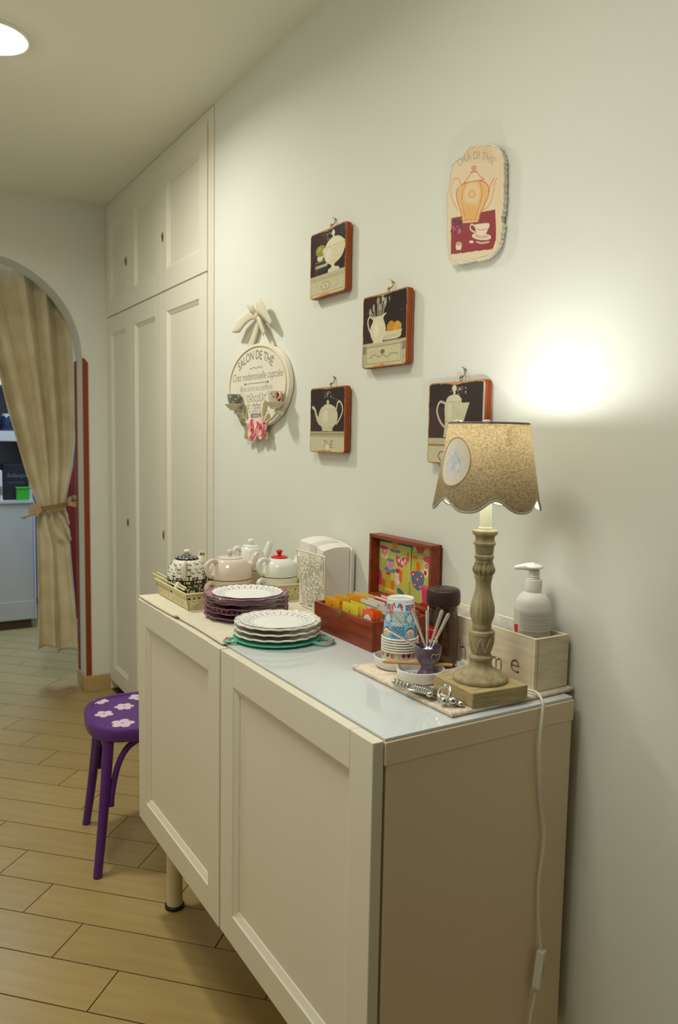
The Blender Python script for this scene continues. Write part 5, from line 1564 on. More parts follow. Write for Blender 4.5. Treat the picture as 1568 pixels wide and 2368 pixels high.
# crumpled cellophane in the crate and a scrap beside the lamp foot
def cello_mat():
    m = bpy.data.materials.new('cellophane'); m.use_nodes = True
    N, L = m.node_tree.nodes, m.node_tree.links
    b = N['Principled BSDF']; out = N['Material Output']
    b.inputs['Base Color'].default_value = (0.86, 0.86, 0.84, 1); b.inputs['Roughness'].default_value = 0.12
    t = N.new('ShaderNodeBsdfTransparent'); mx = N.new('ShaderNodeMixShader'); mx.inputs['Fac'].default_value = 0.42
    L.new(t.outputs[0], mx.inputs[1]); L.new(b.outputs[0], mx.inputs[2]); L.new(mx.outputs[0], out.inputs['Surface'])
    return m
M_CELLO = cello_mat()
def crumple(name, label, c, sx, sy, hz, seed, amp):
    t = thing(name, label, 'plastic film', c)
    m = MB()
    def f(u, v):
        x, y = (u - 0.5) * sx, (v - 0.5) * sy
        n1 = mnoise.noise(Vector((u * 5 + seed, v * 5, 0))); n2 = mnoise.noise(Vector((u * 14 + seed, v * 14, 3)))
        edge = 1 - (2 * u - 1) ** 4
        return (c[0] + x, c[1] + y, c[2] + hz * (0.35 + 0.65 * edge * (1 - (2 * v - 1) ** 4)) + amp * n1 + amp * 0.35 * n2)
    m.grid(44, 44, f); m.build('film', M_CELLO, t, smooth=18, fixn=False); return t
crumple('cellophane', 'crumpled clear cellophane filling the crate beside the soap bottle', (-0.050, 0.218, 0.998), 0.066, 0.175, 0.048, 1.0, 0.013)
crumple('cellophane_scrap', 'scrap of clear film on the mat between jar and crate', (-0.1115, 0.196, ZM + 0.002), 0.026, 0.036, 0.016, 5.0, 0.007)

# ------------------------------------------------------------------ soap dispenser in the crate
M_HDPE = mat('milky_plastic', (232, 228, 218), 0.38, spec=0.4, sss=0.15)
PX, PY = -0.0475, 0.0855
sp = thing('soap_dispenser', 'milky white pump bottle with a text label standing in the crate', 'pump bottle', (PX, PY, kz0 + 0.0062))
bz = kz0 + 0.0063
pc = (PX, PY, 0)
m = MB(); m.lathe([(0, bz)] + sm_prof([(0.030, bz), (0.0335, bz + 0.004), (0.0338, bz + 0.02), (0.0340, 1.070), (0.0335, 1.082), (0.0300, 1.097), (0.0220, 1.108), (0.0140, 1.112)], 5) + [(0.0135, 1.116), (0, 1.116)], 56, pc); m.build('bottle', M_HDPE, sp, smooth=50)
m = MB(); m.lathe([(0, 1.1145), (0.0150, 1.1145), (0.0152, 1.117), (0.0150, 1.134), (0.0142, 1.1355), (0, 1.1355)], 40, pc); m.build('collar', M_HDPE, sp, smooth=40)
m = MB()
prof = [(0, 1.1356)]
for i in range(4): prof += [(0.0095, 1.1358 + 0.0045 * i), (0.0108, 1.1375 + 0.0045 * i), (0.0095, 1.1395 + 0.0045 * i)]
m.lathe(prof + [(0, 1.154)], 32, pc); m.build('pump_spring', M_HDPE, sp, smooth=40)
na = math.atan2(0.75, -0.66)
cl = Vector((0.707, -0.707, 0))
m = MB(); m.sphere((PX, PY, 1.1590), 1, 24, 12, (0.0165, 0.0165, 0.0055))
nz = [Vector((PX, PY, 1.1590)) - cl * t + Vector((0, 0, -0.0035 * (t / 0.036) ** 2)) for t in (0.0, 0.012, 0.024, 0.036)]
m.tube([tuple(p) for p in nz], [0.0085, 0.0075, 0.0055, 0.0036], 12, flat=1.0); m.build('pump_head', mat('white_pump', (240, 240, 236), 0.3), sp, smooth=60)
cv = Canvas(0.098, 0.082, 160, 130, (222, 219, 208))
r = random.Random(6); y = 0.076
while y > 0.004:
    x = 0.022
    big = r.random() < 0.25
    while x < 0.094:
        L_ = r.uniform(0.002, 0.008); cv.rect(x, y, min(x + L_, 0.095), y + (0.0013 if big else 0.0010), (110, 108, 108), 0.8 if big else 0.6); x += L_ + 0.0011
    y -= 0.0027
    if abs(y - 0.047) < 0.0014 or abs(y - 0.028) < 0.0014: y -= 0.003
cv.poly([(0.002, 0.052), (0.0185, 0.055), (0.0185, 0.020)], (214, 34, 30))
ap = cam_dir(PX, PY)
cv.mesh('printed_label', lambda x, y: (PX + 0.0343 * math.cos(ap - 1.36 + x / 0.0343), PY + 0.0343 * math.sin(ap - 1.36 + x / 0.0343), 0.998 + y), M_PRINT, sp)

# ------------------------------------------------------------------ corkscrew and a small steel opener on the mat
M_CHROME = mat('chrome', (200, 198, 194), 0.12, metal=1.0)
cw = thing('corkscrew', 'chrome winged corkscrew lying on the mat by the lamp', 'corkscrew', (-0.29, 0.12, ZM))
P0 = Vector((-0.3065 + 0.010, 0.192, ZM + 0.008)); P1 = Vector((-0.268, 0.040, ZM + 0.013))
dd = (P1 - P0).normalized(); ds = Vector((-dd.y, dd.x, 0)).normalized(); du = ds.cross(dd) * -1
if du.z < 0: du = -du
LC = (P1 - P0).length
pt = lambda s, a=0.0, b=0.0: P0 + dd * (LC * s) + ds * a + du * b
m = MB(); n = 130
m.tube([pt(0.02 + 0.34 * i / n, 0.0050 * min(1, i / 25) * math.cos(i * 0.30), 0.0050 * min(1, i / 25) * math.sin(i * 0.30)) for i in range(n + 1)], [0.0006 + 0.0013 * min(1, i / 30) for i in range(n + 1)], 7); m.build('worm', M_CHROME, cw, smooth=60)
m = MB(); m.tube([pt(0.36), pt(0.40), pt(0.66), pt(0.72)], [0.0055, 0.0068, 0.0068, 0.0090], 16); m.build('shaft', M_CHROME, cw, smooth=45)
m = MB()
for k in range(6): 
    c = pt(0.44 + 0.035 * k); m.tube([c - dd * 0.0012, c + dd * 0.0012], 0.0076, 14)
m.build('rack_teeth', M_CHROME, cw, smooth=40)
for s in (-1, 1):
    m = MB(); m.tube(smooth_path([pt(0.70, s * 0.008, 0.001), pt(0.56, s * 0.0135, 0.002), pt(0.42, s * 0.0150, 0.001), pt(0.30, s * 0.013, 0.0)], 6), [0.0042 + 0.001 * math.sin(i) * 0 for i in range(19)], 10, flat=0.55)
    m.sphere(tuple(pt(0.69, s * 0.010, 0.001)), 0.0068, 14, 9, (1, 1, 0.8)); m.build('lever', M_CHROME, cw, smooth=55)
m = MB(); rc = pt(0.84, 0, 0.006); ring = []
for i in range(36):
    a = 2 * PI * i / 36; ring.append(rc + dd * 0.0135 * math.cos(a) * 0.9 + (ds * 0.5 + du * 0.87).normalized() * 0.0125 * math.sin(a))
m.tube(ring, 0.0038, 10, closed=True, flat=0.45); m.build('ring_handle', M_CHROME, cw, smooth=60)
m = MB(); m.sphere(tuple(pt(0.97, 0.000, -0.002)), 0.0085, 16, 10, (1.2, 1, 0.8)); m.sphere(tuple(pt(0.90, -0.011, -0.003)), 0.0075, 16, 10); m.build('end_knobs', M_CHROME, cw, smooth=60)
op = thing('bottle_opener', 'small steel bottle opener lying beside the corkscrew at the lamp base', 'opener', (-0.262, 0.07, ZM))
q0, q1 = Vector((-0.2745, 0.128, ZM + 0.0048)), Vector((-0.2585, 0.052, ZM + 0.0048))
m = MB(); m.tube([q0.lerp(q1, i / 8) for i in range(9)], [0.0036, 0.0042, 0.004, 0.0036, 0.0034, 0.0034, 0.0036, 0.004, 0.0042], 12, flat=0.8); m.build('shank', M_CHROME, op, smooth=60)
m = MB(); m.sphere((q1.x + 0.001, q1.y - 0.010, q1.z + 0.001), 1, 18, 10, (0.0085, 0.0125, 0.0058)); m.build('oval_end', M_CHROME, op, smooth=60)
m = MB(); cc = q0 + Vector((-0.001, 0.008, 0)); m.tube([(cc.x + 0.0065 * math.cos(2 * PI * i / 24), cc.y + 0.0085 * math.sin(2 * PI * i / 24), cc.z) for i in range(24)], 0.0022, 8, closed=True); m.build('opener_loop', M_CHROME, op, smooth=60)

# ------------------------------------------------------------------ table lamp
LX, LY = -0.1825, 0.0745
M_TURN = mat('washed_turned_wood', (176, 164, 130), 0.6, spec=0.3, var=0.22, scale=14, stretch=(6, 6, 1.5), var2=(146, 128, 92))
M_BLOCK = mat('washed_block_wood', (190, 172, 130), 0.6, spec=0.3, var=0.2, scale=16, stretch=(1.2, 12, 12), var2=(160, 138, 94))
lp = thing('table_lamp', 'turned wooden table lamp with a grey scalloped shade', 'lamp', (LX, LY, ZM))
lc = (LX, LY, 0)
m = MB(); m.M = Matrix.Translation((LX, LY, 0)) @ Matrix.Rotation(R_(-4.6), 4, 'Z'); m.box((-0.0595, -0.0595, ZM + 0.0003), (0.0595, 0.0595, 0.9668)); m.build('base_block', M_BLOCK, lp, bevel=0.0018)
m = MB(); m.lathe([(0, 0.967)] + sm_prof([(0.0475, 0.967), (0.0490, 0.970), (0.0470, 0.9755), (0.0360, 0.983), (0.0250, 0.989), (0.0205, 0.995), (0.0198, 1.003)], 5) + [(0.0212, 1.005), (0.0212, 1.010), (0.0188, 1.013), (0.0165, 1.0145), (0, 1.0145)], 56, lc); m.build('foot_disc', M_TURN, lp, smooth=35)
# carved bulb with a leaf diamond pattern
m = MB(); m.lathe([(0, 1.0146)] + sm_prof([(0.0162, 1.0146), (0.0185, 1.021), (0.0212, 1.032), (0.0222, 1.042), (0.0224, 1.049)], 5) + [(0.0232, 1.0495), (0.0232, 1.0555), (0.0216, 1.057), (0.0185, 1.0575), (0, 1.0575)], 56, lc); cb = m.build('carved_bulb', M_TURN, lp, smooth=35)
m = MB()
for k in range(8):
    a1 = 2 * PI * k / 8
    for s in (-1, 1):
        pts = []
        for i in range(10):
            t = i / 9; z = 1.020 + 0.026 * t; r = float(np.interp(z, [1.0146, 1.021, 1.032, 1.042, 1.049], [0.0162, 0.0185, 0.0212, 0.0222, 0.0224]))
            a = a1 + s * (PI / 8) * (1 - t) * 1.0
            pts.append((LX + (r + 0.0002) * math.cos(a), LY + (r + 0.0002) * math.sin(a), z))
        m.tube(pts, 0.0009, 5)
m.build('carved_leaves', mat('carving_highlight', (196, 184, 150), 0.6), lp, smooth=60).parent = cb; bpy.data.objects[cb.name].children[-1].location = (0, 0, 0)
def flute(n, amp, z0, z1):
    def f(a, r, z):
        if z0 <= z <= z1: r = r * (1 - amp * abs(math.sin(a * n / 2)) ** 2)
        return r, z
    return f
m = MB(); m.lathe([(0, 1.0576), (0.0158, 1.0576), (0.0172, 1.062), (0.0172, 1.066), (0.0164, 1.068)] + sm_prof([(0.0172, 1.071), (0.0208, 1.082), (0.0218, 1.092), (0.0206, 1.104), (0.0168, 1.118), (0.0140, 1.131), (0.0136, 1.140), (0.0148, 1.149)], 6) + [(0.0160, 1.1505), (0.0160, 1.1535), (0, 1.1535)], 72, lc, wob=flute(16, 0.05, 1.074, 1.146)); m.build('vase_stem', M_TURN, lp, smooth=60)
m = MB(); m.lathe([(0, 1.1536), (0.0155, 1.1536)] + sm_prof([(0.0160, 1.156), (0.0196, 1.162), (0.0202, 1.167), (0.0176, 1.174), (0.0154, 1.180)], 5) + [(0.0150, 1.184), (0, 1.184)], 72, lc, wob=flute(14, 0.16, 1.157, 1.178)); m.build('gadroon_collar', M_TURN, lp, smooth=60)
m = MB(); m.lathe([(0, 1.1841), (0.0152, 1.1841), (0.0170, 1.186), (0.0172, 1.1905), (0.0150, 1.193), (0.0160, 1.197), (0.0168, 1.206), (0.0172, 1.209), (0.0196, 1.2105), (0.0199, 1.2135), (0.0172, 1.2165), (0.0165, 1.222), (0.0178, 1.226), (0.0216, 1.2285), (0.0226, 1.2315), (0.0220, 1.2350), (0.0180, 1.2370), (0.0130, 1.2375), (0, 1.2375)], 56, lc); m.build('turned_capital', M_TURN, lp, smooth=35)
M_CANDLE = mat('candle_sleeve', (226, 226, 200), 0.5, sss=0.1)
m = MB(); m.lathe([(0, 1.2376), (0.0118, 1.2376), (0.0118, 1.2405), (0.0104, 1.2415), (0.0100, 1.345), (0, 1.345)], 32, lc); m.build('candle_sleeve', M_CANDLE, lp, smooth=35)
m = MB(); m.lathe([(0, 1.3451), (0.010, 1.3451), (0.0105, 1.352), (0.0175, 1.368)] + sm_prof([(0.0195, 1.377), (0.0185, 1.388), (0.0130, 1.397), (0.0040, 1.401)], 4) + [(0, 1.4015)], 32, lc)
M_BULB = emit_mat('lit_bulb', (1.0, 0.98, 0.95), 30)
m.build('bulb', M_BULB, lp, smooth=60)
pl = bpy.data.lights.new('lamp_bulb_light', 'POINT'); pl.energy = 1.8; pl.color = (0.94, 0.97, 1.0); pl.shadow_soft_size = 0.02
plo = bpy.data.objects.new('lamp_bulb_light', pl); COL.objects.link(plo); plo.parent = lp; plo.location = Vector((LX, LY, 1.4085)) - lp.location
# shade
SZT, SZB, SRT, SRB = 1.4215, 1.2735, 0.0690, 0.0935
ac = math.atan2(-0.944 - LY, -1.105 - LX)
def scal(a):
    """depth of the cut above the lowest edge, six lobes"""
    k = 3 * (a - ac - R_(10))
    return 0.0205 * (abs(math.cos(k)) ** 3.2)
def shade_pt(a, v, off=0.0):
    zb = SZB + scal(a); z = SZT + (zb - SZT) * v
    r = SRT + (SRB - SRT) * (SZT - z) / (SZT - SZB) + off
    return (LX + r * math.cos(a), LY + r * math.sin(a), z)
M_SHADE = thin_mat('grey_linen', (120, 113, 98), (240, 216, 168), 0.27, weave=0.45)
M_LINING = thin_mat('white_lining', (226, 222, 210), (240, 232, 214), 0.28)
m = MB(); m.grid(144, 24, lambda u, v: shade_pt(2 * PI * u, v), closed_u=True); shd = m.build('shade', M_SHADE, lp, smooth=70)
m = MB(); m.grid(144, 16, lambda u, v: shade_pt(2 * PI * u, v * 0.995, -0.0014), closed_u=True); m.build('shade_lining', M_LINING, lp, smooth=70)
M_PIPE = mat('shade_piping', (176, 170, 158), 0.7)
m = MB(); m.tube([shade_pt(2 * PI * i / 144, 1.0, -0.0006) for i in range(144)], 0.0019, 8, closed=True); m.build('scalloped_piping', M_PIPE, lp, smooth=60)
m = MB(); m.tube([shade_pt(2 * PI * i / 96, 0.0, -0.0006) for i in range(96)], 0.0018, 8, closed=True); m.build('top_piping', mat('shade_top_piping', (120, 112, 98), 0.7), lp, smooth=60)
for th in (-R_(50), R_(-3)):  # two small white bumps on the top rim of the shade
    p = shade_pt(ac + th, 0.0); p = Vector(p)
    m = MB(); m.sphere((p.x, p.y, p.z + 0.0022), 0.0075, 14, 8, (1, 1, 0.36)); m.build('rim_bump', mat('white_bump', (236, 232, 222), 0.4), lp, smooth=60)
m = MB()
for k in range(3):
    a = ac + 0.5 + 2 * PI * k / 3; e = Vector(shade_pt(a, 0.06, -0.004)); m.tube([(LX + 0.010 * math.cos(a), LY + 0.010 * math.sin(a), 1.352), tuple(e)], 0.0011, 6)
m.lathe([(0.0100, 1.349), (0.0128, 1.349), (0.0128, 1.352), (0.0100, 1.352)], 24, lc); m.build('shade_carrier', M_STEEL, lp, smooth=50)
# oval medallion
cv = Canvas(0.066, 0.082, 110, 130, (214, 204, 186))
cv.ell(0.033, 0.041, 0.0325, 0.0405, (196, 164, 118)); cv.ell(0.033, 0.041, 0.0312, 0.0390, (222, 212, 198))
r = random.Random(3)
cv.blob([(0.016, 0.022), (0.050, 0.022), (0.048, 0.040), (0.042, 0.058), (0.030, 0.064), (0.020, 0.054), (0.015, 0.038)], (206, 208, 212), 0.9)
for i in range(60):
    x, y = 0.033 + r.gauss(0, 0.008), 0.040 + r.gauss(0, 0.011)
    cv.ell(x, y, r.uniform(.0012, .0034), r.uniform(.0008, .0022), r.choice(((190, 196, 206), (226, 228, 230), (172, 180, 194), (214, 204, 196))), 0.8, ang=r.random() * 3)
for (x, y) in ((0.024, 0.052), (0.034, 0.06), (0.045, 0.05)): cv.curve([(0.033, 0.03), ((0.033 + x) / 2, y * .8), (x, y)], 0.0008, (150, 160, 176), 0.8)
am = ac + R_(-43) * -1 * -1
RM = 0.0815
def med(x, y):
    z = 1.315 + y; rr_ = SRT + (SRB - SRT) * (SZT - z) / (SZT - SZB) + 0.0016
    return (LX + rr_ * math.cos(am + (x - 0.033) / RM), LY + rr_ * math.sin(am + (x - 0.033) / RM), z)
cv.mesh('oval_medallion', med, print_mat('medallion_print', 0.55), lp, keep=lambda x, y: ((x - 0.033) / 0.0325) ** 2 + ((y - 0.041) / 0.0405) ** 2 < 1)
m = MB(); m.tube([(med(0.033 + 0.0325 * math.cos(2 * PI * i / 48), 0.041 + 0.0405 * math.sin(2 * PI * i / 48))) for i in range(48)], 0.0009, 6, closed=True); m.build('medallion_edge', mat('medallion_edge', (196, 160, 110), 0.5), lp, smooth=60)
# cord with a switch, hanging down the end of the sideboard
M_CORD = mat('white_cord', (226, 220, 204), 0.45)
path = [(-0.125, 0.062, 0.945), (-0.110, 0.048, 0.9460), (-0.1035, 0.028, 0.9475), (-0.102, 0.0135, 0.9470), (-0.1045, -0.0005, 0.9400), (-0.107, -0.0072, 0.926), (-0.112, -0.008, 0.865), (-0.106, -0.007, 0.80), (-0.101, -0.006, 0.755), (-0.089, -0.0075, 0.684), (-0.097, -0.006, 0.60), (-0.094, -0.007, 0.53), (-0.091, -0.012, 0.474)]
m = MB(); m.tube(smooth_path(path, 8), 0.0027, 8); m.build('cord', M_CORD, lp, smooth=60)
m = MB(); m.tube(smooth_path([(-0.0985, -0.012, 0.402), (-0.100, -0.011, 0.385), (-0.108, -0.010, 0.345), (-0.120, -0.012, 0.25), (-0.118, -0.02, 0.10), (-0.10, -0.05, 0.006), (-0.05, -0.16, 0.004), (-0.03, -0.30, 0.004)], 8), 0.0027, 8); m.build('cord', M_CORD, lp, smooth=60)
m = MB(); m.M = Matrix.Translation((-0.0945, -0.0135, 0.438)) @ Matrix.Rotation(R_(7), 4, 'Y') @ Matrix.Rotation(R_(24), 4, 'Z')
m.prism([(-0.0085, -0.030), (-0.0045, -0.039), (0.0045, -0.039), (0.0085, -0.030), (0.0085, 0.036), (-0.0085, 0.036)], -0.007, 0.007, fn=lambda x, y, h: (x, h, y)); swb = m.build('cord_switch', M_CORD, lp, bevel=0.0016)
m = MB(); m.M = Matrix.Translation((-0.0945, -0.0135, 0.438)) @ Matrix.Rotation(R_(7), 4, 'Y') @ Matrix.Rotation(R_(24), 4, 'Z'); m.box((-0.0035, -0.0088, -0.006), (0.0035, -0.0068, 0.012)); k = m.build('rocker', mat('switch_rocker', (206, 200, 188), 0.4), lp, bevel=0.0008); k.parent = swb
# ------------------------------------------------------------------ pictures on the wall
M_PLY = mat('plywood_edge', (178, 84, 32), 0.4, spec=0.45, var=0.2, scale=30, stretch=(1, 1, 1))
M_PLYD = mat('plywood_dark_ply', (110, 44, 16), 0.5)
M_HOOK = mat('gilt_hook', (176, 146, 74), 0.35, metal=0.9)
M_HOOKG = mat('grey_hook', (140, 134, 124), 0.35, metal=0.9)
IV, IVS, IVD = (222, 212, 178), (196, 184, 148), (150, 138, 108)
DK, DK2 = (48, 26, 26), (34, 20, 22)
def plaque(label, yl, yr, z0, z1, paint, seed, hook=True, Mh=None):
    w, h = yl - yr, z1 - z0; th = 0.019
    t = thing('plaque', label, 'wall plaque', (-0.012, (yl + yr) / 2, z0), group='square painted plaques on the wall')
    r = random.Random(seed)
    # worn outline
    n = 26; P = []
    for (a, b) in (((0, 0), (w, 0)), ((w, 0), (w, h)), ((w, h), (0, h)), ((0, h), (0, 0))):
        for i in range(n):
            s = i / n
            x, y = a[0] + (b[0] - a[0]) * s, a[1] + (b[1] - a[1]) * s
            cx, cy = x - w / 2, y - h / 2
            # rounded corners
            q = 0.010; ox, oy = max(0, abs(cx) - (w / 2 - q)), max(0, abs(cy) - (h / 2 - q))
            if ox > 0 and oy > 0:
                d = math.hypot(ox, oy)
                if d > q: cx = math.copysign(w / 2 - q + ox / d * q, cx); cy = math.copysign(h / 2 - q + oy / d * q, cy)
            wv = 0.0014 * math.sin(s * 9 + seed + x * 50) * math.sin(PI * s)
            cx -= math.copysign(abs(wv), cx) if abs(cx) > w / 2 - 0.002 else 0; cy -= math.copysign(abs(wv), cy) if abs(cy) > h / 2 - 0.002 else 0
            P.append((cx + w / 2, cy + h / 2))
    F = lambda x, y, d: (-0.006 - d, yl - x, z0 + y)
    m = MB(); m.prism(P, 0.0, th - 0.0042, fn=F); m.build('board', M_PLY, t, smooth=40, bevel=0.0012)
    ins = lambda k: [(w / 2 + (x - w / 2) * (1 - k / (w / 2)), h / 2 + (y - h / 2) * (1 - k / (h / 2))) for x, y in P]
    m = MB(); m.prism(ins(0.0004), th - 0.0041, th - 0.0020, fn=F); m.build('front_ply', M_PLY, t, smooth=40, bevel=0.0008)
    m = MB(); 
    for d0 in (0.0045, 0.0095): m.prism(ins(-0.0003), d0, d0 + 0.0014, fn=F)
    m.build('dark_ply_lines', M_PLYD, t, smooth=40)
    cv = Canvas(w, h, 120, 130, (196, 140, 84))
    # worn raw edge, then the picture inside a ragged border
    bd = []
    for (x, y) in ins(0.0034):
        bd.append((x + r.uniform(-1, 1) * 0.0010, y + r.uniform(-1, 1) * 0.0010 - (0.003 * math.exp(-((x - w * 0.5) / (0.12 * w)) ** 2) if y > h * 0.9 else -0.004 * math.exp(-((x - w * 0.45) / (0.16 * w)) ** 2) if y < h * 0.1 else 0)))
    mask = Canvas(w, h, 120, 130, (0, 0, 0)); mask.poly(bd, (255, 255, 255))
    pic = Canvas(w, h, 120, 130, DK); paint(pic, w, h, r); pic.speckle(0.06, 1); pic.speckle(0.05, 4)
    k = mask.a[..., :1]; cv.a = cv.a * (1 - k) + pic.a * k
    # flaked paint near the hook
    for i in range(26):
        x, y = w * (0.52 + r.gauss(0, 0.06)), h * (0.93 - abs(r.gauss(0, 0.06)))
        cv.ell(x, y, r.uniform(.0006, .0022), r.uniform(.0004, .0014), (226, 220, 206), 0.9, ang=r.random() * 3)
    Pi = ins(0.0008)
    from_poly = Pi
    def keep(x, y):
        c = False
        for i in range(len(from_poly)):
            x0, y0_ = from_poly[i]; x1, y1_ = from_poly[(i + 1) % len(from_poly)]
            if (y0_ > y) != (y1_ > y) and x < (x1 - x0) * (y - y0_) / (y1_ - y0_) + x0: c = not c
        return c
    cv.mesh('painted_face', lambda x, y: F(x, y, th - 0.0018), M_GLOSS if seed == 2 else M_PLAQ, t, keep=keep)
    # ring in the top edge and nail in the wall
    Mh = Mh or M_HOOK
    cy = w * 0.54
    m = MB()
    c = F(cy, h + 0.006, 0.010)
    m.tube([(c[0], c[1] + 0.0042 * math.cos(2 * PI * i / 20), c[2] + 0.0055 * math.sin(2 * PI * i / 20)) for i in range(20)], 0.0009, 6, closed=True)
    m.tube([F(cy, h - 0.004, 0.010), F(cy, h + 0.001, 0.010)], 0.001, 6); m.build('ring', M_HOOKG if Mh is not M_HOOK else M_HOOK, t, smooth=60)
    m = MB()
    m.tube(smooth_path([F(cy - 0.001, h + 0.007, 0.013), F(cy - 0.002, h + 0.009, 0.006), F(cy - 0.002, h + 0.014, 0.0005), F(cy - 0.003, h + 0.028, -0.0035)], 5), 0.0016, 7)
    m.sphere(F(cy - 0.004, h + 0.026, -0.003), 0.0030, 10, 7); m.tube([F(cy - 0.004, h + 0.026, -0.005), F(cy - 0.006, h + 0.031, 0.004)], 0.0008, 6); m.build('wall_hook', Mh, t, smooth=60)
    return t
M_PLAQ = print_mat('plaque_print', 0.32)
def scratches(c, w, h, r, n=5):
    for i in range(n):
        x, y = w * r.random(), h * (0.4 + 0.5 * r.random()); a = r.uniform(-.6, .6)
        c.line([(x, y), (x + .012 * math.cos(a), y + .012 * math.sin(a))], .0005, (150, 130, 110), .6)
def drawer_front(c, w, h, top, r, oval=True):
    c.rect(0, 0, w, top, (206, 196, 160)); c.rect(0, top - 0.010, w, top, (196, 186, 152)); c.line([(0, top), (w, top)], .0012, (120, 106, 80)); c.line([(0, top - .010), (w, top - .010)], .0012, (150, 136, 104))
def paint_tureen(c, w, h, r):
    c.rect(0, 0, w, h, DK2); c.rect(0, 0, w * 0.5, h, (62, 34, 34), 0.6)
    top = h * 0.34
    drawer_front(c, w, h, top, r)
    c.line([(w * .06, h * .06), (w * .94, h * .06), (w * .94, h * .26), (w * .06, h * .26), (w * .06, h * .06)], .0013, (140, 128, 98))
    c.ell(w * .46, h * .16, w * .13, h * .065, (150, 138, 106)); c.ell(w * .46, h * .16, w * .115, h * .054, (208, 198, 164)); c.line([(w * .46, h * .14), (w * .46, h * .18)], .002, (70, 58, 44))
    for x in (.2, .76): c.curve([(w * x, h * .10), (w * (x + .03), h * .16), (w * x, h * .22)], .0016, (160, 148, 116))
    # books
    for (y0, y1, col) in ((.34, .39, (42, 44, 40)), (.395, .44, (52, 54, 48)), (.445, .49, (196, 186, 150)), (.495, .53, (40, 50, 48)), (.53, .545, (150, 130, 70))):
        c.rect(w * .16, h * y0, w * .5, h * y1, col)
        c.rect(w * .17, h * (y0 + .008), w * .22, h * (y1 - .008), (110, 100, 70), .5)
    c.ell(w * .30, h * .60, w * .09, h * .055, IV); c.ell(w * .31, h * .70, w * .14, h * .085, (150, 148, 48)); c.ell(w * .27, h * .73, w * .07, h * .04, (178, 176, 80), .7)
    # urn
    c.blob([(w * .52, h * .34), (w * .82, h * .34), (w * .80, h * .385), (w * .72, h * .40), (w * .70, h * .44), (w * .86, h * .50), (w * .95, h * .60), (w * .93, h * .72), (w * .40, h * .72), (w * .40, h * .60), (w * .48, h * .49), (w * .60, h * .44), (w * .60, h * .40), (w * .53, h * .385)], IV, n=4)
    c.blob([(w * .43, h * .72), (w * .50, h * .79), (w * .60, h * .83), (w * .64, h * .84), (w * .63, h * .87), (w * .60, h * .90), (w * .65, h * .945), (w * .70, h * .90), (w * .68, h * .86), (w * .70, h * .84), (w * .82, h * .82), (w * .95, h * .74), (w * .93, h * .715), (w * .43, h * .715)], (232, 222, 190), n=4)
    c.line([(w * .42, h * .72), (w * .93, h * .72)], .0012, IVS); c.ell(w * .52, h * .60, w * .07, h * .10, (240, 234, 210), .5)
    c.curve([(w * .94, h * .62), (w * 1.0, h * .63), (w * .98, h * .68), (w * .93, h * .68)], .002, IVS)
    scratches(c, w, h, r); c.line([(w * .03, h * .55), (w * .2, h * .78)], .0007, (170, 150, 130), .6)
def paint_jug(c, w, h, r):
    c.rect(0, 0, w, h, (38, 22, 24)); c.rect(0, h * .35, w * .42, h, (66, 38, 38), 0.7)
    top = h * .345
    drawer_front(c, w, h, top, r)
    c.rect(0, h * .20, w * .10, h * .31, (150, 124, 110)); c.rect(w * .90, h * .20, w, h * .31, (150, 124, 110))
    for x in (.02, .05, .08, .92, .95, .98): c.line([(w * x, 0), (w * x, h * .19)], .0016, (90, 76, 58))
    c.line([(w * .12, h * .06), (w * .88, h * .06), (w * .88, h * .29), (w * .12, h * .29), (w * .12, h * .06)], .0014, (120, 106, 80))
    c.ell(w * .48, h * .21, w * .05, h * .03, (120, 110, 84)); c.curve([(w * .18, h * .14), (w * .30, h * .18), (w * .40, h * .14), (w * .48, h * .17), (w * .58, h * .13), (w * .68, h * .17), (w * .82, h * .16)], .0022, (150, 140, 108))
    # bowls and pears
    for k in range(3): c.blob([(w * .50, h * (.36 + .03 * k)), (w * .80, h * (.36 + .03 * k)), (w * (.86 + .01 * k), h * (.41 + .03 * k)), (w * .48, h * (.41 + .03 * k))], (214 - 12 * (k % 2), 204 - 12 * (k % 2), 170 - 12 * (k % 2)), n=4)
    c.blob([(w * .56, h * .47), (w * .72, h * .47), (w * .74, h * .55), (w * .66, h * .60), (w * .58, h * .56)], (204, 140, 44)); c.blob([(w * .70, h * .47), (w * .86, h * .47), (w * .87, h * .54), (w * .78, h * .585), (w * .72, h * .54)], (216, 156, 52))
    # spoons in the jug
    for (x0, x1, hh, lw) in ((.28, .18, .80, .010), (.30, .26, .85, .009), (.36, .36, .93, .012), (.42, .46, .95, .010), (.46, .52, .90, .011), (.40, .40, .84, .010)):
        c.line([(w * x0, h * .68), (w * x1, h * hh)], lw * .55, (166, 156, 130)); c.ell(w * x1, h * (hh - .03), lw * .5, .009, (180, 172, 148)); c.line([(w * x0 + .001, h * .70), (w * x1 + .001, h * hh)], lw * .16, (96, 84, 70))
    c.blob([(w * .26, h * .34), (w * .46, h * .34), (w * .48, h * .37), (w * .54, h * .46), (w * .53, h * .56), (w * .48, h * .66), (w * .55, h * .715), (w * .50, h * .715), (w * .44, h * .695), (w * .25, h * .69), (w * .25, h * .64), (w * .19, h * .55), (w * .20, h * .45), (w * .26, h * .37)], IV, n=4)
    c.curve([(w * .25, h * .67), (w * .18, h * .71), (w * .13, h * .66), (w * .15, h * .56), (w * .20, h * .49)], .0045, IV)
    c.ell(w * .33, h * .54, w * .06, h * .12, (238, 230, 204), .6); scratches(c, w, h, r)
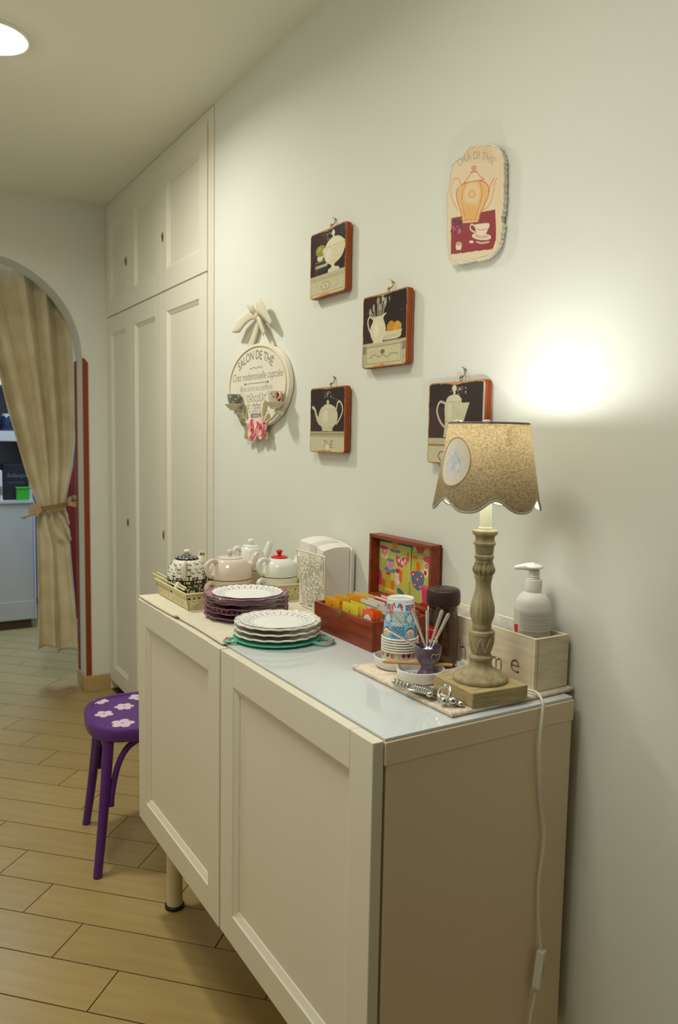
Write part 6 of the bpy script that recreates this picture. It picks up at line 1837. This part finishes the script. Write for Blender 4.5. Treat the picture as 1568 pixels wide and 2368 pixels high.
def paint_teapot(c, w, h, r):
    c.rect(0, 0, w, h, (44, 26, 26)); c.rect(0, h * .33, w * .6, h * .6, (74, 44, 44), .6)
    drawer_front(c, w, h, h * .325, r); c.rect(0, h * .26, w, h * .315, (176, 160, 128)); c.line([(0, h * .25), (w, h * .25)], .0014, (120, 104, 78)); c.line([(0, h * .285), (w, h * .285)], .001, (120, 100, 80))
    c.text('THE', w * .55, h * .075, .030, (140, 122, 90), sx=.95); c.poly([(w * .46, h * .10), (w * .56, h * .15), (w * .58, h * .05), (w * .50, h * .04)], (226, 220, 206))
    c.blob([(w * .36, h * .335), (w * .66, h * .335), (w * .65, h * .37), (w * .76, h * .45), (w * .80, h * .55), (w * .76, h * .65), (w * .66, h * .71), (w * .40, h * .71), (w * .30, h * .65), (w * .26, h * .55), (w * .30, h * .44), (w * .37, h * .37)], (206, 198, 168), n=4)
    c.blob([(w * .36, h * .68), (w * .44, h * .73), (w * .60, h * .73), (w * .68, h * .68)], (212, 204, 174)); c.ell(w * .52, h * .765, w * .035, h * .036, (206, 198, 168))
    c.curve([(w * .30, h * .48), (w * .20, h * .56), (w * .15, h * .66), (w * .08, h * .70)], .0085, (206, 198, 168)); c.curve([(w * .30, h * .46), (w * .23, h * .52)], .014, (206, 198, 168))
    c.curve([(w * .76, h * .66), (w * .80, h * .76), (w * .88, h * .75), (w * .93, h * .64), (w * .86, h * .52), (w * .77, h * .44)], .0050, (206, 198, 168))
    c.ell(w * .46, h * .56, w * .08, h * .10, (226, 220, 194), .6); c.curve([(w * .36, h * .40), (w * .52, h * .37), (w * .7, h * .41)], .001, IVD); c.line([(w * .6, h * .84), (w * .85, h * .78)], .0007, (190, 180, 160), .7); scratches(c, w, h, r, 3)
def paint_coffeepot(c, w, h, r):
    c.rect(0, 0, w, h, (46, 28, 28)); c.rect(0, h * .32, w * .55, h * .7, (80, 50, 48), .5)
    drawer_front(c, w, h, h * .32, r); c.rect(0, h * .22, w, h * .245, (150, 126, 90)); c.ell(w * .28, h * .10, w * .07, h * .06, (120, 106, 80)); c.ell(w * .28, h * .10, w * .05, h * .045, (206, 196, 160))
    c.blob([(w * .30, h * .33), (w * .66, h * .33), (w * .63, h * .50), (w * .60, h * .76), (w * .33, h * .76), (w * .32, h * .50)], (204, 196, 164), n=4)
    c.blob([(w * .33, h * .76), (w * .36, h * .81), (w * .42, h * .835), (w * .46, h * .84), (w * .45, h * .88), (w * .43, h * .92), (w * .47, h * .96), (w * .51, h * .92), (w * .49, h * .88), (w * .49, h * .84), (w * .54, h * .835), (w * .60, h * .76)], (214, 206, 176), n=4)
    c.poly([(w * .61, h * .74), (w * .74, h * .74), (w * .64, h * .50), (w * .62, h * .48)], (204, 196, 164)); c.line([(w * .33, h * .76), (w * .60, h * .76)], .0011, IVD)
    c.curve([(w * .32, h * .74), (w * .22, h * .76), (w * .17, h * .66), (w * .22, h * .54), (w * .30, h * .46)], .0048, (204, 196, 164)); c.ell(w * .40, h * .6, w * .05, h * .14, (226, 220, 190), .5)
    c.rect(w * .96, h * .3, w, h * .98, (196, 206, 210), .8); scratches(c, w, h, r, 4)
plaque('square plaque painted with a lidded urn beside stacked books', 1.009, 0.8185, 1.778, 1.9555, paint_tureen, 1)
plaque('square plaque painted with a jug of cutlery and pears', 0.731, 0.541, 1.5675, 1.7455, paint_jug, 2)
plaque('square plaque painted with a round teapot, the lower left one', 0.9975, 0.8085, 1.352, 1.5315, paint_teapot, 3, Mh=M_HOOKG)
plaque('square plaque painted with a tall coffee pot behind the lampshade', 0.452, 0.2635, 1.340, 1.5175, paint_coffeepot, 4, Mh=M_HOOKG)

# ------------------------------------------------------------------ deckle-edged plaque with a teapot picture
w, h = 0.178, 0.232
YL2, Z02 = 0.421, 1.767
dq = thing('deckle_plaque', 'tall deckle-edged cream plaque with an orange teapot over dark red', 'wall plaque', (-0.01, YL2 - w / 2, Z02))
r = random.Random(21)
base = [(0.0224, 0.0097), (0.015, 0.0254), (0.0099, 0.0503), (0.006, 0.0928), (0.0031, 0.1411), (0.0057, 0.1582), (0.0105, 0.177), (0.015, 0.2016), (0.0202, 0.2106), (0.032, 0.2166), (0.0512, 0.218), (0.0635, 0.2247), (0.0739, 0.2307), (0.0916, 0.2282), (0.1176, 0.2214), (0.1396, 0.2162), (0.1532, 0.208), (0.1634, 0.1996), (0.174, 0.1814), (0.1763, 0.1678), (0.1771, 0.1525), (0.1781, 0.1199), (0.1797, 0.1033), (0.1777, 0.0821), (0.1737, 0.0667), (0.1780, 0.049), (0.1739, 0.0317), (0.1714, 0.0179), (0.1606, 0.0057), (0.1477, -0.0007), (0.1345, -0.005), (0.1139, -0.0046), (0.0892, -0.0012), (0.0676, -0.002), (0.0491, 0.0013), (0.0361, 0.0001)]
sm = [(p.x, p.y) for p in smooth_path([(x, y, 0) for x, y in base] + [(base[0][0], base[0][1], 0)], 6)][:-1]
P = [(x + 0.0012 * math.sin(i * 1.7) + r.uniform(-.0006, .0006), y + 0.0012 * math.cos(i * 1.3)) for i, (x, y) in enumerate(sm)]
M_RESIN = mat('cream_resin', (228, 218, 196), 0.55)
F2 = lambda x, y, d: (-0.004 - d, YL2 - x, Z02 + y)
m = MB(); m.prism(P, 0.0, 0.011, fn=F2); m.build('slab', M_RESIN, dq, smooth=50)
rimp = [F2(x, y, 0.0105) for x, y in P]
m = MB(); m.tube(rimp, [0.0020 + 0.0012 * abs(math.sin(i * 0.35)) for i in range(len(rimp))], 7, closed=True); m.build('rolled_edge', M_RESIN, dq, smooth=60)
cv = Canvas(w, h, 150, 190, (226, 206, 172))
cv.ell(w * .5, h * .93, w * .34, h * .10, (218, 188, 146), .8, soft=.6); cv.ell(w * .55, h * .7, w * .5, h * .3, (230, 196, 160), .4, soft=.8)
cv.rect(w * .88, h * .1, w * .95, h * .85, (236, 196, 130), .5); cv.rect(0, h * .1, w * .06, h * .6, (232, 206, 150), .5)
TXT = 'ORA DI THE'
cv.text("ORA DI THE'", w * .50, h * .875, .0215, (168, 150, 130), arc=.105, sx=.95)
RDK = (142, 24, 32)
bot = [(w * (.10 + .74 * i / 16), h * (.035 + .083 * i / 16 + .003 * math.sin(i * 2.1))) for i in range(17)] + [(w * .885, h * .20), (w * .88, h * .30), (w * .855, h * .45)] + [(w * (.855 - .765 * i / 16), h * (.45 - .09 * i / 16 + .002 * math.sin(i * 2.7))) for i in range(17)]
cv.poly(bot, RDK); cv.speckle(.03, 2)
OL = (206, 92, 40)
body = [(w * .30, h * .335), (w * .26, h * .42), (w * .19, h * .52), (w * .17, h * .585), (w * .22, h * .64), (w * .34, h * .672), (w * .54, h * .69), (w * .66, h * .675), (w * .735, h * .635), (w * .735, h * .57), (w * .67, h * .48), (w * .60, h * .40), (w * .56, h * .345)]
cv.blob(body, (226, 180, 110), n=4)
cv.ell(w * .45, h * .58, w * .16, h * .12, (232, 200, 150), .8, soft=.5); cv.ell(w * .43, h * .42, w * .15, h * .09, (222, 168, 84), .7, soft=.5)
cv.curve(body + [body[0]], .0022, OL); cv.curve([(w * .36, h * .345), (w * .28, h * .50), (w * .28, h * .58), (w * .33, h * .66)], .0015, OL); cv.curve([(w * .51, h * .345), (w * .60, h * .50), (w * .62, h * .60), (w * .58, h * .68)], .0016, OL)
cv.ell(w * .45, h * .575, w * .060, h * .034, OL); cv.ell(w * .45, h * .575, w * .052, h * .029, (230, 190, 124))
lidp = [(w * .30, h * .672), (w * .38, h * .72), (w * .42, h * .755), (w * .48, h * .765), (w * .54, h * .755), (w * .58, h * .725), (w * .65, h * .70), (w * .52, h * .688)]
cv.blob(lidp, (232, 208, 168), n=4); cv.curve(lidp + [lidp[0]], .0018, OL)
cv.ell(w * .47, h * .795, w * .035, h * .020, (222, 160, 110)); cv.curve([(w * .42, h * .765), (w * .46, h * .778), (w * .43, h * .80), (w * .48, h * .815), (w * .51, h * .80), (w * .48, h * .776), (w * .53, h * .765)], .0016, OL)
cv.curve([(w * .22, h * .63), (w * .24, h * .655), (w * .20, h * .70), (w * .12, h * .70), (w * .08, h * .65), (w * .085, h * .56), (w * .14, h * .50), (w * .21, h * .44)], .0052, (226, 196, 160)); cv.curve([(w * .22, h * .63), (w * .25, h * .66), (w * .20, h * .71), (w * .11, h * .71), (w * .07, h * .65), (w * .075, h * .56), (w * .13, h * .49), (w * .21, h * .43)], .0012, OL)
cv.blob([(w * .70, h * .50), (w * .75, h * .58), (w * .79, h * .68), (w * .845, h * .715), (w * .86, h * .705), (w * .83, h * .66), (w * .80, h * .55), (w * .74, h * .46), (w * .64, h * .43)], (230, 200, 160), n=4); cv.curve([(w * .73, h * .60), (w * .78, h * .67), (w * .82, h * .71)], .0015, OL); cv.curve([(w * .65, h * .44), (w * .75, h * .48), (w * .81, h * .58), (w * .835, h * .67), (w * .87, h * .71)], .0013, OL)
cv.poly([(w * .30, h * .322), (w * .58, h * .338), (w * .56, h * .355), (w * .31, h * .345)], (232, 190, 140)); cv.line([(w * .31, h * .345), (w * .565, h * .356)], .0014, OL)
for k in range(26):
    x, y = w * (.20 + .06 * r.gauss(0, 1)), h * (.28 + .025 * r.gauss(0, 1)); cv.ell(x, y, r.uniform(.003, .007), r.uniform(.002, .004), r.choice(((60, 16, 34), (90, 20, 44), (186, 50, 96), (206, 96, 140), (120, 24, 40))), .9, ang=r.random() * 3)
CRc = (232, 212, 188)
cv.ell(w * .64, h * .215, w * .165, h * .030, CRc); cv.ell(w * .64, h * .218, w * .12, h * .018, (214, 170, 146)); cv.blob([(w * .52, h * .315), (w * .53, h * .27), (w * .58, h * .225), (w * .68, h * .225), (w * .74, h * .27), (w * .76, h * .33)], CRc, n=4); cv.curve([(w * .53, h * .275), (w * .64, h * .272), (w * .75, h * .285)], .0014, (190, 120, 90)); cv.curve([(w * .52, h * .30), (w * .46, h * .315), (w * .44, h * .285), (w * .47, h * .26), (w * .53, h * .245)], .0030, CRc)
cv.poly([(w * .20, h * .08), (w * .285, h * .085), (w * .30, h * .125), (w * .185, h * .12)], CRc); cv.blob([(w * .19, h * .123), (w * .20, h * .145), (w * .245, h * .157), (w * .29, h * .145), (w * .30, h * .127)], (226, 180, 140)); 
for k in range(4): cv.line([(w * (.21 + .022 * k), h * .125), (w * (.215 + .02 * k), h * .15)], .0010, (150, 90, 50))
cv.line([(w * .245, h * .157), (w * .25, h * .171)], .0016, (50, 20, 20)); cv.ell(w * .47, h * .163, w * .04, h * .012, CRc); cv.curve([(w * .56, h * .166), (w * .65, h * .160), (w * .77, h * .175)], .0030, (226, 190, 170)); 
Pk = [(w / 2 + (x - w / 2) * 0.975, h / 2 + (y - h / 2) * 0.98) for x, y in P]
def keep2(x, y):
    c = False
    for i in range(len(Pk)):
        x0, y0_ = Pk[i]; x1, y1_ = Pk[(i + 1) % len(Pk)]
        if (y0_ > y) != (y1_ > y) and x < (x1 - x0) * (y - y0_) / (y1_ - y0_) + x0: c = not c
    return c
sh_ = np.empty_like(cv.a)
for i in range(cv.W):
    src = min(cv.W - 1, max(0, i - int(.03 * cv.W)))
    dy = int((src / cv.W - .45) * .2 * cv.H)
    sh_[:, i] = cv.a[np.clip(np.arange(cv.H) + dy, 0, cv.H - 1), src]
cv.a = sh_
cv.mesh('picture', lambda x, y: F2(x, y, 0.0116), M_PRINT, dq, keep=keep2)

# ------------------------------------------------------------------ oval tea-room sign with ribbon, cups and roses
SYc, SZc, SA, SB = 1.366, 1.557, 0.228, 0.135
M_SIGN = mat('sign_cream', (238, 230, 210), 0.5)
sg = thing('oval_sign', 'oval cream tea-room sign hanging from a ribbon bow', 'sign', (-0.01, SYc, SZc))
FS = lambda x, y, d: (-0.0035 - d, SYc - x, SZc + y)     # x to the right as seen
el = lambda k, n=96: [(SA * k * math.cos(2 * PI * i / n), SB * k * math.sin(2 * PI * i / n)) for i in range(n)]
m = MB(); m.prism(el(1.0), 0.0, 0.016, fn=FS); m.build('board', M_SIGN, sg, smooth=40, bevel=0.002)
m = MB(); m.tube([FS(x, y, 0.0165) for x, y in el(0.935)], 0.0030, 8, closed=True); m.build('raised_edge', mat('sign_edge', (214, 198, 168), 0.5), sg, smooth=60)
W2, H2 = 2 * SA * 0.92, 2 * SB * 0.92
cv = Canvas(W2, H2, 330, 240, (234, 226, 206))
GY, GD = (136, 128, 120), (110, 102, 98)
cx, cy = W2 / 2, H2 / 2
cv.text('SALON DE THÉ', cx - 0.01, H2 * .845, .040, (146, 136, 130), arc=.26, bold=.0009, sx=.95)
cv.curve([(cx - .05, H2 * .735), (cx - .035, H2 * .725), (cx - .02, H2 * .745), (cx, H2 * .725), (cx + .018, H2 * .745), (cx + .03, H2 * .725), (cx + .045, H2 * .74)], .0028, GY)
cv.text('Chez mademoiselle cupcake', cx, H2 * .585, .036, GY, sx=.92, shear=.12)
cv.line([(cx - .085, H2 * .535), (cx + .085, H2 * .535)], .0018, GD); cv.ell(cx - .085, H2 * .535, .006, .004, GD); cv.ell(cx + .085, H2 * .535, .006, .004, GD)
cv.text('Bijou sucre ou confiture', cx - .005, H2 * .44, .027, (158, 148, 134), sx=.92, shear=.25)
cv.curve([(cx - .08, H2 * .395), (cx - .06, H2 * .37), (cx - .04, H2 * .40), (cx - .02, H2 * .37)], .002, GY); cv.curve([(cx + .02, H2 * .37), (cx + .04, H2 * .40), (cx + .06, H2 * .37), (cx + .08, H2 * .395)], .002, GY)
cv.text('CHOCOLAT', cx, H2 * .295, .029, GY, sx=.9); cv.curve([(cx - .02, H2 * .265), (cx - .008, H2 * .25), (cx + .006, H2 * .265), (cx + .02, H2 * .25)], .002, GY)
cv.text('CAFÉ, CRÈME, THÉ', cx - .004, H2 * .160, .038, GY, sx=.60)
cv.rect(cx - .040, H2 * .085, cx + .040, H2 * .145, (140, 132, 130)); cv.text('MAISON', cx, H2 * .095, .013, (222, 214, 200))
cv.speckle(.02, 2)
cv.mesh('lettered_face', lambda x, y: FS(x - cx, y - cy, 0.0164), M_PRINT, sg, keep=lambda x, y: ((x - cx) / (SA * .915)) ** 2 + ((y - cy) / (SB * .915)) ** 2 < 1)
# roses cut out along the lower edge
m = MB()
for (x, y, a, L) in ((-.062, -.105, 2.2, .05), (-.075, -.125, 2.8, .045), (.055, -.10, 1.2, .055), (.075, -.12, .8, .04), (-.05, -.15, 3.6, .04), (.062, -.15, -.5, .04)):
    lf = [(x + L * (.5 + .5 * math.cos(t)) * math.cos(a) - .012 * math.sin(t) * math.sin(a), y + L * (.5 + .5 * math.cos(t)) * math.sin(a) + .012 * math.sin(t) * math.cos(a)) for t in [2 * PI * i / 16 for i in range(16)]]
    m.prism(lf, .0165, .0185, fn=FS)
m.build('rose_leaves', mat('rose_leaf', (176, 162, 106), 0.6, var=.2, scale=60), sg, smooth=30)
for q, (rx, ry) in enumerate(((-.018, -.143), (.044, -.136))):
    m = MB(); mm = 0
    for ring, (n_, rr_, sz) in enumerate(((7, .026, .020), (6, .015, .016), (4, .006, .012))):
        for k in range(n_):
            a = 2 * PI * k / n_ + ring * .5 + q
            c_ = (rx + rr_ * math.cos(a), ry + rr_ * 0.85 * math.sin(a))
            pet = [(c_[0] + sz * .8 * math.cos(t) * (1 + .12 * math.cos(3 * t)), c_[1] + sz * .75 * math.sin(t)) for t in [2 * PI * i / 14 for i in range(14)]]
            m.prism(pet, .0185 + ring * .0016 + (k % 2) * .0005, .0198 + ring * .0016 + (k % 2) * .0005, fn=FS, mat=(k + ring) % 3)
    m.build('rose', [mat('rose_pink_%d' % q, (232, 150, 150), .6), mat('rose_cream_%d' % q, (238, 208, 192), .6), mat('rose_deep_%d' % q, (214, 84, 106), .6)], sg, smooth=30)
# half cups standing on the board
M_MINI = mat('mini_cup_cream', (226, 216, 196), .35); M_GREY = mat('mini_cup_grey', (128, 132, 122), .4); M_DOT = mat('dot_white', (230, 228, 218), .5); M_SPOT = mat('spot_red', (176, 52, 36), .5)
def mini(px, pz, Mcup, kind, lab, K=1.28):
    y = SYc - px; x = -0.046
    X, Y_, Z_ = x, y, pz
    SC = Matrix.Translation((X, Y_, Z_)) @ Matrix.Scale(K, 4) @ Matrix.Translation((-X, -Y_, -Z_))
    c = bpy.data.objects.new('mini_cup', None); COL.objects.link(c); c.parent = sg; c.location = Vector((x, y, pz)) - sg.location; c['label'] = lab
    m = MB(); m.M = SC; m.lathe(sm_prof([(0.010, 0.0), (0.0125, .004), (0.0195, .010), (0.0245, .0155)], 4) + [(0.0235, .016), (0.012, .007), (0, .006)], 36, (x, y, pz)); m.build('saucer', M_MINI, c, smooth=50)
    m = MB(); m.M = SC; m.lathe([(0, .0165), (.0125, .0165)] + sm_prof([(0.0135, .018), (0.0165, .030), (0.0178, .041)], 4) + [(0.0165, .0412), (0.0150, .030), (0, .020)], 36, (x, y, pz)); m.build('bowl', Mcup, c, smooth=50)
    m = MB(); m.M = SC; m.tube(smooth_path([(x + .002, y - .0165, pz + .037), (x, y - .026, pz + .036), (x, y - .027, pz + .027), (x, y - .0150, pz + .023)], 5), .0020, 8); m.build('handle', Mcup, c, smooth=60)
    ang0 = math.atan2(-0.944 - y, -1.105 - x)
    m = MB(); m.M = SC
    for (da, dz, rr_) in (((-.55, .034, .0022), (.25, .029, .0022), (.9, .036, .002), (-.1, .0215, .002)) if kind == 'dot' else ((-.5, .035, .0016), (-.15, .027, .0016), (.42, .034, .0046), (.55, .027, .0055), (.75, .022, .0046), (.6, .031, .005))):
        a = ang0 + da; rr2 = float(np.interp(dz, [.0165, .018, .030, .0412], [.0125, .0137, .0167, .018]))
        m.sphere((x + rr2 * math.cos(a), y + rr2 * math.sin(a), pz + dz), rr_, 8, 6)
    m.build('dots' if kind == 'dot' else 'red_flowers', M_DOT if kind == 'dot' else M_SPOT, c, smooth=60)
    m = MB(); m.M = SC; m.M = Matrix.Identity(4); m.tube([(x + .004, y, pz - .004), (-0.0185, y, pz - .014)], .007, 8); m.build('peg', M_MINI, c, smooth=60)
mini(-0.118, 1.480, M_GREY, 'dot', 'small grey cup with white dots')
mini(0.188, 1.478, M_MINI, 'red', 'small cream cup with red flowers')
# ribbon straps and bow
M_RIB = thin_mat('ribbon_cloth', (240, 233, 214), (240, 233, 214), .35)
def strip(m, pts, wd, nrm_x=True, n=8):
    P_ = smooth_path(pts, n); k = len(P_)
    ws = wd if isinstance(wd, (list, tuple)) else [wd] * len(pts)
    wi = np.interp(np.linspace(0, 1, k), np.linspace(0, 1, len(ws)), ws)
    vs, fs = [], []
    for i in range(k):
        d = P_[min(i + 1, k - 1)] - P_[max(i - 1, 0)]; d.normalize()
        s = d.cross(Vector((1, 0, 0))); s.normalize()
        for q in (-1, -.33, .33, 1): vs.append(P_[i] + s * wi[i] * q * .5 + Vector((-.0015 * (1 - q * q), 0, 0)))
    for i in range(k - 1):
        for j in range(3): fs.append((i * 4 + j, i * 4 + j + 1, i * 4 + 5 + j, i * 4 + 4 + j))
    m.add(vs, fs)
zk, yk = 1.778, 1.372
m = MB(); strip(m, [(-.010, yk + .004, zk), (-.010, yk + .022, zk - .045), (-.012, yk + .066, zk - .098)], [.022, .034, .036]); m.build('ribbon_strap', M_RIB, sg, smooth=70, solid=.0008, fixn=False)
m = MB(); strip(m, [(-.010, yk - .006, zk), (-.010, yk - .050, zk - .050), (-.011, yk - .118, zk - .108)], [.018, .014, .016]); m.build('ribbon_strap', M_RIB, sg, smooth=70, solid=.0008, fixn=False)
m = MB(); strip(m, [(-.016, yk, zk + .002), (-.026, yk + .05, zk + .006), (-.030, yk + .115, zk - .016), (-.030, yk + .165, zk - .032)], [.014, .040, .052, .004]); m.build('ribbon_loop', M_RIB, sg, smooth=70, solid=.0008, fixn=False)
m = MB(); strip(m, [(-.016, yk, zk + .004), (-.028, yk - .03, zk + .022), (-.034, yk - .06, zk + .020), (-.030, yk - .135, zk - .040)], [.014, .046, .050, .016]); m.build('ribbon_loop', M_RIB, sg, smooth=70, solid=.0008, fixn=False)
m = MB(); strip(m, [(-.018, yk, zk + .006), (-.030, yk + .012, zk + .026), (-.032, yk + .045, zk + .044)], [.016, .030, .003]); m.build('ribbon_tail', M_RIB, sg, smooth=70, solid=.0008, fixn=False)
m = MB(); strip(m, [(-.018, yk - .004, zk - .004), (-.030, yk - .045, zk - .022), (-.030, yk - .085, zk - .066)], [.014, .026, .016]); m.build('ribbon_tail', M_RIB, sg, smooth=70, solid=.0008, fixn=False)
m = MB(); m.sphere((-.018, yk, zk), 1, 14, 10, (.008, .013, .013)); m.build('ribbon_knot', M_RIB, sg, smooth=60)
m = MB(); m.tube([(-0.001, yk + .002, zk + .004), (-.012, yk + .002, zk + .004)], .0022, 8); m.build('nail', M_HOOKG, sg, smooth=50)
